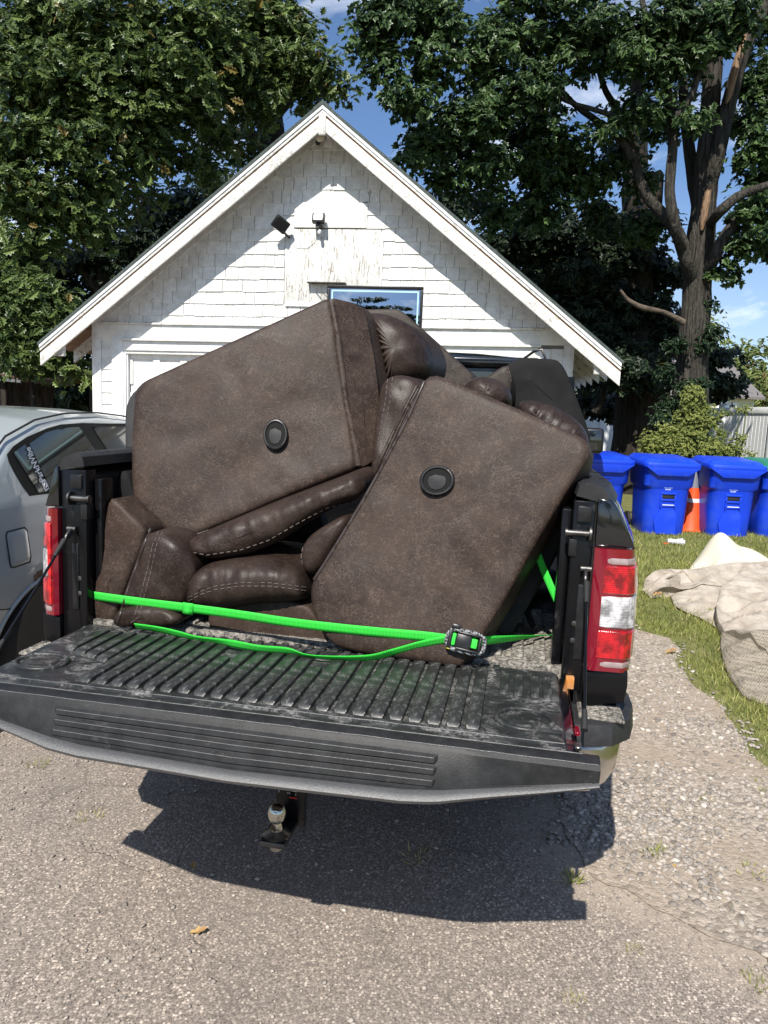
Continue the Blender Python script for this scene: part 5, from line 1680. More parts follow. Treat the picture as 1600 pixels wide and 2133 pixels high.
def drape_all(x, y, off=0.0):
    best = None
    o = TF.i @ CAM_C
    for s_ in ALLS:
        q = s_.drape(x, y, off)
        if q is not None and (best is None or (q - o).length < (best - o).length): best = q
    return best


# ------------------------------------------------------------------ straps
def ribbon(name, P, Wd, w, mat, parent=None, th=0.0016):
    """P: centre points, Wd: width directions."""
    verts, faces = [], []
    for p, d in zip(P, Wd):
        d = Vector(d).normalized()
        for k in (-0.5, -0.17, 0.17, 0.5): verts.append(Vector(p) + d * (w * k))
    for i in range(len(P) - 1):
        for k in range(3):
            a = i * 4 + k
            faces.append((a, a + 1, a + 5, a + 4))
    o = raw(name, verts, faces, MT[mat], parent, 50)
    s_ = o.modifiers.new('thickness', 'SOLIDIFY'); s_.thickness = th; s_.offset = 0
    return o


def catmull(pts, n=8):
    out = []
    for i in range(len(pts) - 1):
        p0, p1, p2, p3 = (np.array(pts[max(i - 1, 0)], float), np.array(pts[i], float), np.array(pts[i + 1], float), np.array(pts[min(i + 2, len(pts) - 1)], float))
        for k in range(n):
            t = k / n
            out.append(tuple(0.5 * ((2 * p1) + (-p0 + p2) * t + (2 * p0 - 5 * p1 + 4 * p2 - p3) * t * t + (-p0 + 3 * p1 - 3 * p2 + p3) * t ** 3)))
    out.append(tuple(pts[-1]))
    return out


strap = empty('ratchet_strap', TF.m @ Vector((0.4, -0.12, 0.90)), TYAW, 'bright green tie-down strap across the recliners with ratchet buckle and loose tail', 'strap')
SO = Vector((0.4, -0.12, 0.90))
path = catmull([(196, 1241), (290, 1254), (396, 1267), (500, 1281), (600, 1296), (700, 1308), (800, 1318), (880, 1325), (945, 1333)], 10)
ys = []
for x, y in path:
    q = drape_all(x, y, 0.0)
    ys.append(q.y if q is not None else 9.0)
ys = np.array(ys); xsn = np.array([p[0] for p in path])
# taut: lower convex hull of the surface distance
hull = []
for i in range(len(path)):
    if ys[i] > 5: continue
    while len(hull) >= 2 and (ys[hull[-1]] - ys[hull[-2]]) * (xsn[i] - xsn[hull[-2]]) >= (ys[i] - ys[hull[-2]]) * (xsn[hull[-1]] - xsn[hull[-2]]): hull.pop()
    hull.append(i)
yt = np.interp(xsn, xsn[hull], ys[hull]) - 0.004
P, Wd = [], []
for (x, y), yy in zip(path, yt):
    P.append(TF.hit(x, y, float(yy)) - SO); Wd.append((0.06, -0.12, 1.0))
# left end runs back round the recliner into the bed
lead = [P[0] + Vector((-0.012, 0.02, 0.002)), P[0] + Vector((-0.016, 0.10, 0.0)), P[0] + Vector((-0.02, 0.30, -0.05))][::-1]
ribbon('webbing', lead + P, [(0, 0, 1)] * 3 + Wd, 0.030, 'green', strap)
# slack tail folded back under, lying along the tailgate
tail_px = [(945, 1330, 0.905, 0), (880, 1342, 0.897, 0.2), (820, 1358, 0.886, 0.3), (770, 1370, 0.878, 0.35), (700, 1371, 0.8725, 0.5), (640, 1366, 0.8725, 0.6), (600, 1356, 0.876, 0.3), (540, 1351, 0.877, 0.25), (490, 1342, 0.880, 0.15), (455, 1336, 0.876, 0.35), (410, 1330, 0.875, 0.4), (370, 1320, 0.880, 0.3), (330, 1311, 0.882, 0.35), (282, 1304, 0.882, 0.4)]
tp = catmull(tail_px, 8)
P, Wd = [], []
cum = 0.0
for x, y, z, lay in tp:
    q = TF.inv(ground(x, y, z))
    if x > 800:
        hb = drape_all(x, y)
        if hb is not None: q = TF.hit(x, y, min(hb.y - 0.006, float(np.interp(x, [800, 945], [q.y, hb.y - 0.006]))))
    P.append(q - SO)
    Wd.append((0.05, -0.85 * lay - 0.25, 1.0 - lay * 0.75))
ribbon('webbing', P, Wd, 0.030, 'green', strap)
# short piece from buckle to the anchor
a0 = TF.hit(985, 1337, float(yt[-1]) - 0.004); a1 = TF.hit(1150, 1322, 0.30)
P = [a0.lerp(a1, t) - SO for t in np.linspace(0, 1, 9)]
ribbon('webbing', P, [(0.0, -0.2 - 0.8 * t, 1 - 0.75 * t) for t in np.linspace(0, 1, 9)], 0.032, 'green', strap)
tube('anchor_hook', [a1 - SO + Vector((0.0, 0, 0)), a1 - SO + Vector((0.02, 0.01, 0.012)), a1 - SO + Vector((0.035, 0.0, 0.0)), a1 - SO + Vector((0.03, -0.01, -0.02))], 0.006, MT['black_plastic'], strap, 8)
# care tag sewn on the strap
q0 = TF.hit(381, 1266, float(np.interp(381, xsn, yt)) - 0.003); q1 = TF.hit(402, 1269, float(np.interp(402, xsn, yt)) - 0.003)
ribbon('sewn_lap', [q0 - SO, (q0 + q1) / 2 - SO + Vector((0, -0.003, 0)), q1 - SO], [(0.06, 0, 1)] * 3, 0.037, 'green', strap, 0.003)
# buckle: braided rim, black frame and release lever
bc = TF.hit(970, 1337, float(yt[-1]) - 0.012) - SO
by = Matrix.Translation(bc) @ Matrix.Rotation(R_(8), 4, 'Y') @ Matrix.Rotation(R_(-18), 4, 'X')
bm = bmesh.new()
W2, H2 = 0.054, 0.029
loopp = []
for a in np.linspace(0, 2 * math.pi, 33)[:-1]:
    cx, sx = math.cos(a), math.sin(a)
    e = 0.55
    loopp.append((W2 * math.copysign(abs(cx) ** e, cx), -0.006, H2 * math.copysign(abs(sx) ** e, sx)))
add_tube(bm, [by @ Vector(p) for p in loopp + [loopp[0]]], 0.0065, 8, cap=False)
from_bm('braided_rim', bm, MT['braid'], strap, 50)
bm = bmesh.new()
add_box(bm, -0.028, 0.016, -0.016, 0.0, -0.022, 0.020, 0.004, 2, by)
add_box(bm, -0.052, -0.040, -0.014, 0.006, -0.028, 0.030, 0.003, 2, by)
add_box(bm, -0.048, -0.020, -0.014, 0.006, 0.029, 0.044, 0.004, 2, by)
from_bm('ratchet_body', bm, MT['black_plastic'], strap, 40)
bm = bmesh.new()
for x0, x1, z0, z1 in ((-0.025, 0.042, 0.0195, 0.0255), (-0.025, 0.042, -0.0265, -0.0205), (0.038, 0.044, -0.020, 0.019)):
    add_box(bm, x0, x1, -0.020, -0.008, z0, z1, 0.002, 2, by)
from_bm('lever_frame', bm, MT['black_plastic'], strap, 40)
bm = bmesh.new(); add_box(bm, -0.05, -0.022, -0.011, -0.008, -0.0305, -0.0265, 0.001, 1, by)
from_bm('yellow_tag', bm, MT['yellow'], strap)
bm = bmesh.new()
add_box(bm, -0.040, -0.0285, -0.013, 0.0, -0.018, 0.018, 0.004, 2, by); add_box(bm, 0.0165, 0.034, -0.010, -0.003, -0.014, 0.014, 0.003, 2, by)
from_bm('webbing_wrap', bm, MT['green'], strap, 40)

s2 = empty('tie_strap', TF.m @ Vector((0.72, 0.4, 0.95)), TYAW, 'second green strap hanging down inside the right wall of the bed', 'strap')
S2 = Vector((0.72, 0.4, 0.95))
pp = [TF.hit(x, y, c) - S2 for x, y, c in catmull([(1108, 1100, 0.19), (1116, 1140, 0.175), (1130, 1180, 0.165), (1146, 1218, 0.155), (1163, 1256, 0.145)], 6)]
ribbon('webbing', pp, [(1.0, -0.1, 0.45)] * len(pp), 0.022, 'green', s2)
s3 = empty('nylon_strap', TF.m @ Vector((0.62, 0.34, 0.90)), TYAW, 'short black nylon strap dangling in the dark gap beside the recliner', 'strap')
S3 = Vector((0.62, 0.34, 0.90))
pp = [TF.hit(x, y, c) - S3 for x, y, c in catmull([(1068, 1235, 0.36), (1085, 1248, 0.34), (1100, 1280, 0.30), (1112, 1308, 0.27)], 5)]
ribbon('webbing', pp, [(1.0, -0.3, 0.4)] * len(pp), 0.022, 'lining_grey', s3)

# ------------------------------------------------------------------ grey sedan
CF = Frame(-2.66, 3.80, 0.0, 0.0)
car = empty('parked_car', CF, label='grey sedan with a rusty wheel arch parked left of the truck', cat='car')


def side_x(z):
    return float(np.interp(z, [0.18, 0.25, 0.36, 0.60, 0.72, 0.80, 0.95, 1.05, 1.60], [0.78, 0.845, 0.872, 0.888, 0.885, 0.868, 0.852, 0.84, 0.84 - 0.35 * 0.55]))


YR = [-1.08, -1.0, -0.75, -0.6, -0.45, -0.1, 0.3, 0.7, 1.2, 1.7, 2.2, 2.55, 2.95, 3.05, 3.4, 3.6]
ZR = [0.92, 1.06, 1.10, 1.13, 1.22, 1.40, 1.485, 1.52, 1.525, 1.50, 1.44, 1.30, 1.06, 1.02, 0.92, 0.70]


def roof_z(y): return float(np.interp(y, YR, ZR))
def width_k(y): return float(np.interp(y, [-1.08, -1.02, -0.9, -0.6, -0.2, 2.6, 3.2, 3.5, 3.62], [0.72, 0.80, 0.88, 0.955, 1.0, 1.0, 0.96, 0.86, 0.74]))


LV = [0.18, 0.22, 0.27, 0.32, 0.37, 0.42, 0.47, 0.52, 0.57, 0.62, 0.67, 0.72, 0.76, 0.80, 0.87, 0.95, 1.0, 1.05]


def car_half(y):
    zr = roof_z(y); k = width_k(y)
    out = []
    zb = min(1.05, zr - 0.06)
    for z in LV:
        zz = min(z, zb) if z < 1.05 else zb
        out.append((side_x(zz) * k, zz))
    ze = max(zb + 0.01, zr - 0.09)
    for f in (0.25, 0.5, 0.75, 1.0):
        z = zb + (ze - zb) * f
        out.append((side_x(z) * k, z))
    xe = out[-1][0]
    for f, dz in ((0.975, 0.30), (0.93, 0.55), (0.84, 0.76), (0.65, 0.92), (0.35, 0.985), (0.0, 1.0)):
        out.append((xe * f, ze + (zr - ze) * dz))
    return out


AA, AB = 0.47, 0.365
bm = bmesh.new()
stations = list(np.arange(-1.08, 3.6, 0.04)) + [3.6]
cols = []
for y in stations:
    h = car_half(y)
    r = [(x, z) for x, z in h] + [(-x, z) for x, z in h[-2::-1]]
    row = []
    for x, z in r:
        yy = y
        for yw in (-0.06, 2.62):
            d = math.hypot((yy - yw) / AA, (z - 0.29) / AB)
            if abs(x) > 0.6 and 0.92 < d < 1.07:
                s_ = 1.0 / d; yy = yw + (yy - yw) * s_; z = 0.29 + (z - 0.29) * s_
        row.append(bm.verts.new((x, yy, z)))
    cols.append(row)
for i in range(len(cols) - 1):
    for j in range(len(cols[0]) - 1):
        vs_ = (cols[i][j], cols[i][j + 1], cols[i + 1][j + 1], cols[i + 1][j])
        inside = False
        for yw in (-0.06, 2.62):
            if all(math.hypot((v.co.y - yw) / AA, (v.co.z - 0.29) / AB) < 1.005 and abs(v.co.x) > 0.6 for v in vs_): inside = True
        if not inside:
            try: bm.faces.new(vs_)
            except ValueError: pass
bm.faces.new(cols[0][::-1]); bm.faces.new(cols[-1])
bmesh.ops.remove_doubles(bm, verts=bm.verts[:], dist=0.0005)
body = from_bm('body', bm, MT['car_paint'], car, 32)
for s in (1, -1):
    for yw in (-0.06, 2.62):
        A = np.linspace(R_(-12), R_(192), 40)
        pts = [(s * (side_x(max(0.2, 0.29 + AB * math.sin(a))) * width_k(yw + AA * math.cos(a)) + 0.002), yw + AA * math.cos(a), 0.29 + AB * math.sin(a)) for a in A]
        tube('arch_lip', pts, 0.009, MT['car_paint'], body, 8)
        w = empty('wheel', (s * 0.77, yw, 0.318)); w.parent = car
        Rm = Matrix.Rotation(R_(90 * s), 4, 'Y')
        lathe('tyre', [(0.20, -0.095), (0.29, -0.105), (0.312, -0.09), (0.318, -0.06), (0.318, 0.06), (0.312, 0.09), (0.29, 0.105), (0.215, 0.095)], MT['rubber'], w, 36, Rm)
        bm = bmesh.new()
        add_lathe(bm, [(0.0, 0.02), (0.19, 0.02), (0.205, 0.07), (0.215, 0.09), (0.215, -0.08), (0.0, -0.08)], 32, Rm)
        from_bm('rim', bm, MT['black_plastic'], w, 35)
        for k in range(5):
            bm = bmesh.new()
            Mk = Rm @ Matrix.Rotation(2 * math.pi * k / 5 + 0.3, 4, 'Z')
            add_box(bm, 0.02, 0.20, -0.018, 0.018, 0.055, 0.075, 0.006, 2, Mk)
            from_bm('spoke', bm, MT['steel'], w, 40)
        box('wheel_well', s * 0.55 - 0.22, s * 0.55 + 0.2, yw - 0.47, yw + 0.47, 0.30, 0.70, MT['rubber'], car, 0.02)
for i, (dy, dz, sz) in enumerate(((-0.12, 0.345, 0.03), (-0.16, 0.335, 0.02), (-0.07, 0.352, 0.016))):
    z = 0.33 + dz
    box('rust_spot', side_x(z) - 0.004, side_x(z) + 0.0025 + i * 0.0006, dy - sz, dy + sz, z - 0.012, z + 0.022, MT['rust'], body, 0.002, 1)


def car_pane(name, px, off, mat, parent, extra=()):
    V = []
    for x, y in px:
        q = CF.hitx(x, y, 0.84, -0.35, 1.05)
        V.append((q.x + off, q.y, q.z))
    V += [(0.84 - 0.35 * (z - 1.05) + off, y, z) for y, z in extra]
    n = len(V)
    V2 = [(x - 0.003, y, z) for x, y, z in V]
    return raw(name, V + V2, [tuple(range(n)), tuple(range(2 * n - 1, n - 1, -1))] + [(i, (i + 1) % n, n + (i + 1) % n, n + i) for i in range(n)], MT[mat], parent)


sur = car_pane('window_surround', [(62, 1033), (46, 1012), (30, 985), (18, 962), (14, 947), (28, 929), (56, 910), (98, 892), (127, 884), (172, 881), (225, 882)], 0.003, 'cup_black', car, ((2.15, 1.42), (2.5, 1.30), (2.85, 1.06), (1.0, 1.03)))
qg = car_pane('quarter_window', [(79, 1026), (26, 943), (50, 925), (98, 1022)], 0.006, 'glass_dark', car)
car_pane('rear_door_window', [(104, 1020), (59, 924), (93, 901), (124, 892), (163, 889)], 0.006, 'glass_dark', car, ((1.08, 1.06),))
car_pane('front_door_window', [(191, 889), (225, 889)], 0.006, 'glass_dark', car, ((2.1, 1.40), (2.45, 1.28), (2.72, 1.07), (1.25, 1.06)))
q0 = CF.hitx(86, 1004, 0.84, -0.35, 1.05); q1 = CF.hitx(54, 934, 0.84, -0.35, 1.05)
nrm = Vector((1, 0, 0.35)).normalized()
u = (q1 - q0); L_ = u.length; u.normalize(); v = nrm.cross(u).normalized()
Mt = Matrix(((u.x, v.x, nrm.x, q0.x), (u.y, v.y, nrm.y, q0.y), (u.z, v.z, nrm.z, q0.z), (0, 0, 0, 1)))
st = text_mesh('window_sticker', 'ParkNVibe', 1.0, MT['white_print'], qg, Matrix.Identity(4), 0.02)
xs = [vv.co.x for vv in st.data.vertices]
sc_ = L_ / (max(xs) - min(xs))
st.data.transform(Mt @ Matrix.Translation((0, 0, 0.0105)) @ Matrix.Diagonal((sc_, sc_ * 2.0, 1, 1)))
# camera-shaped badge under the word
q2 = CF.hitx(91, 1012, 0.84, -0.35, 1.05)
Mb = Matrix(((u.x, v.x, nrm.x, q2.x), (u.y, v.y, nrm.y, q2.y), (u.z, v.z, nrm.z, q2.z), (0, 0, 0, 1))) @ Matrix.Translation((0, 0.0, 0.0100))
bm = bmesh.new()
a_ = 0.026
for x0, x1, y0, y1 in ((-a_, a_, a_ * 0.72, a_), (-a_, a_, -a_, -a_ * 0.72), (-a_, -a_ * 0.72, -a_ * 0.71, a_ * 0.71), (a_ * 0.72, a_, -a_ * 0.71, a_ * 0.71)):
    add_box(bm, x0, x1, y0, y1, 0, 0.0008, 0, 1, Mb)
add_tube(bm, [Mb @ Vector((0.45 * a_ * math.cos(t), 0.45 * a_ * math.sin(t), 0)) for t in np.linspace(0, 2 * math.pi, 17)], 0.003, 4, cap=False)
from_bm('sticker_badge', bm, MT['white_print'], qg)
# fuel flap
rg = []
for e, off in ((0.0, -0.002), (0.0, 0.003), (0.006, 0.0055), (0.05, 0.006)):
    pts = []
    for y, z in ((-0.350, 0.775), (-0.350, 0.915), (-0.335, 0.93), (-0.205, 0.93), (-0.185, 0.915), (-0.185, 0.785), (-0.205, 0.765), (-0.335, 0.765)):
        yc, zc = -0.265, 0.847
        y2, z2 = yc + (y - yc) * (1 - e * 8 if e < 0.05 else 0.6), zc + (z - zc) * (1 - e * 8 if e < 0.05 else 0.6)
        pts.append((side_x(z2) * width_k(y2) + off, y2, z2))
    rg.append(pts)
fd = loft('fuel_door', rg, MT['car_paint'], car, smooth=50)
fp_ = [(side_x(z) * width_k(y) + 0.001, y, z) for y, z in ((-0.355, 0.765), (-0.355, 0.92), (-0.340, 0.936), (-0.200, 0.936), (-0.180, 0.92), (-0.180, 0.78), (-0.200, 0.759), (-0.340, 0.759), (-0.355, 0.765))]
tube('fuel_door_gap', fp_, 0.0035, MT['rubber'], fd, 6)
# roof drip seam, bumper seam, tail lamp
tube('roof_seam', [(side_x(roof_z(y) - 0.09) * 0.945, y, roof_z(y) - 0.022) for y in np.linspace(-0.35, 2.3, 30)], 0.006, MT['rubber'], body, 6)
tube('bumper_seam', [(side_x(z) * width_k(y) + 0.0005, y, z) for y, z in ((-0.36, 0.56), (-0.55, 0.60), (-0.75, 0.64), (-0.95, 0.66))], 0.003, MT['rubber'], body, 6)
box('rear_window', -0.5, 0.5, -0.62, -0.2, 1.13, 1.14, MT['glass_dark'], car, 0, 1, Matrix.Translation((0, 0.0, 0.012)) @ Matrix.Translation((0, -0.41, 1.135)) @ Matrix.Rotation(R_(30), 4, 'X') @ Matrix.Translation((0, 0.41, -1.05)))

# ------------------------------------------------------------------ bins
def rrect(w, d, r, y0=0.0, n=5):
    out = []
    for cx, cy, a0 in ((w - r, d - r, 0), (-w + r, d - r, 90), (-w + r, -d + r, 180), (w - r, -d + r, 270)):
        for k in range(n):
            a = R_(a0 + 90 * k / (n - 1))
            out.append((cx + r * math.cos(a), cy + r * math.sin(a) + y0))
    return out


def make_bin():
    root = empty('recycling_bin', (0, 0, 0))
    rg = []
    for z, w, d, r in ((0.0, 0.295, 0.30, 0.12), (0.02, 0.305, 0.31, 0.13), (0.35, 0.315, 0.33, 0.14), (0.66, 0.325, 0.35, 0.14), (0.68, 0.33, 0.355, 0.13), (0.715, 0.352, 0.375, 0.11), (0.97, 0.366, 0.39, 0.09), (0.985, 0.372, 0.395, 0.09)):
        rg.append([(x, y, z) for x, y in rrect(w, d, r)])
    body = loft('body', rg, MT['bin_blue'], root, smooth=35)
    rg = []
    for z, w, d, r, yo in ((0.975, 0.398, 0.425, 0.07, 0.0), (0.99, 0.408, 0.435, 0.07, 0.0), (1.035, 0.408, 0.435, 0.07, 0.0), (1.05, 0.40, 0.425, 0.07, 0.0), (1.052, 0.375, 0.40, 0.07, 0.0), (1.085, 0.36, 0.375, 0.08, 0.02), (1.10, 0.335, 0.34, 0.08, 0.03), (1.108, 0.15, 0.16, 0.07, 0.04)):
        rg.append([(x, y + yo, z + 0.06 * (y + 0.4) * (1 if z > 1.04 else 0.4)) for x, y in rrect(w, d, r)])
    lid = loft('lid', rg, MT['bin_blue'], root, smooth=35)
    # trapezoid apron hanging from the lid front, with ribs
    bm = bmesh.new()
    add_prism(bm, [(-0.385, 0.985), (-0.22, 0.868), (0.22, 0.868), (0.385, 0.985)], -0.437, -0.40, 'y', 0.005)
    add_prism(bm, [(-0.27, 0.862), (-0.225, 0.842), (0.225, 0.842), (0.27, 0.862)][::-1], -0.434, -0.392, 'y', 0.003) if False else None
    ap = from_bm('apron', bm, MT['bin_blue'], lid, 40)
    bm = bmesh.new()
    for k in range(7):
        x = -0.21 + k * 0.07
        add_box(bm, x - 0.003, x + 0.003, -0.4415, -0.4375, 0.885, 0.945, 0.001, 1)
    from_bm('apron_ribs', bm, MT['bin_blue'], lid, 40)
    rg = [[(x, y, z) for x, y in rrect(w, d, 0.09, 0.02)] for z, w, d in ((1.105, 0.30, 0.30), (1.125, 0.29, 0.29))]
    # grab recess, bar and the raised panel beneath
    box('grab_recess', -0.098, 0.082, -0.385, -0.30, 0.475, 0.595, MT['bin_blue'], body, 0.004) if False else None
    bm = bmesh.new()
    yf = -0.346
    add_box(bm, -0.12, -0.098, yf - 0.012, yf + 0.02, 0.40, 0.61, 0.006); add_box(bm, 0.082, 0.104, yf - 0.012, yf + 0.02, 0.40, 0.61, 0.006)
    add_box(bm, -0.12, 0.104, yf - 0.020, yf + 0.02, 0.595, 0.625, 0.006); add_box(bm, -0.12, 0.104, yf - 0.012, yf + 0.02, 0.50, 0.53, 0.006)
    from_bm('grab_frame', bm, MT['bin_blue'], body, 40)
    box('grab_bar', -0.094, 0.078, yf - 0.026, yf - 0.014, 0.437, 0.452, MT['white_metal'], body, 0.005)
    box('grab_shade', -0.097, 0.081, yf - 0.004, yf + 0.012, 0.535, 0.594, MT['rubber'], body, 0.002)  # black slab on the blue front, painted shade of the grab recess
    prism('base_panel', [(-0.095, 0.40), (0.08, 0.40), (0.13, 0.30), (0.135, 0.02), (-0.15, 0.02), (-0.19, 0.19), (-0.175, 0.25)], -0.350, -0.30, MT['bin_blue'], body, 'y', 0.0)
    bm = bmesh.new()
    rr = random.Random(3)
    for row, (z, x0, x1) in enumerate(((0.688, -0.085, 0.055), (0.658, -0.065, 0.045))):
        x = x0
        while x < x1:
            w = rr.uniform(0.010, 0.017)
            if rr.random() < 0.8: add_box(bm, x, x + w * 0.8, -0.3565 if z < 0.68 else -0.3635, -0.34, z, z + 0.02, 0)
            x += w + 0.002
    from_bm('white_stamp', bm, MT['stamp'], body)
    ax = empty('wheel_pair', (0, 0, 0)); ax.parent = root
    for s in (1, -1):
        lathe('wheel', [(0.0, -0.03), (0.10, -0.03), (0.125, -0.02), (0.125, 0.02), (0.10, 0.03), (0.0, 0.03)], MT['rubber'], ax, 24, Matrix.Translation((s * 0.325, 0.36, 0.125)) @ Matrix.Rotation(R_(90), 4, 'Y'))
    tube('handle', [(-0.30, 0.42, 0.98), (-0.28, 0.50, 1.0), (0.28, 0.50, 1.0), (0.30, 0.42, 0.98)], 0.014, MT['bin_blue'], root, 8)
    return root


def copy_tree(o, parent=None):
    c = o.copy(); COL.objects.link(c)
    if parent is not None: c.parent = parent
    for ch in list(o.children): copy_tree(ch, c)
    return c


proto = make_bin()
bins = [(4.07, 10.72, 0.02, 'blue wheeled bin left of the orange cone, not covered by the truck'),
        (5.06, 10.80, -0.03, 'blue wheeled bin standing right of the orange cone'),
        (3.20, 10.95, 0.05, 'blue wheeled bin partly hidden behind the truck bedside'),
        (5.86, 10.92, 0.02, 'blue wheeled bin with a green lid at the right edge')]
for i, (x, y, a, lab) in enumerate(bins):
    o = proto if i == 0 else copy_tree(proto)
    o.location = (x, y, 0.0); o.rotation_euler = (0, 0, a)
    tag(o, lab, 'bin', 'wheeled bins lined up on the lawn')
    if i == 3:
        for ch in o.children:
            if ch.name.startswith('lid'):
                ch.data = ch.data.copy(); ch.data.materials.clear(); ch.data.materials.append(MT['bin_green'])

cone = empty('traffic_cone', (4.68, 10.98, 0), 0, 'orange traffic cone with grey bands squeezed between two blue bins', 'traffic cone')
lathe('cone', [(0.185, 0.03), (0.175, 0.05), (0.117, 0.44), (0.0, 0.44)], MT['orange'], cone, 28)
lathe('band', [(0.117, 0.441), (0.108, 0.50), (0.0, 0.50)], MT['cone_band'], cone, 28)
lathe('upper_cone', [(0.108, 0.501), (0.082, 0.66), (0.0, 0.66)], MT['orange'], cone, 28)
lathe('tip', [(0.082, 0.661), (0.04, 0.91), (0.03, 0.92), (0.0, 0.92)], MT['cone_top'], cone, 28)
box('foot', -0.22, 0.22, -0.22, 0.22, 0.0, 0.03, MT['orange'], cone, 0.01)

# ------------------------------------------------------------------ carpets on the lawn
def cloth(name, px, T, p, mat, parent, org, fold=0.05, ff=2.4, rnd=2, step=0.02, z_rim=0.0, seed=0.0, extra=None):
    P0 = [ground(q[0], q[1], q[2] if len(q) > 2 else 0.02) for q in px]
    pts = []
    for i in range(len(P0)):
        a, b = P0[i], P0[(i + 1) % len(P0)]
        n = max(1, int((b - a).length / step))
        for j in range(n): pts.append(a.lerp(b, j / n))
    for _ in range(rnd): pts = [(pts[i - 1] + pts[i] * 2 + pts[(i + 1) % len(pts)]) / 4 for i in range(len(pts))]
    nn = len(pts); cen = sum(pts, Vector()) / nn
    ts = [1.0, 0.997, 0.99, 0.975] + [0.955 - 0.035 * i_ for i_ in range(27)]
    V, F = [], []
    for q in pts: V.append(Vector((cen.x + (q.x - cen.x) * 0.985, cen.y + (q.y - cen.y) * 0.985, 0.002)))
    for t in ts:
        for q in pts:
            v = cen + (q - cen) * t
            h = T * max(0, 1 - t ** p) ** 0.5
            f = (noise.noise((v.x * ff + seed, v.y * ff * 1.7, seed)) + 0.55 * noise.noise((v.x * ff * 2.3, v.y * ff * 3.1 + seed, 4))
                 + 1.6 * (0.16 - abs(noise.noise((v.x * ff * 1.1 + 5, v.y * ff * 2.6, seed + 2)))) + 0.2 * (0.12 - abs(noise.noise((v.x * ff * 2.9 + 1, v.y * ff * 3.7, seed + 8))))) * fold * (1 - t ** 10)
            z = v.z + h + f
            if extra: z += extra(v.x, v.y) * (1 - t ** 8)
            V.append(Vector((v.x, v.y, max(z, 0.006))))
    for r in range(len(ts)):
        for i in range(nn):
            a, b = r * nn + i, r * nn + (i + 1) % nn
            F.append((a, b, b + nn, a + nn))
    ci = len(V); V.append(Vector((cen.x, cen.y, cen.z + T)))
    for i in range(nn): F.append((len(ts) * nn + i, len(ts) * nn + (i + 1) % nn, ci))
    o = Vector(org)
    return raw(name, [v - o for v in V], F, MT[mat], parent, 60)


co = ground(1560, 1380)
carp = empty('carpet', co, 0, 'heap of old carpet, taupe backing folded over its woven beige face', 'carpet')
cloth('backing', [(1338, 1228), (1345, 1205, 0.05), (1362, 1190, 0.10), (1385, 1187, 0.14), (1440, 1186, 0.18), (1520, 1172, 0.22), (1600, 1170, 0.22), (1690, 1180, 0.2), (1690, 1330), (1600, 1335), (1520, 1318), (1490, 1305), (1455, 1285), (1430, 1275), (1405, 1262), (1396, 1240), (1372, 1240), (1352, 1242)], 0.035, 3.2, 'felt', carp, co, 0.085, 2.3, 1, 0.02, 0, 2.0)
cloth('flap', [(1500, 1225, 0.24), (1545, 1190, 0.30), (1600, 1183, 0.30), (1690, 1190, 0.3), (1690, 1330, 0.12), (1560, 1322, 0.12), (1510, 1318, 0.08), (1495, 1290, 0.10), (1492, 1262, 0.16)], 0.03, 3, 'felt', carp, co, 0.06, 2.6, 2, 0.02, 0, 7.0)
cloth('woven_face', [(1503, 1318, 0.06), (1530, 1312, 0.14), (1580, 1318, 0.16), (1650, 1322, 0.16), (1720, 1345, 0.1), (1720, 1480), (1640, 1478), (1596, 1468), (1562, 1455), (1545, 1447), (1520, 1412), (1505, 1375), (1500, 1345)], 0.05, 3.4, 'woven', carp, co, 0.035, 2.0, 3, 0.02, 0, 4.0)
cloth('fold_roll', [(1345, 1235, 0.03), (1372, 1205, 0.14), (1400, 1196, 0.20), (1425, 1205, 0.16), (1402, 1215, 0.10), (1388, 1235, 0.04)], 0.05, 2.2, 'felt', carp, co, 0.01, 2, 3, 0.03, 0, 1.0)
cc = ground(1500, 1190)
rem = empty('carpet_remnant', cc, 0, 'cream carpet remnant peaked up behind the taupe carpet heap', 'carpet')


def peak(x, y):
    p_ = at(1497, 1150, 8.0)
    return 0.30 * math.exp(-(((x - p_.x) / 0.16) ** 2 + ((y - p_.y) / 0.28) ** 2)) + 0.19 * math.exp(-(((x - p_.x - 0.30) / 0.28) ** 2 + ((y - p_.y) / 0.25) ** 2))


cloth('pile_side', [(1432, 1192), (1445, 1172), (1475, 1150, 0.02), (1530, 1150, 0.02), (1600, 1165, 0.02), (1640, 1180), (1640, 1215), (1540, 1225), (1440, 1215)], 0.05, 2.2, 'cream', rem, cc, 0.03, 1.6, 3, 0.03, 0, 3.0, peak)

# crushed clear cup
cp = ground(1405, 1135)
cup = empty('plastic_cup', cp + Vector((0, 0, 0.045)), 0, 'crushed clear plastic cup with orange straw lying on the grass', 'litter')
rgs = []
for i, (x, r) in enumerate(((-0.10, 0.035), (-0.05, 0.045), (0.0, 0.04), (0.05, 0.055), (0.11, 0.06))):
    rgs.append([(x + 0.01 * math.sin(k * 2.3 + i), r * math.cos(2 * math.pi * k / 10) * 1.1, r * 0.75 * math.sin(2 * math.pi * k / 10) * (1 + 0.2 * math.sin(k * 3 + i * 2))) for k in range(10)])
loft('cup', rgs, MT['litter'], cup, smooth=20)
tube('straw', [(-0.08, -0.02, -0.02), (-0.17, -0.05, -0.03)], 0.008, MT['orange'], cup, 8)

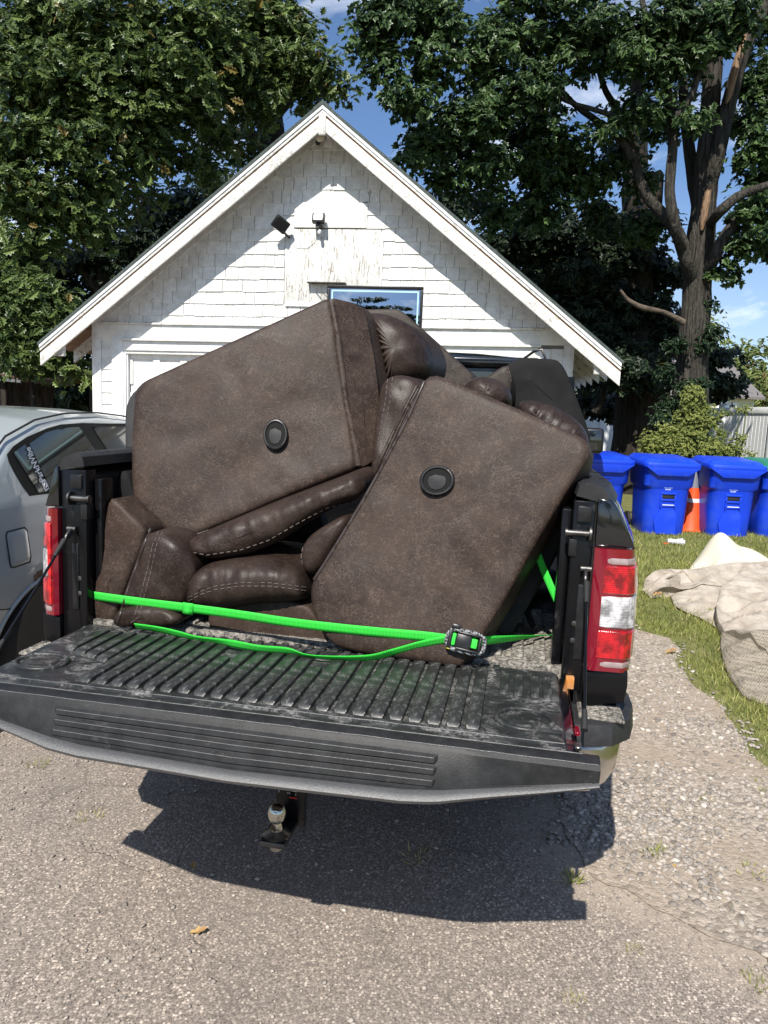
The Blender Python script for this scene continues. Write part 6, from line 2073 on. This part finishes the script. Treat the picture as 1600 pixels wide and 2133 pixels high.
# ------------------------------------------------------------------ fences, houses, shed
VF = [13.4, 15.7, 18.0, 20.3, 22.6]
XF = 8.25
fence = empty('vinyl_fence', (XF, 15.7, 0), 0, 'white vinyl privacy fence running back along the right side of the yard', 'fence')
pm = slm = None
for i, y in enumerate(VF):
    p_ = box('post', -0.065, 0.065, -0.065, 0.065, 0, 2.14, MT['vinyl'], fence, 0.008); p_.location = (0, y - 15.7, 0)
    cpx = prism('post_cap', [(-0.08, 2.141), (0.08, 2.141), (0.0, 2.22)], -0.08, 0.08, MT['vinyl'], p_)
    if i < len(VF) - 1:
        for z in (0.08, 1.92):
            r_ = box('rail', -0.03, 0.03, 0.066, 2.3 - 0.066, z, z + 0.14, MT['vinyl'], fence, 0.005); r_.location = (0, y - 15.7, 0)
        for k in range(14):
            y0 = 0.07 + k * 0.1543
            if slm is None:
                o = box('slat', -0.014, 0.014, 0.002, 0.149, 0.221, 1.919, MT['vinyl'], fence, 0.005, 1); slm = o.data
            else:
                o = bpy.data.objects.new('slat', slm); COL.objects.link(o); o.parent = fence
            o.location = (0, y - 15.7 + y0, 0)
fence2 = empty('vinyl_fence', (4.0, 22.6, 0), 0, 'shaded white vinyl fence across the back behind the tree trunks', 'fence')
slm = None
for i in range(6):
    x = -4.0 + i * 1.65
    box('post', x - 0.06, x + 0.06, -0.06, 0.06, 0, 2.05, MT['vinyl'], fence2, 0.008)
    if i < 5:
        for z in (0.08, 1.84): box('rail', x + 0.062, x + 1.588, -0.03, 0.03, z, z + 0.13, MT['vinyl'], fence2, 0.005)
        for k in range(10):
            if slm is None:
                o = box('slat', 0.002, 0.149, -0.014, 0.014, 0.212, 1.838, MT['vinyl'], fence2, 0.005, 1); slm = o.data
            else:
                o = bpy.data.objects.new('slat', slm); COL.objects.link(o); o.parent = fence2
            o.location = (x + 0.063 + k * 0.1525, 0, 0)


def house(label, x, y, w, d, h, ridge, yaw, name='neighbour_house'):
    r = empty(name, (x, y, 0), yaw, label, 'house')
    wall = prism('wall', [(-d / 2, 0), (d / 2, 0), (d / 2, h), (0, ridge - 0.1), (-d / 2, h)], -w / 2, w / 2, MT['siding'], r, 'x')
    n = int(h / 0.2)
    bm = bmesh.new()
    for k in range(n):
        add_box(bm, -w / 2 - 0.012, w / 2 + 0.012, -d / 2 - 0.02, -d / 2 + 0.0, k * 0.2 + 0.004, k * 0.2 + 0.19, 0)
    o = from_bm('clapboard', bm, MT['siding'], r); o['kind'] = 'stuff'
    for s in (1, -1):
        prism('roof', [(0, ridge), (s * (d / 2 + 0.35), h - 0.18), (s * (d / 2 + 0.35), h - 0.30), (0, ridge - 0.12)], -w / 2 - 0.35, w / 2 + 0.35, MT['grey_roof'], r, 'x')
    for x0 in (-w / 4, w / 4):
        f = box('window', x0 - 0.5, x0 + 0.5, -d / 2 - 0.06, -d / 2 - 0.021, h * 0.42, h * 0.85, MT['vinyl'], r, 0.01)
        box('pane', x0 - 0.42, x0 + 0.42, -d / 2 - 0.066, -d / 2 - 0.061, h * 0.45, h * 0.82, MT['glass_dark'], f, 0)
    return r


house('cream house with a grey shingled roof behind the vinyl fence at right', 14.9, 39.0, 5.6, 6.0, 3.3, 5.0, R_(-6))
house('pale cream house glimpsed between garage eave and tree trunks', 9.3, 40.0, 5.0, 6.0, 3.7, 5.4, R_(4))
shed = empty('garden_shed', (-7.3, 13.4, 0), 0, 'low brown roofed shed at the left edge under the trees', 'shed')
box('roof', -0.9, 0.85, -0.8, 1.2, 1.92, 2.02, MT['brown_roof'], shed, 0.01, 1, Matrix.Rotation(R_(4), 4, 'Y'))
box('metal_edge', -0.9, 0.86, -0.83, -0.801, 1.90, 1.95, MT['steel'], shed, 0.005, 1, Matrix.Rotation(R_(4), 4, 'Y'))
for x in (-0.8, 0.62): box('post', x - 0.05, x + 0.05, -0.7, -0.6, 0, 1.9, MT['bark_dark'], shed, 0.005)
box('back_wall', -0.85, 0.75, 0.9, 0.95, 0, 1.88, MT['bark_dark'], shed, 0.005)

# ------------------------------------------------------------------ trees
def limb(bm, pts, rads, n=10, rough=0.06, sub=5):
    P = catmull([tuple(p) for p in pts], sub)
    Rr = list(np.interp(np.linspace(0, len(rads) - 1, len(P)), np.arange(len(rads)), rads))
    add_tube(bm, P, Rr, n)


def roughen(bm, amp, f=3.0):
    for v in bm.verts:
        d = Vector((noise.noise(v.co * f), noise.noise(v.co * f + Vector((9, 2, 4))), 0)) * amp
        v.co += d


def trunk_px(lst, Yd):
    pts, rads = [], []
    for q in lst:
        x, y, w = q[:3]
        Y = q[3] if len(q) > 3 else Yd
        pts.append(at(x, y, Y)); rads.append(w * 0.5 / FPX * Y)
    return pts, rads


TR = np.random.default_rng(21)
# --- maple on the right
mp0 = ground(1432, 1055)
mroot = at(1430, 930, 14.0); mroot.z = 0
maple = empty('maple_tree', mroot, 0, 'large maple on the right with several limbs and torn pale wood', 'tree')
limbs = [
    ([(1425, 1060, 130), (1428, 980, 98), (1434, 880, 78), (1442, 750, 62), (1450, 640, 58), (1455, 560, 58), (1462, 480, 52), (1470, 380, 46), (1478, 260, 38), (1486, 120, 33), (1496, 0, 28), (1500, -120, 22)], 'trunk', 14.0),
    ([(1450, 600, 34), (1430, 540, 30), (1402, 470, 24), (1345, 405, 20), (1318, 320, 17), (1300, 250, 15), (1262, 190, 12), (1240, 120, 9), (1200, 40, 7)], 'limb', 13.7),
    ([(1436, 550, 26), (1408, 480, 22), (1396, 400, 20), (1402, 300, 20), (1398, 220, 19), (1370, 130, 16), (1345, 40, 12), (1330, -40, 9)], 'limb', 13.3),
    ([(1462, 480, 30), (1447, 390, 26), (1432, 280, 22), (1422, 160, 18), (1427, 40, 15), (1430, -60, 12)], 'limb', 14.4),
    ([(1470, 420, 34), (1492, 330, 32), (1515, 230, 29), (1542, 130, 27), (1580, 40, 24), (1630, -40, 20)], 'limb', 13.8),
    ([(1466, 590, 28), (1490, 530, 25), (1518, 480, 22), (1560, 430, 18), (1610, 390, 15), (1700, 340, 10)], 'limb', 13.5),
    ([(1478, 470, 24), (1500, 440, 22), (1540, 408, 18), (1600, 385, 14), (1700, 350, 10)], 'limb', 13.0),
    ([(1318, 330, 18), (1290, 290, 16), (1240, 250, 13), (1180, 200, 10), (1120, 110, 8), (1060, 60, 6)], 'limb', 13.5),
    ([(1400, 250, 16), (1440, 200, 14), (1470, 130, 12), (1560, 60, 8)], 'limb', 13.1),
    ([(1280, 240, 10), (1180, 210, 8), (1090, 160, 7), (980, 110, 5), (880, 60, 4)], 'limb', 13.2),
]
for lst, nm, Yd in limbs:
    if nm == 'limb' and lst[0][2] > 20: lst = [lst[0][:2] + (lst[0][2] * 0.7, 14.0)] + lst[1:]
    pts, rads = trunk_px(lst, Yd)
    pts = [p - mroot for p in pts]
    bm = bmesh.new(); limb(bm, pts, rads, 12 if nm == 'trunk' else 9)
    roughen(bm, 0.035 if nm == 'trunk' else 0.02, 2.6)
    from_bm(nm, bm, MT['bark'], maple, 60)
for lst, Yd in (([(1552, 70, 10), (1545, 100, 16), (1530, 150, 16), (1520, 195, 12), (1512, 215, 5)], 13.60), ([(1478, 385, 8), (1472, 420, 16), (1466, 455, 14), (1462, 480, 5)], 13.74)):
    pts, rads = trunk_px(lst, Yd)
    bm = bmesh.new(); limb(bm, [p - mroot for p in pts], rads, 8)
    from_bm('torn_wood', bm, MT['torn_wood'], maple, 60)
pts, rads = trunk_px([(1425, 672, 14), (1400, 658, 11), (1375, 648, 9), (1340, 641, 12), (1312, 627, 9), (1292, 604, 5)], 13.4)
bm = bmesh.new(); limb(bm, [p - mroot for p in pts], rads, 8); roughen(bm, 0.02, 6)
from_bm('broken_branch', bm, MT['bark_pale'], maple, 60)['label'] = 'pale broken stub of a branch low on the trunk'
MC = [(790, 60, 70, 12.2), (850, 30, 75, 12.5), (940, 50, 80, 12.8), (800, 140, 55, 12), (850, 200, 50, 12), (900, 130, 60, 12.4), (1010, 110, 90, 13), (1100, 50, 95, 13.2), (1050, 200, 85, 12.8), (960, 250, 75, 12.5),
      (890, 300, 50, 12.6), (860, 325, 28, 12.6), (905, 370, 48, 13), (985, 340, 75, 13.2), (1100, 300, 85, 13.4), (1150, 160, 90, 13), (1230, 60, 95, 13), (1230, 250, 60, 13.2), (1120, 410, 80, 14), (1030, 430, 58, 14),
      (1210, 380, 65, 14.2), (1290, 330, 50, 14.4), (1320, 110, 85, 13), (1410, 50, 95, 13.2), (1370, 240, 55, 14.8), (1500, 50, 80, 13), (1560, 30, 70, 14.5), (1610, 210, 60, 14), (1590, 300, 45, 13.5), (1560, 440, 52, 13.5),
      (1590, 490, 40, 13.2), (1520, 560, 28, 13.6), (1340, 480, 55, 15.2), (1440, 180, 40, 15.5), (1540, 250, 40, 15.2), (1330, 400, 38, 14.8), (1250, 450, 55, 15), (1530, 480, 34, 14.2), (1180, 320, 60, 14), (1590, 380, 40, 14), (1605, 130, 45, 14), (1575, 330, 45, 13.6), (1600, 430, 50, 13.4), (1545, 520, 34, 13.4), (1600, 540, 30, 13.4), (1570, 180, 40, 14.2), (1450, 110, 55, 13), (1385, 150, 50, 13), (1345, 230, 45, 13.2), (1290, 240, 50, 13.4), (1440, 250, 26, 13.2), (1345, 360, 34, 14.6)]
foliage('foliage', px_clumps(MC, 13), 30000, MAPLE, 0.138, MT['maple_leaf'], maple, TR, 6, shell=0.5)
CAN = [(x, y, 110, 15) for x, y in ((1000, -150), (1100, -130), (1250, -140), (1400, -140), (1550, -120), (1680, 60), (1700, 300), (1680, 450))]
foliage('foliage', px_clumps(CAN, 14), 5000, MAPLE, 0.2, MT['maple_leaf'], maple, TR, 6)
IV = [(1400, 840, 22, 13.6), (1385, 780, 20, 13.6), (1410, 720, 16, 13.6), (1455, 800, 18, 13.5), (1475, 720, 14, 13.7), (1480, 640, 10, 13.8), (1390, 870, 26, 13.5), (1450, 870, 24, 13.5), (1430, 810, 16, 13.4), (1485, 690, 16, 13.8)]
foliage('ivy', px_clumps(IV, 13.5), 2600, SIMPLE, 0.10, MT['ivy_leaf'], maple, TR, 5)

# --- second, darker tree behind it
droot = at(1335, 900, 17.0); droot.z = 0
dark = empty('maple_tree', droot, 0, 'dark shaded tree with a thick trunk behind the large maple', 'tree')
for lst, nm, Yd in (([(1335, 1040, 190), (1335, 960, 120), (1332, 860, 98), (1335, 740, 76), (1330, 620, 62), (1325, 500, 56), (1322, 380, 44), (1330, 260, 34), (1325, 120, 24)], 'trunk', 17.0), ([(1240, 860, 20), (1255, 820, 16), (1275, 770, 12)], 'limb', 16.5), ([(1328, 560, 34), (1360, 470, 26), (1372, 360, 20)], 'limb', 17.0), ([(1330, 620, 30), (1270, 530, 24), (1200, 470, 16)], 'limb', 16.8)):
    pts, rads = trunk_px(lst, Yd)
    bm = bmesh.new(); limb(bm, [p - droot for p in pts], rads, 10); roughen(bm, 0.05, 2)
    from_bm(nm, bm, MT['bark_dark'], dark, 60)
DC = [(1090, 500, 80), (1160, 540, 90), (1060, 590, 60, 19), (1130, 620, 80, 19), (1210, 600, 95), (1290, 560, 80), (1250, 690, 85), (1330, 650, 75), (1190, 700, 70, 19), (1310, 760, 70, 16.2), (1250, 780, 45, 18), (1370, 560, 55), (1390, 700, 55), (1240, 480, 70), (1390, 780, 40, 16), (1020, 520, 45), (960, 420, 50, 18), (1290, 850, 40, 19), (1230, 840, 30, 19.5),
      (1480, 740, 34, 16), (1510, 800, 24, 15.5), (1540, 805, 20, 15.5), (1470, 800, 34, 16)]
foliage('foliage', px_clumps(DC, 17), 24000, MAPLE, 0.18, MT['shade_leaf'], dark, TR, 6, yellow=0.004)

# --- oak on the left behind the garage
oroot = at(568, 300, 17.0); oroot.z = 0
oak = empty('oak_tree', oroot, 0, 'big glossy oak rising behind the left slope of the garage roof', 'tree')
for lst, nm, Yd in (([(575, 900, 90), (572, 600, 74), (568, 420, 66), (566, 300, 58), (560, 220, 54), (556, 120, 44), (545, 0, 34)], 'trunk', 17.0), ([(560, 320, 30), (520, 280, 24), (470, 275, 18), (400, 230, 14), (300, 160, 9)], 'limb', 16.5), ([(560, 160, 26), (480, 100, 20), (430, 20, 14)], 'limb', 16.2), ([(566, 250, 24), (620, 180, 18), (650, 100, 12)], 'limb', 16.6), ([(398, 60, 8), (400, 20, 8), (402, -30, 7)], 'limb', 15.0)):
    pts, rads = trunk_px(lst, Yd)
    bm = bmesh.new(); limb(bm, [p - oroot for p in pts], rads, 10); roughen(bm, 0.05, 2)
    from_bm(nm, bm, MT['bark_dark'], oak, 60)
OC = [(30, 70, 90, 12.5), (120, 30, 85, 13), (210, 70, 80, 12.6), (300, 50, 75, 13), (390, 40, 70, 13.2), (480, 50, 70, 14), (560, 40, 80, 15), (620, 80, 45, 15), (660, 150, 42, 14.6), (610, 150, 55, 14.8), (540, 140, 60, 14.5), (450, 130, 75, 13.5), (360, 150, 80, 12.8), (260, 160, 85, 12.5),
      (160, 170, 90, 12.3), (60, 190, 90, 12.2), (30, 300, 80, 12), (120, 300, 80, 12), (210, 260, 75, 12.4), (300, 250, 65, 12.8), (400, 220, 60, 13.4), (560, 210, 55, 14.4), (500, 200, 50, 14.2), (450, 275, 35, 14.2), (700, 178, 16, 14.6), (640, 200, 28, 14.8), (30, 410, 75, 11.8), (120, 410, 65, 12), (210, 380, 50, 12.4),
      (285, 330, 50, 12.8), (360, 320, 45, 13.4), (430, 350, 40, 13.8), (480, 350, 26, 14), (60, 500, 60, 11.8), (170, 470, 45, 12.2), (500, 300, 40, 15.5), (260, 430, 40, 13.5), (330, 400, 36, 14.5)]
foliage('foliage', px_clumps(OC, 13), 23000, OAK, 0.20, MT['oak_leaf'], oak, TR, 7, shell=0.5, yellow=0.02)
OC2 = [(x, y, 120, 15) for x, y in ((0, -120), (150, -130), (300, -140), (440, -150), (-120, 60), (-130, 250), (-120, 420))]
foliage('foliage', px_clumps(OC2, 15), 5000, OAK, 0.24, MT['oak_leaf'], oak, TR, 7)

# --- shaded trees lower left
uroot = at(215, 520, 18.0); uroot.z = 0
und = empty('shade_tree', uroot, 0, 'dark understorey tree left of the garage beneath the oak', 'tree')
for lst, nm, Yd in (([(215, 900, 60), (214, 700, 44), (213, 520, 34), (205, 380, 26)], 'trunk', 18.0), ([(30, 900, 36), (34, 780, 28), (60, 640, 20), (90, 520, 14)], 'trunk', 18.5), ([(214, 620, 20), (150, 540, 14), (90, 500, 10)], 'limb', 17.8)):
    pts, rads = trunk_px(lst, Yd)
    bm = bmesh.new(); limb(bm, [p - uroot for p in pts], rads, 8); roughen(bm, 0.05, 2)
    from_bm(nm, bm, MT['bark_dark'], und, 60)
UC = [(40, 560, 70), (120, 560, 65, 19), (200, 540, 60, 18), (270, 510, 55, 18), (330, 460, 50, 19), (390, 420, 45, 19), (150, 640, 60, 18.5), (60, 660, 60, 18), (230, 600, 45, 19), (20, 780, 60, 19), (100, 800, 60, 19), (160, 820, 50, 18.5), (60, 860, 60, 19), (160, 720, 40, 17), (110, 740, 40, 18.5), (440, 380, 35, 20), (290, 560, 30, 20)]
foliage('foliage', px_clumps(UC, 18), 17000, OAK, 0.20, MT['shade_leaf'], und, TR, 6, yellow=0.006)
sroot = at(60, 880, 11.0); sroot.z = 0
sap = empty('oak_sapling', sroot, 0, 'lighter young oak with drooping sprays beside the garage corner', 'tree')
bm = bmesh.new(); limb(bm, [Vector((0, 0, 0)), Vector((0.1, 0, 1.0)), Vector((0.0, 0.1, 2.2)), Vector((0.2, 0, 3.4))], [0.05, 0.04, 0.03, 0.012], 8)
from_bm('trunk', bm, MT['bark_dark'], sap, 60)
SCL = [(30, 640, 36), (75, 655, 36), (110, 640, 30), (20, 700, 32), (60, 715, 34), (100, 700, 30), (140, 745, 20), (165, 770, 18), (95, 750, 22), (40, 740, 26), (150, 700, 18), (25, 590, 30), (75, 600, 30)]
foliage('foliage', px_clumps(SCL, 11.0), 4200, OAK, 0.17, MT['oak_leaf'], sap, TR, 6, yellow=0.01)

# --- bush and tall weeds behind the bins
broot = at(1420, 940, 11.9); broot.z = 0
bush = empty('weedy_bush', broot, 0, 'sunlit yellow green weedy bush with a tall spike behind the bins', 'bush')
BC = [(1370, 935, 26), (1400, 920, 28), (1440, 910, 32), (1480, 932, 26), (1415, 945, 34), (1460, 945, 32), (1500, 945, 18), (1445, 870, 22), (1441, 845, 17), (1443, 822, 13), (1444, 803, 9), (1470, 880, 16), (1410, 900, 16), (1520, 935, 12), (1540, 915, 7), (1355, 945, 14), (1555, 945, 9), (1500, 905, 7, 12.5), (1535, 880, 5, 12.6), (1550, 850, 7, 12.6), (1360, 905, 8), (1383, 888, 8), (1425, 878, 9), (1468, 852, 8), (1490, 878, 9), (1349, 922, 9), (1462, 832, 6), (1416, 862, 6), (1505, 862, 7)]
foliage('foliage', px_clumps(BC, 11.9), 13000, SIMPLE, 0.066, MT['bush_leaf'], bush, TR, 6, yellow=0.0)
bm = bmesh.new()
for x, y, x1, y1 in ((1440, 950, 1443, 808), (1470, 950, 1475, 870), (1400, 950, 1405, 890), (1520, 950, 1540, 860), (1530, 950, 1556, 845), (1440, 900, 1470, 880)):
    a, b = at(x, y + 60, 11.9) - broot, at(x1, y1, 11.9) - broot
    add_tube(bm, [a, a.lerp(b, 0.5) + Vector((0.02, 0, 0)), b], [0.014, 0.01, 0.004], 6)
from_bm('stem', bm, MT['bush_leaf'], bush)

# --- wooded hill far away
hc = []
for i in range(64):
    x = TR.uniform(20, 85); y = TR.uniform(88, 112)
    top = 13.5 + 2.2 * math.sin(x * 0.35) + TR.uniform(-1.5, 1.0) + (y - 88) * 0.05
    r = TR.uniform(2.6, 4.2)
    hc.append((x, y, top - r, r)); hc.append((x + TR.uniform(-2, 2), y - 3, top - r - 4.5, r * 1.1)); hc.append((x, y - 4, max(2, top - r - 9), r * 1.1))
hr = empty('temp_anchor', (0, 0, 0))
far = foliage('treeline', hc, 34000, SIMPLE, 0.95, MT['hill_leaf'], hr, TR, 5, shell=0.3, yellow=0.08)
far.parent = None
bpy.data.objects.remove(hr)
tag(far, 'sunlit wooded hillside far beyond the houses on the right', 'treeline', kind='stuff')
bc = []
for i in range(26):
    x = -32 + i * 2.0 + TR.uniform(-0.5, 0.5)
    if x > 8: break
    bc.append((x, TR.uniform(27, 31), TR.uniform(1.5, 3), 2.0)); bc.append((x, TR.uniform(29, 32), TR.uniform(3, 4.5), 2.0))
hr = empty('temp_anchor', (0, 0, 0))
far2 = foliage('woods', bc, 7000, SIMPLE, 0.55, MT['shade_leaf'], hr, TR, 5, shell=0.35)
far2.parent = None
bpy.data.objects.remove(hr)
tag(far2, 'dark woods closing the view behind the left yard', 'woods', kind='stuff')

# --- trees standing behind the photographer (seen mirrored in the glossy backboard and paint)
for i, (x, y, a) in enumerate(((-10.0, -13.0, 3.14), (-4.0, -21.0, 2.6))):
    c = copy_tree(maple)
    c.location = (x, y, 0); c.rotation_euler = (0, 0, a)
    tag(c, ('maple tree behind the photographer, mirrored in the backboard', 'second maple tree behind the photographer, further left')[i], 'tree')
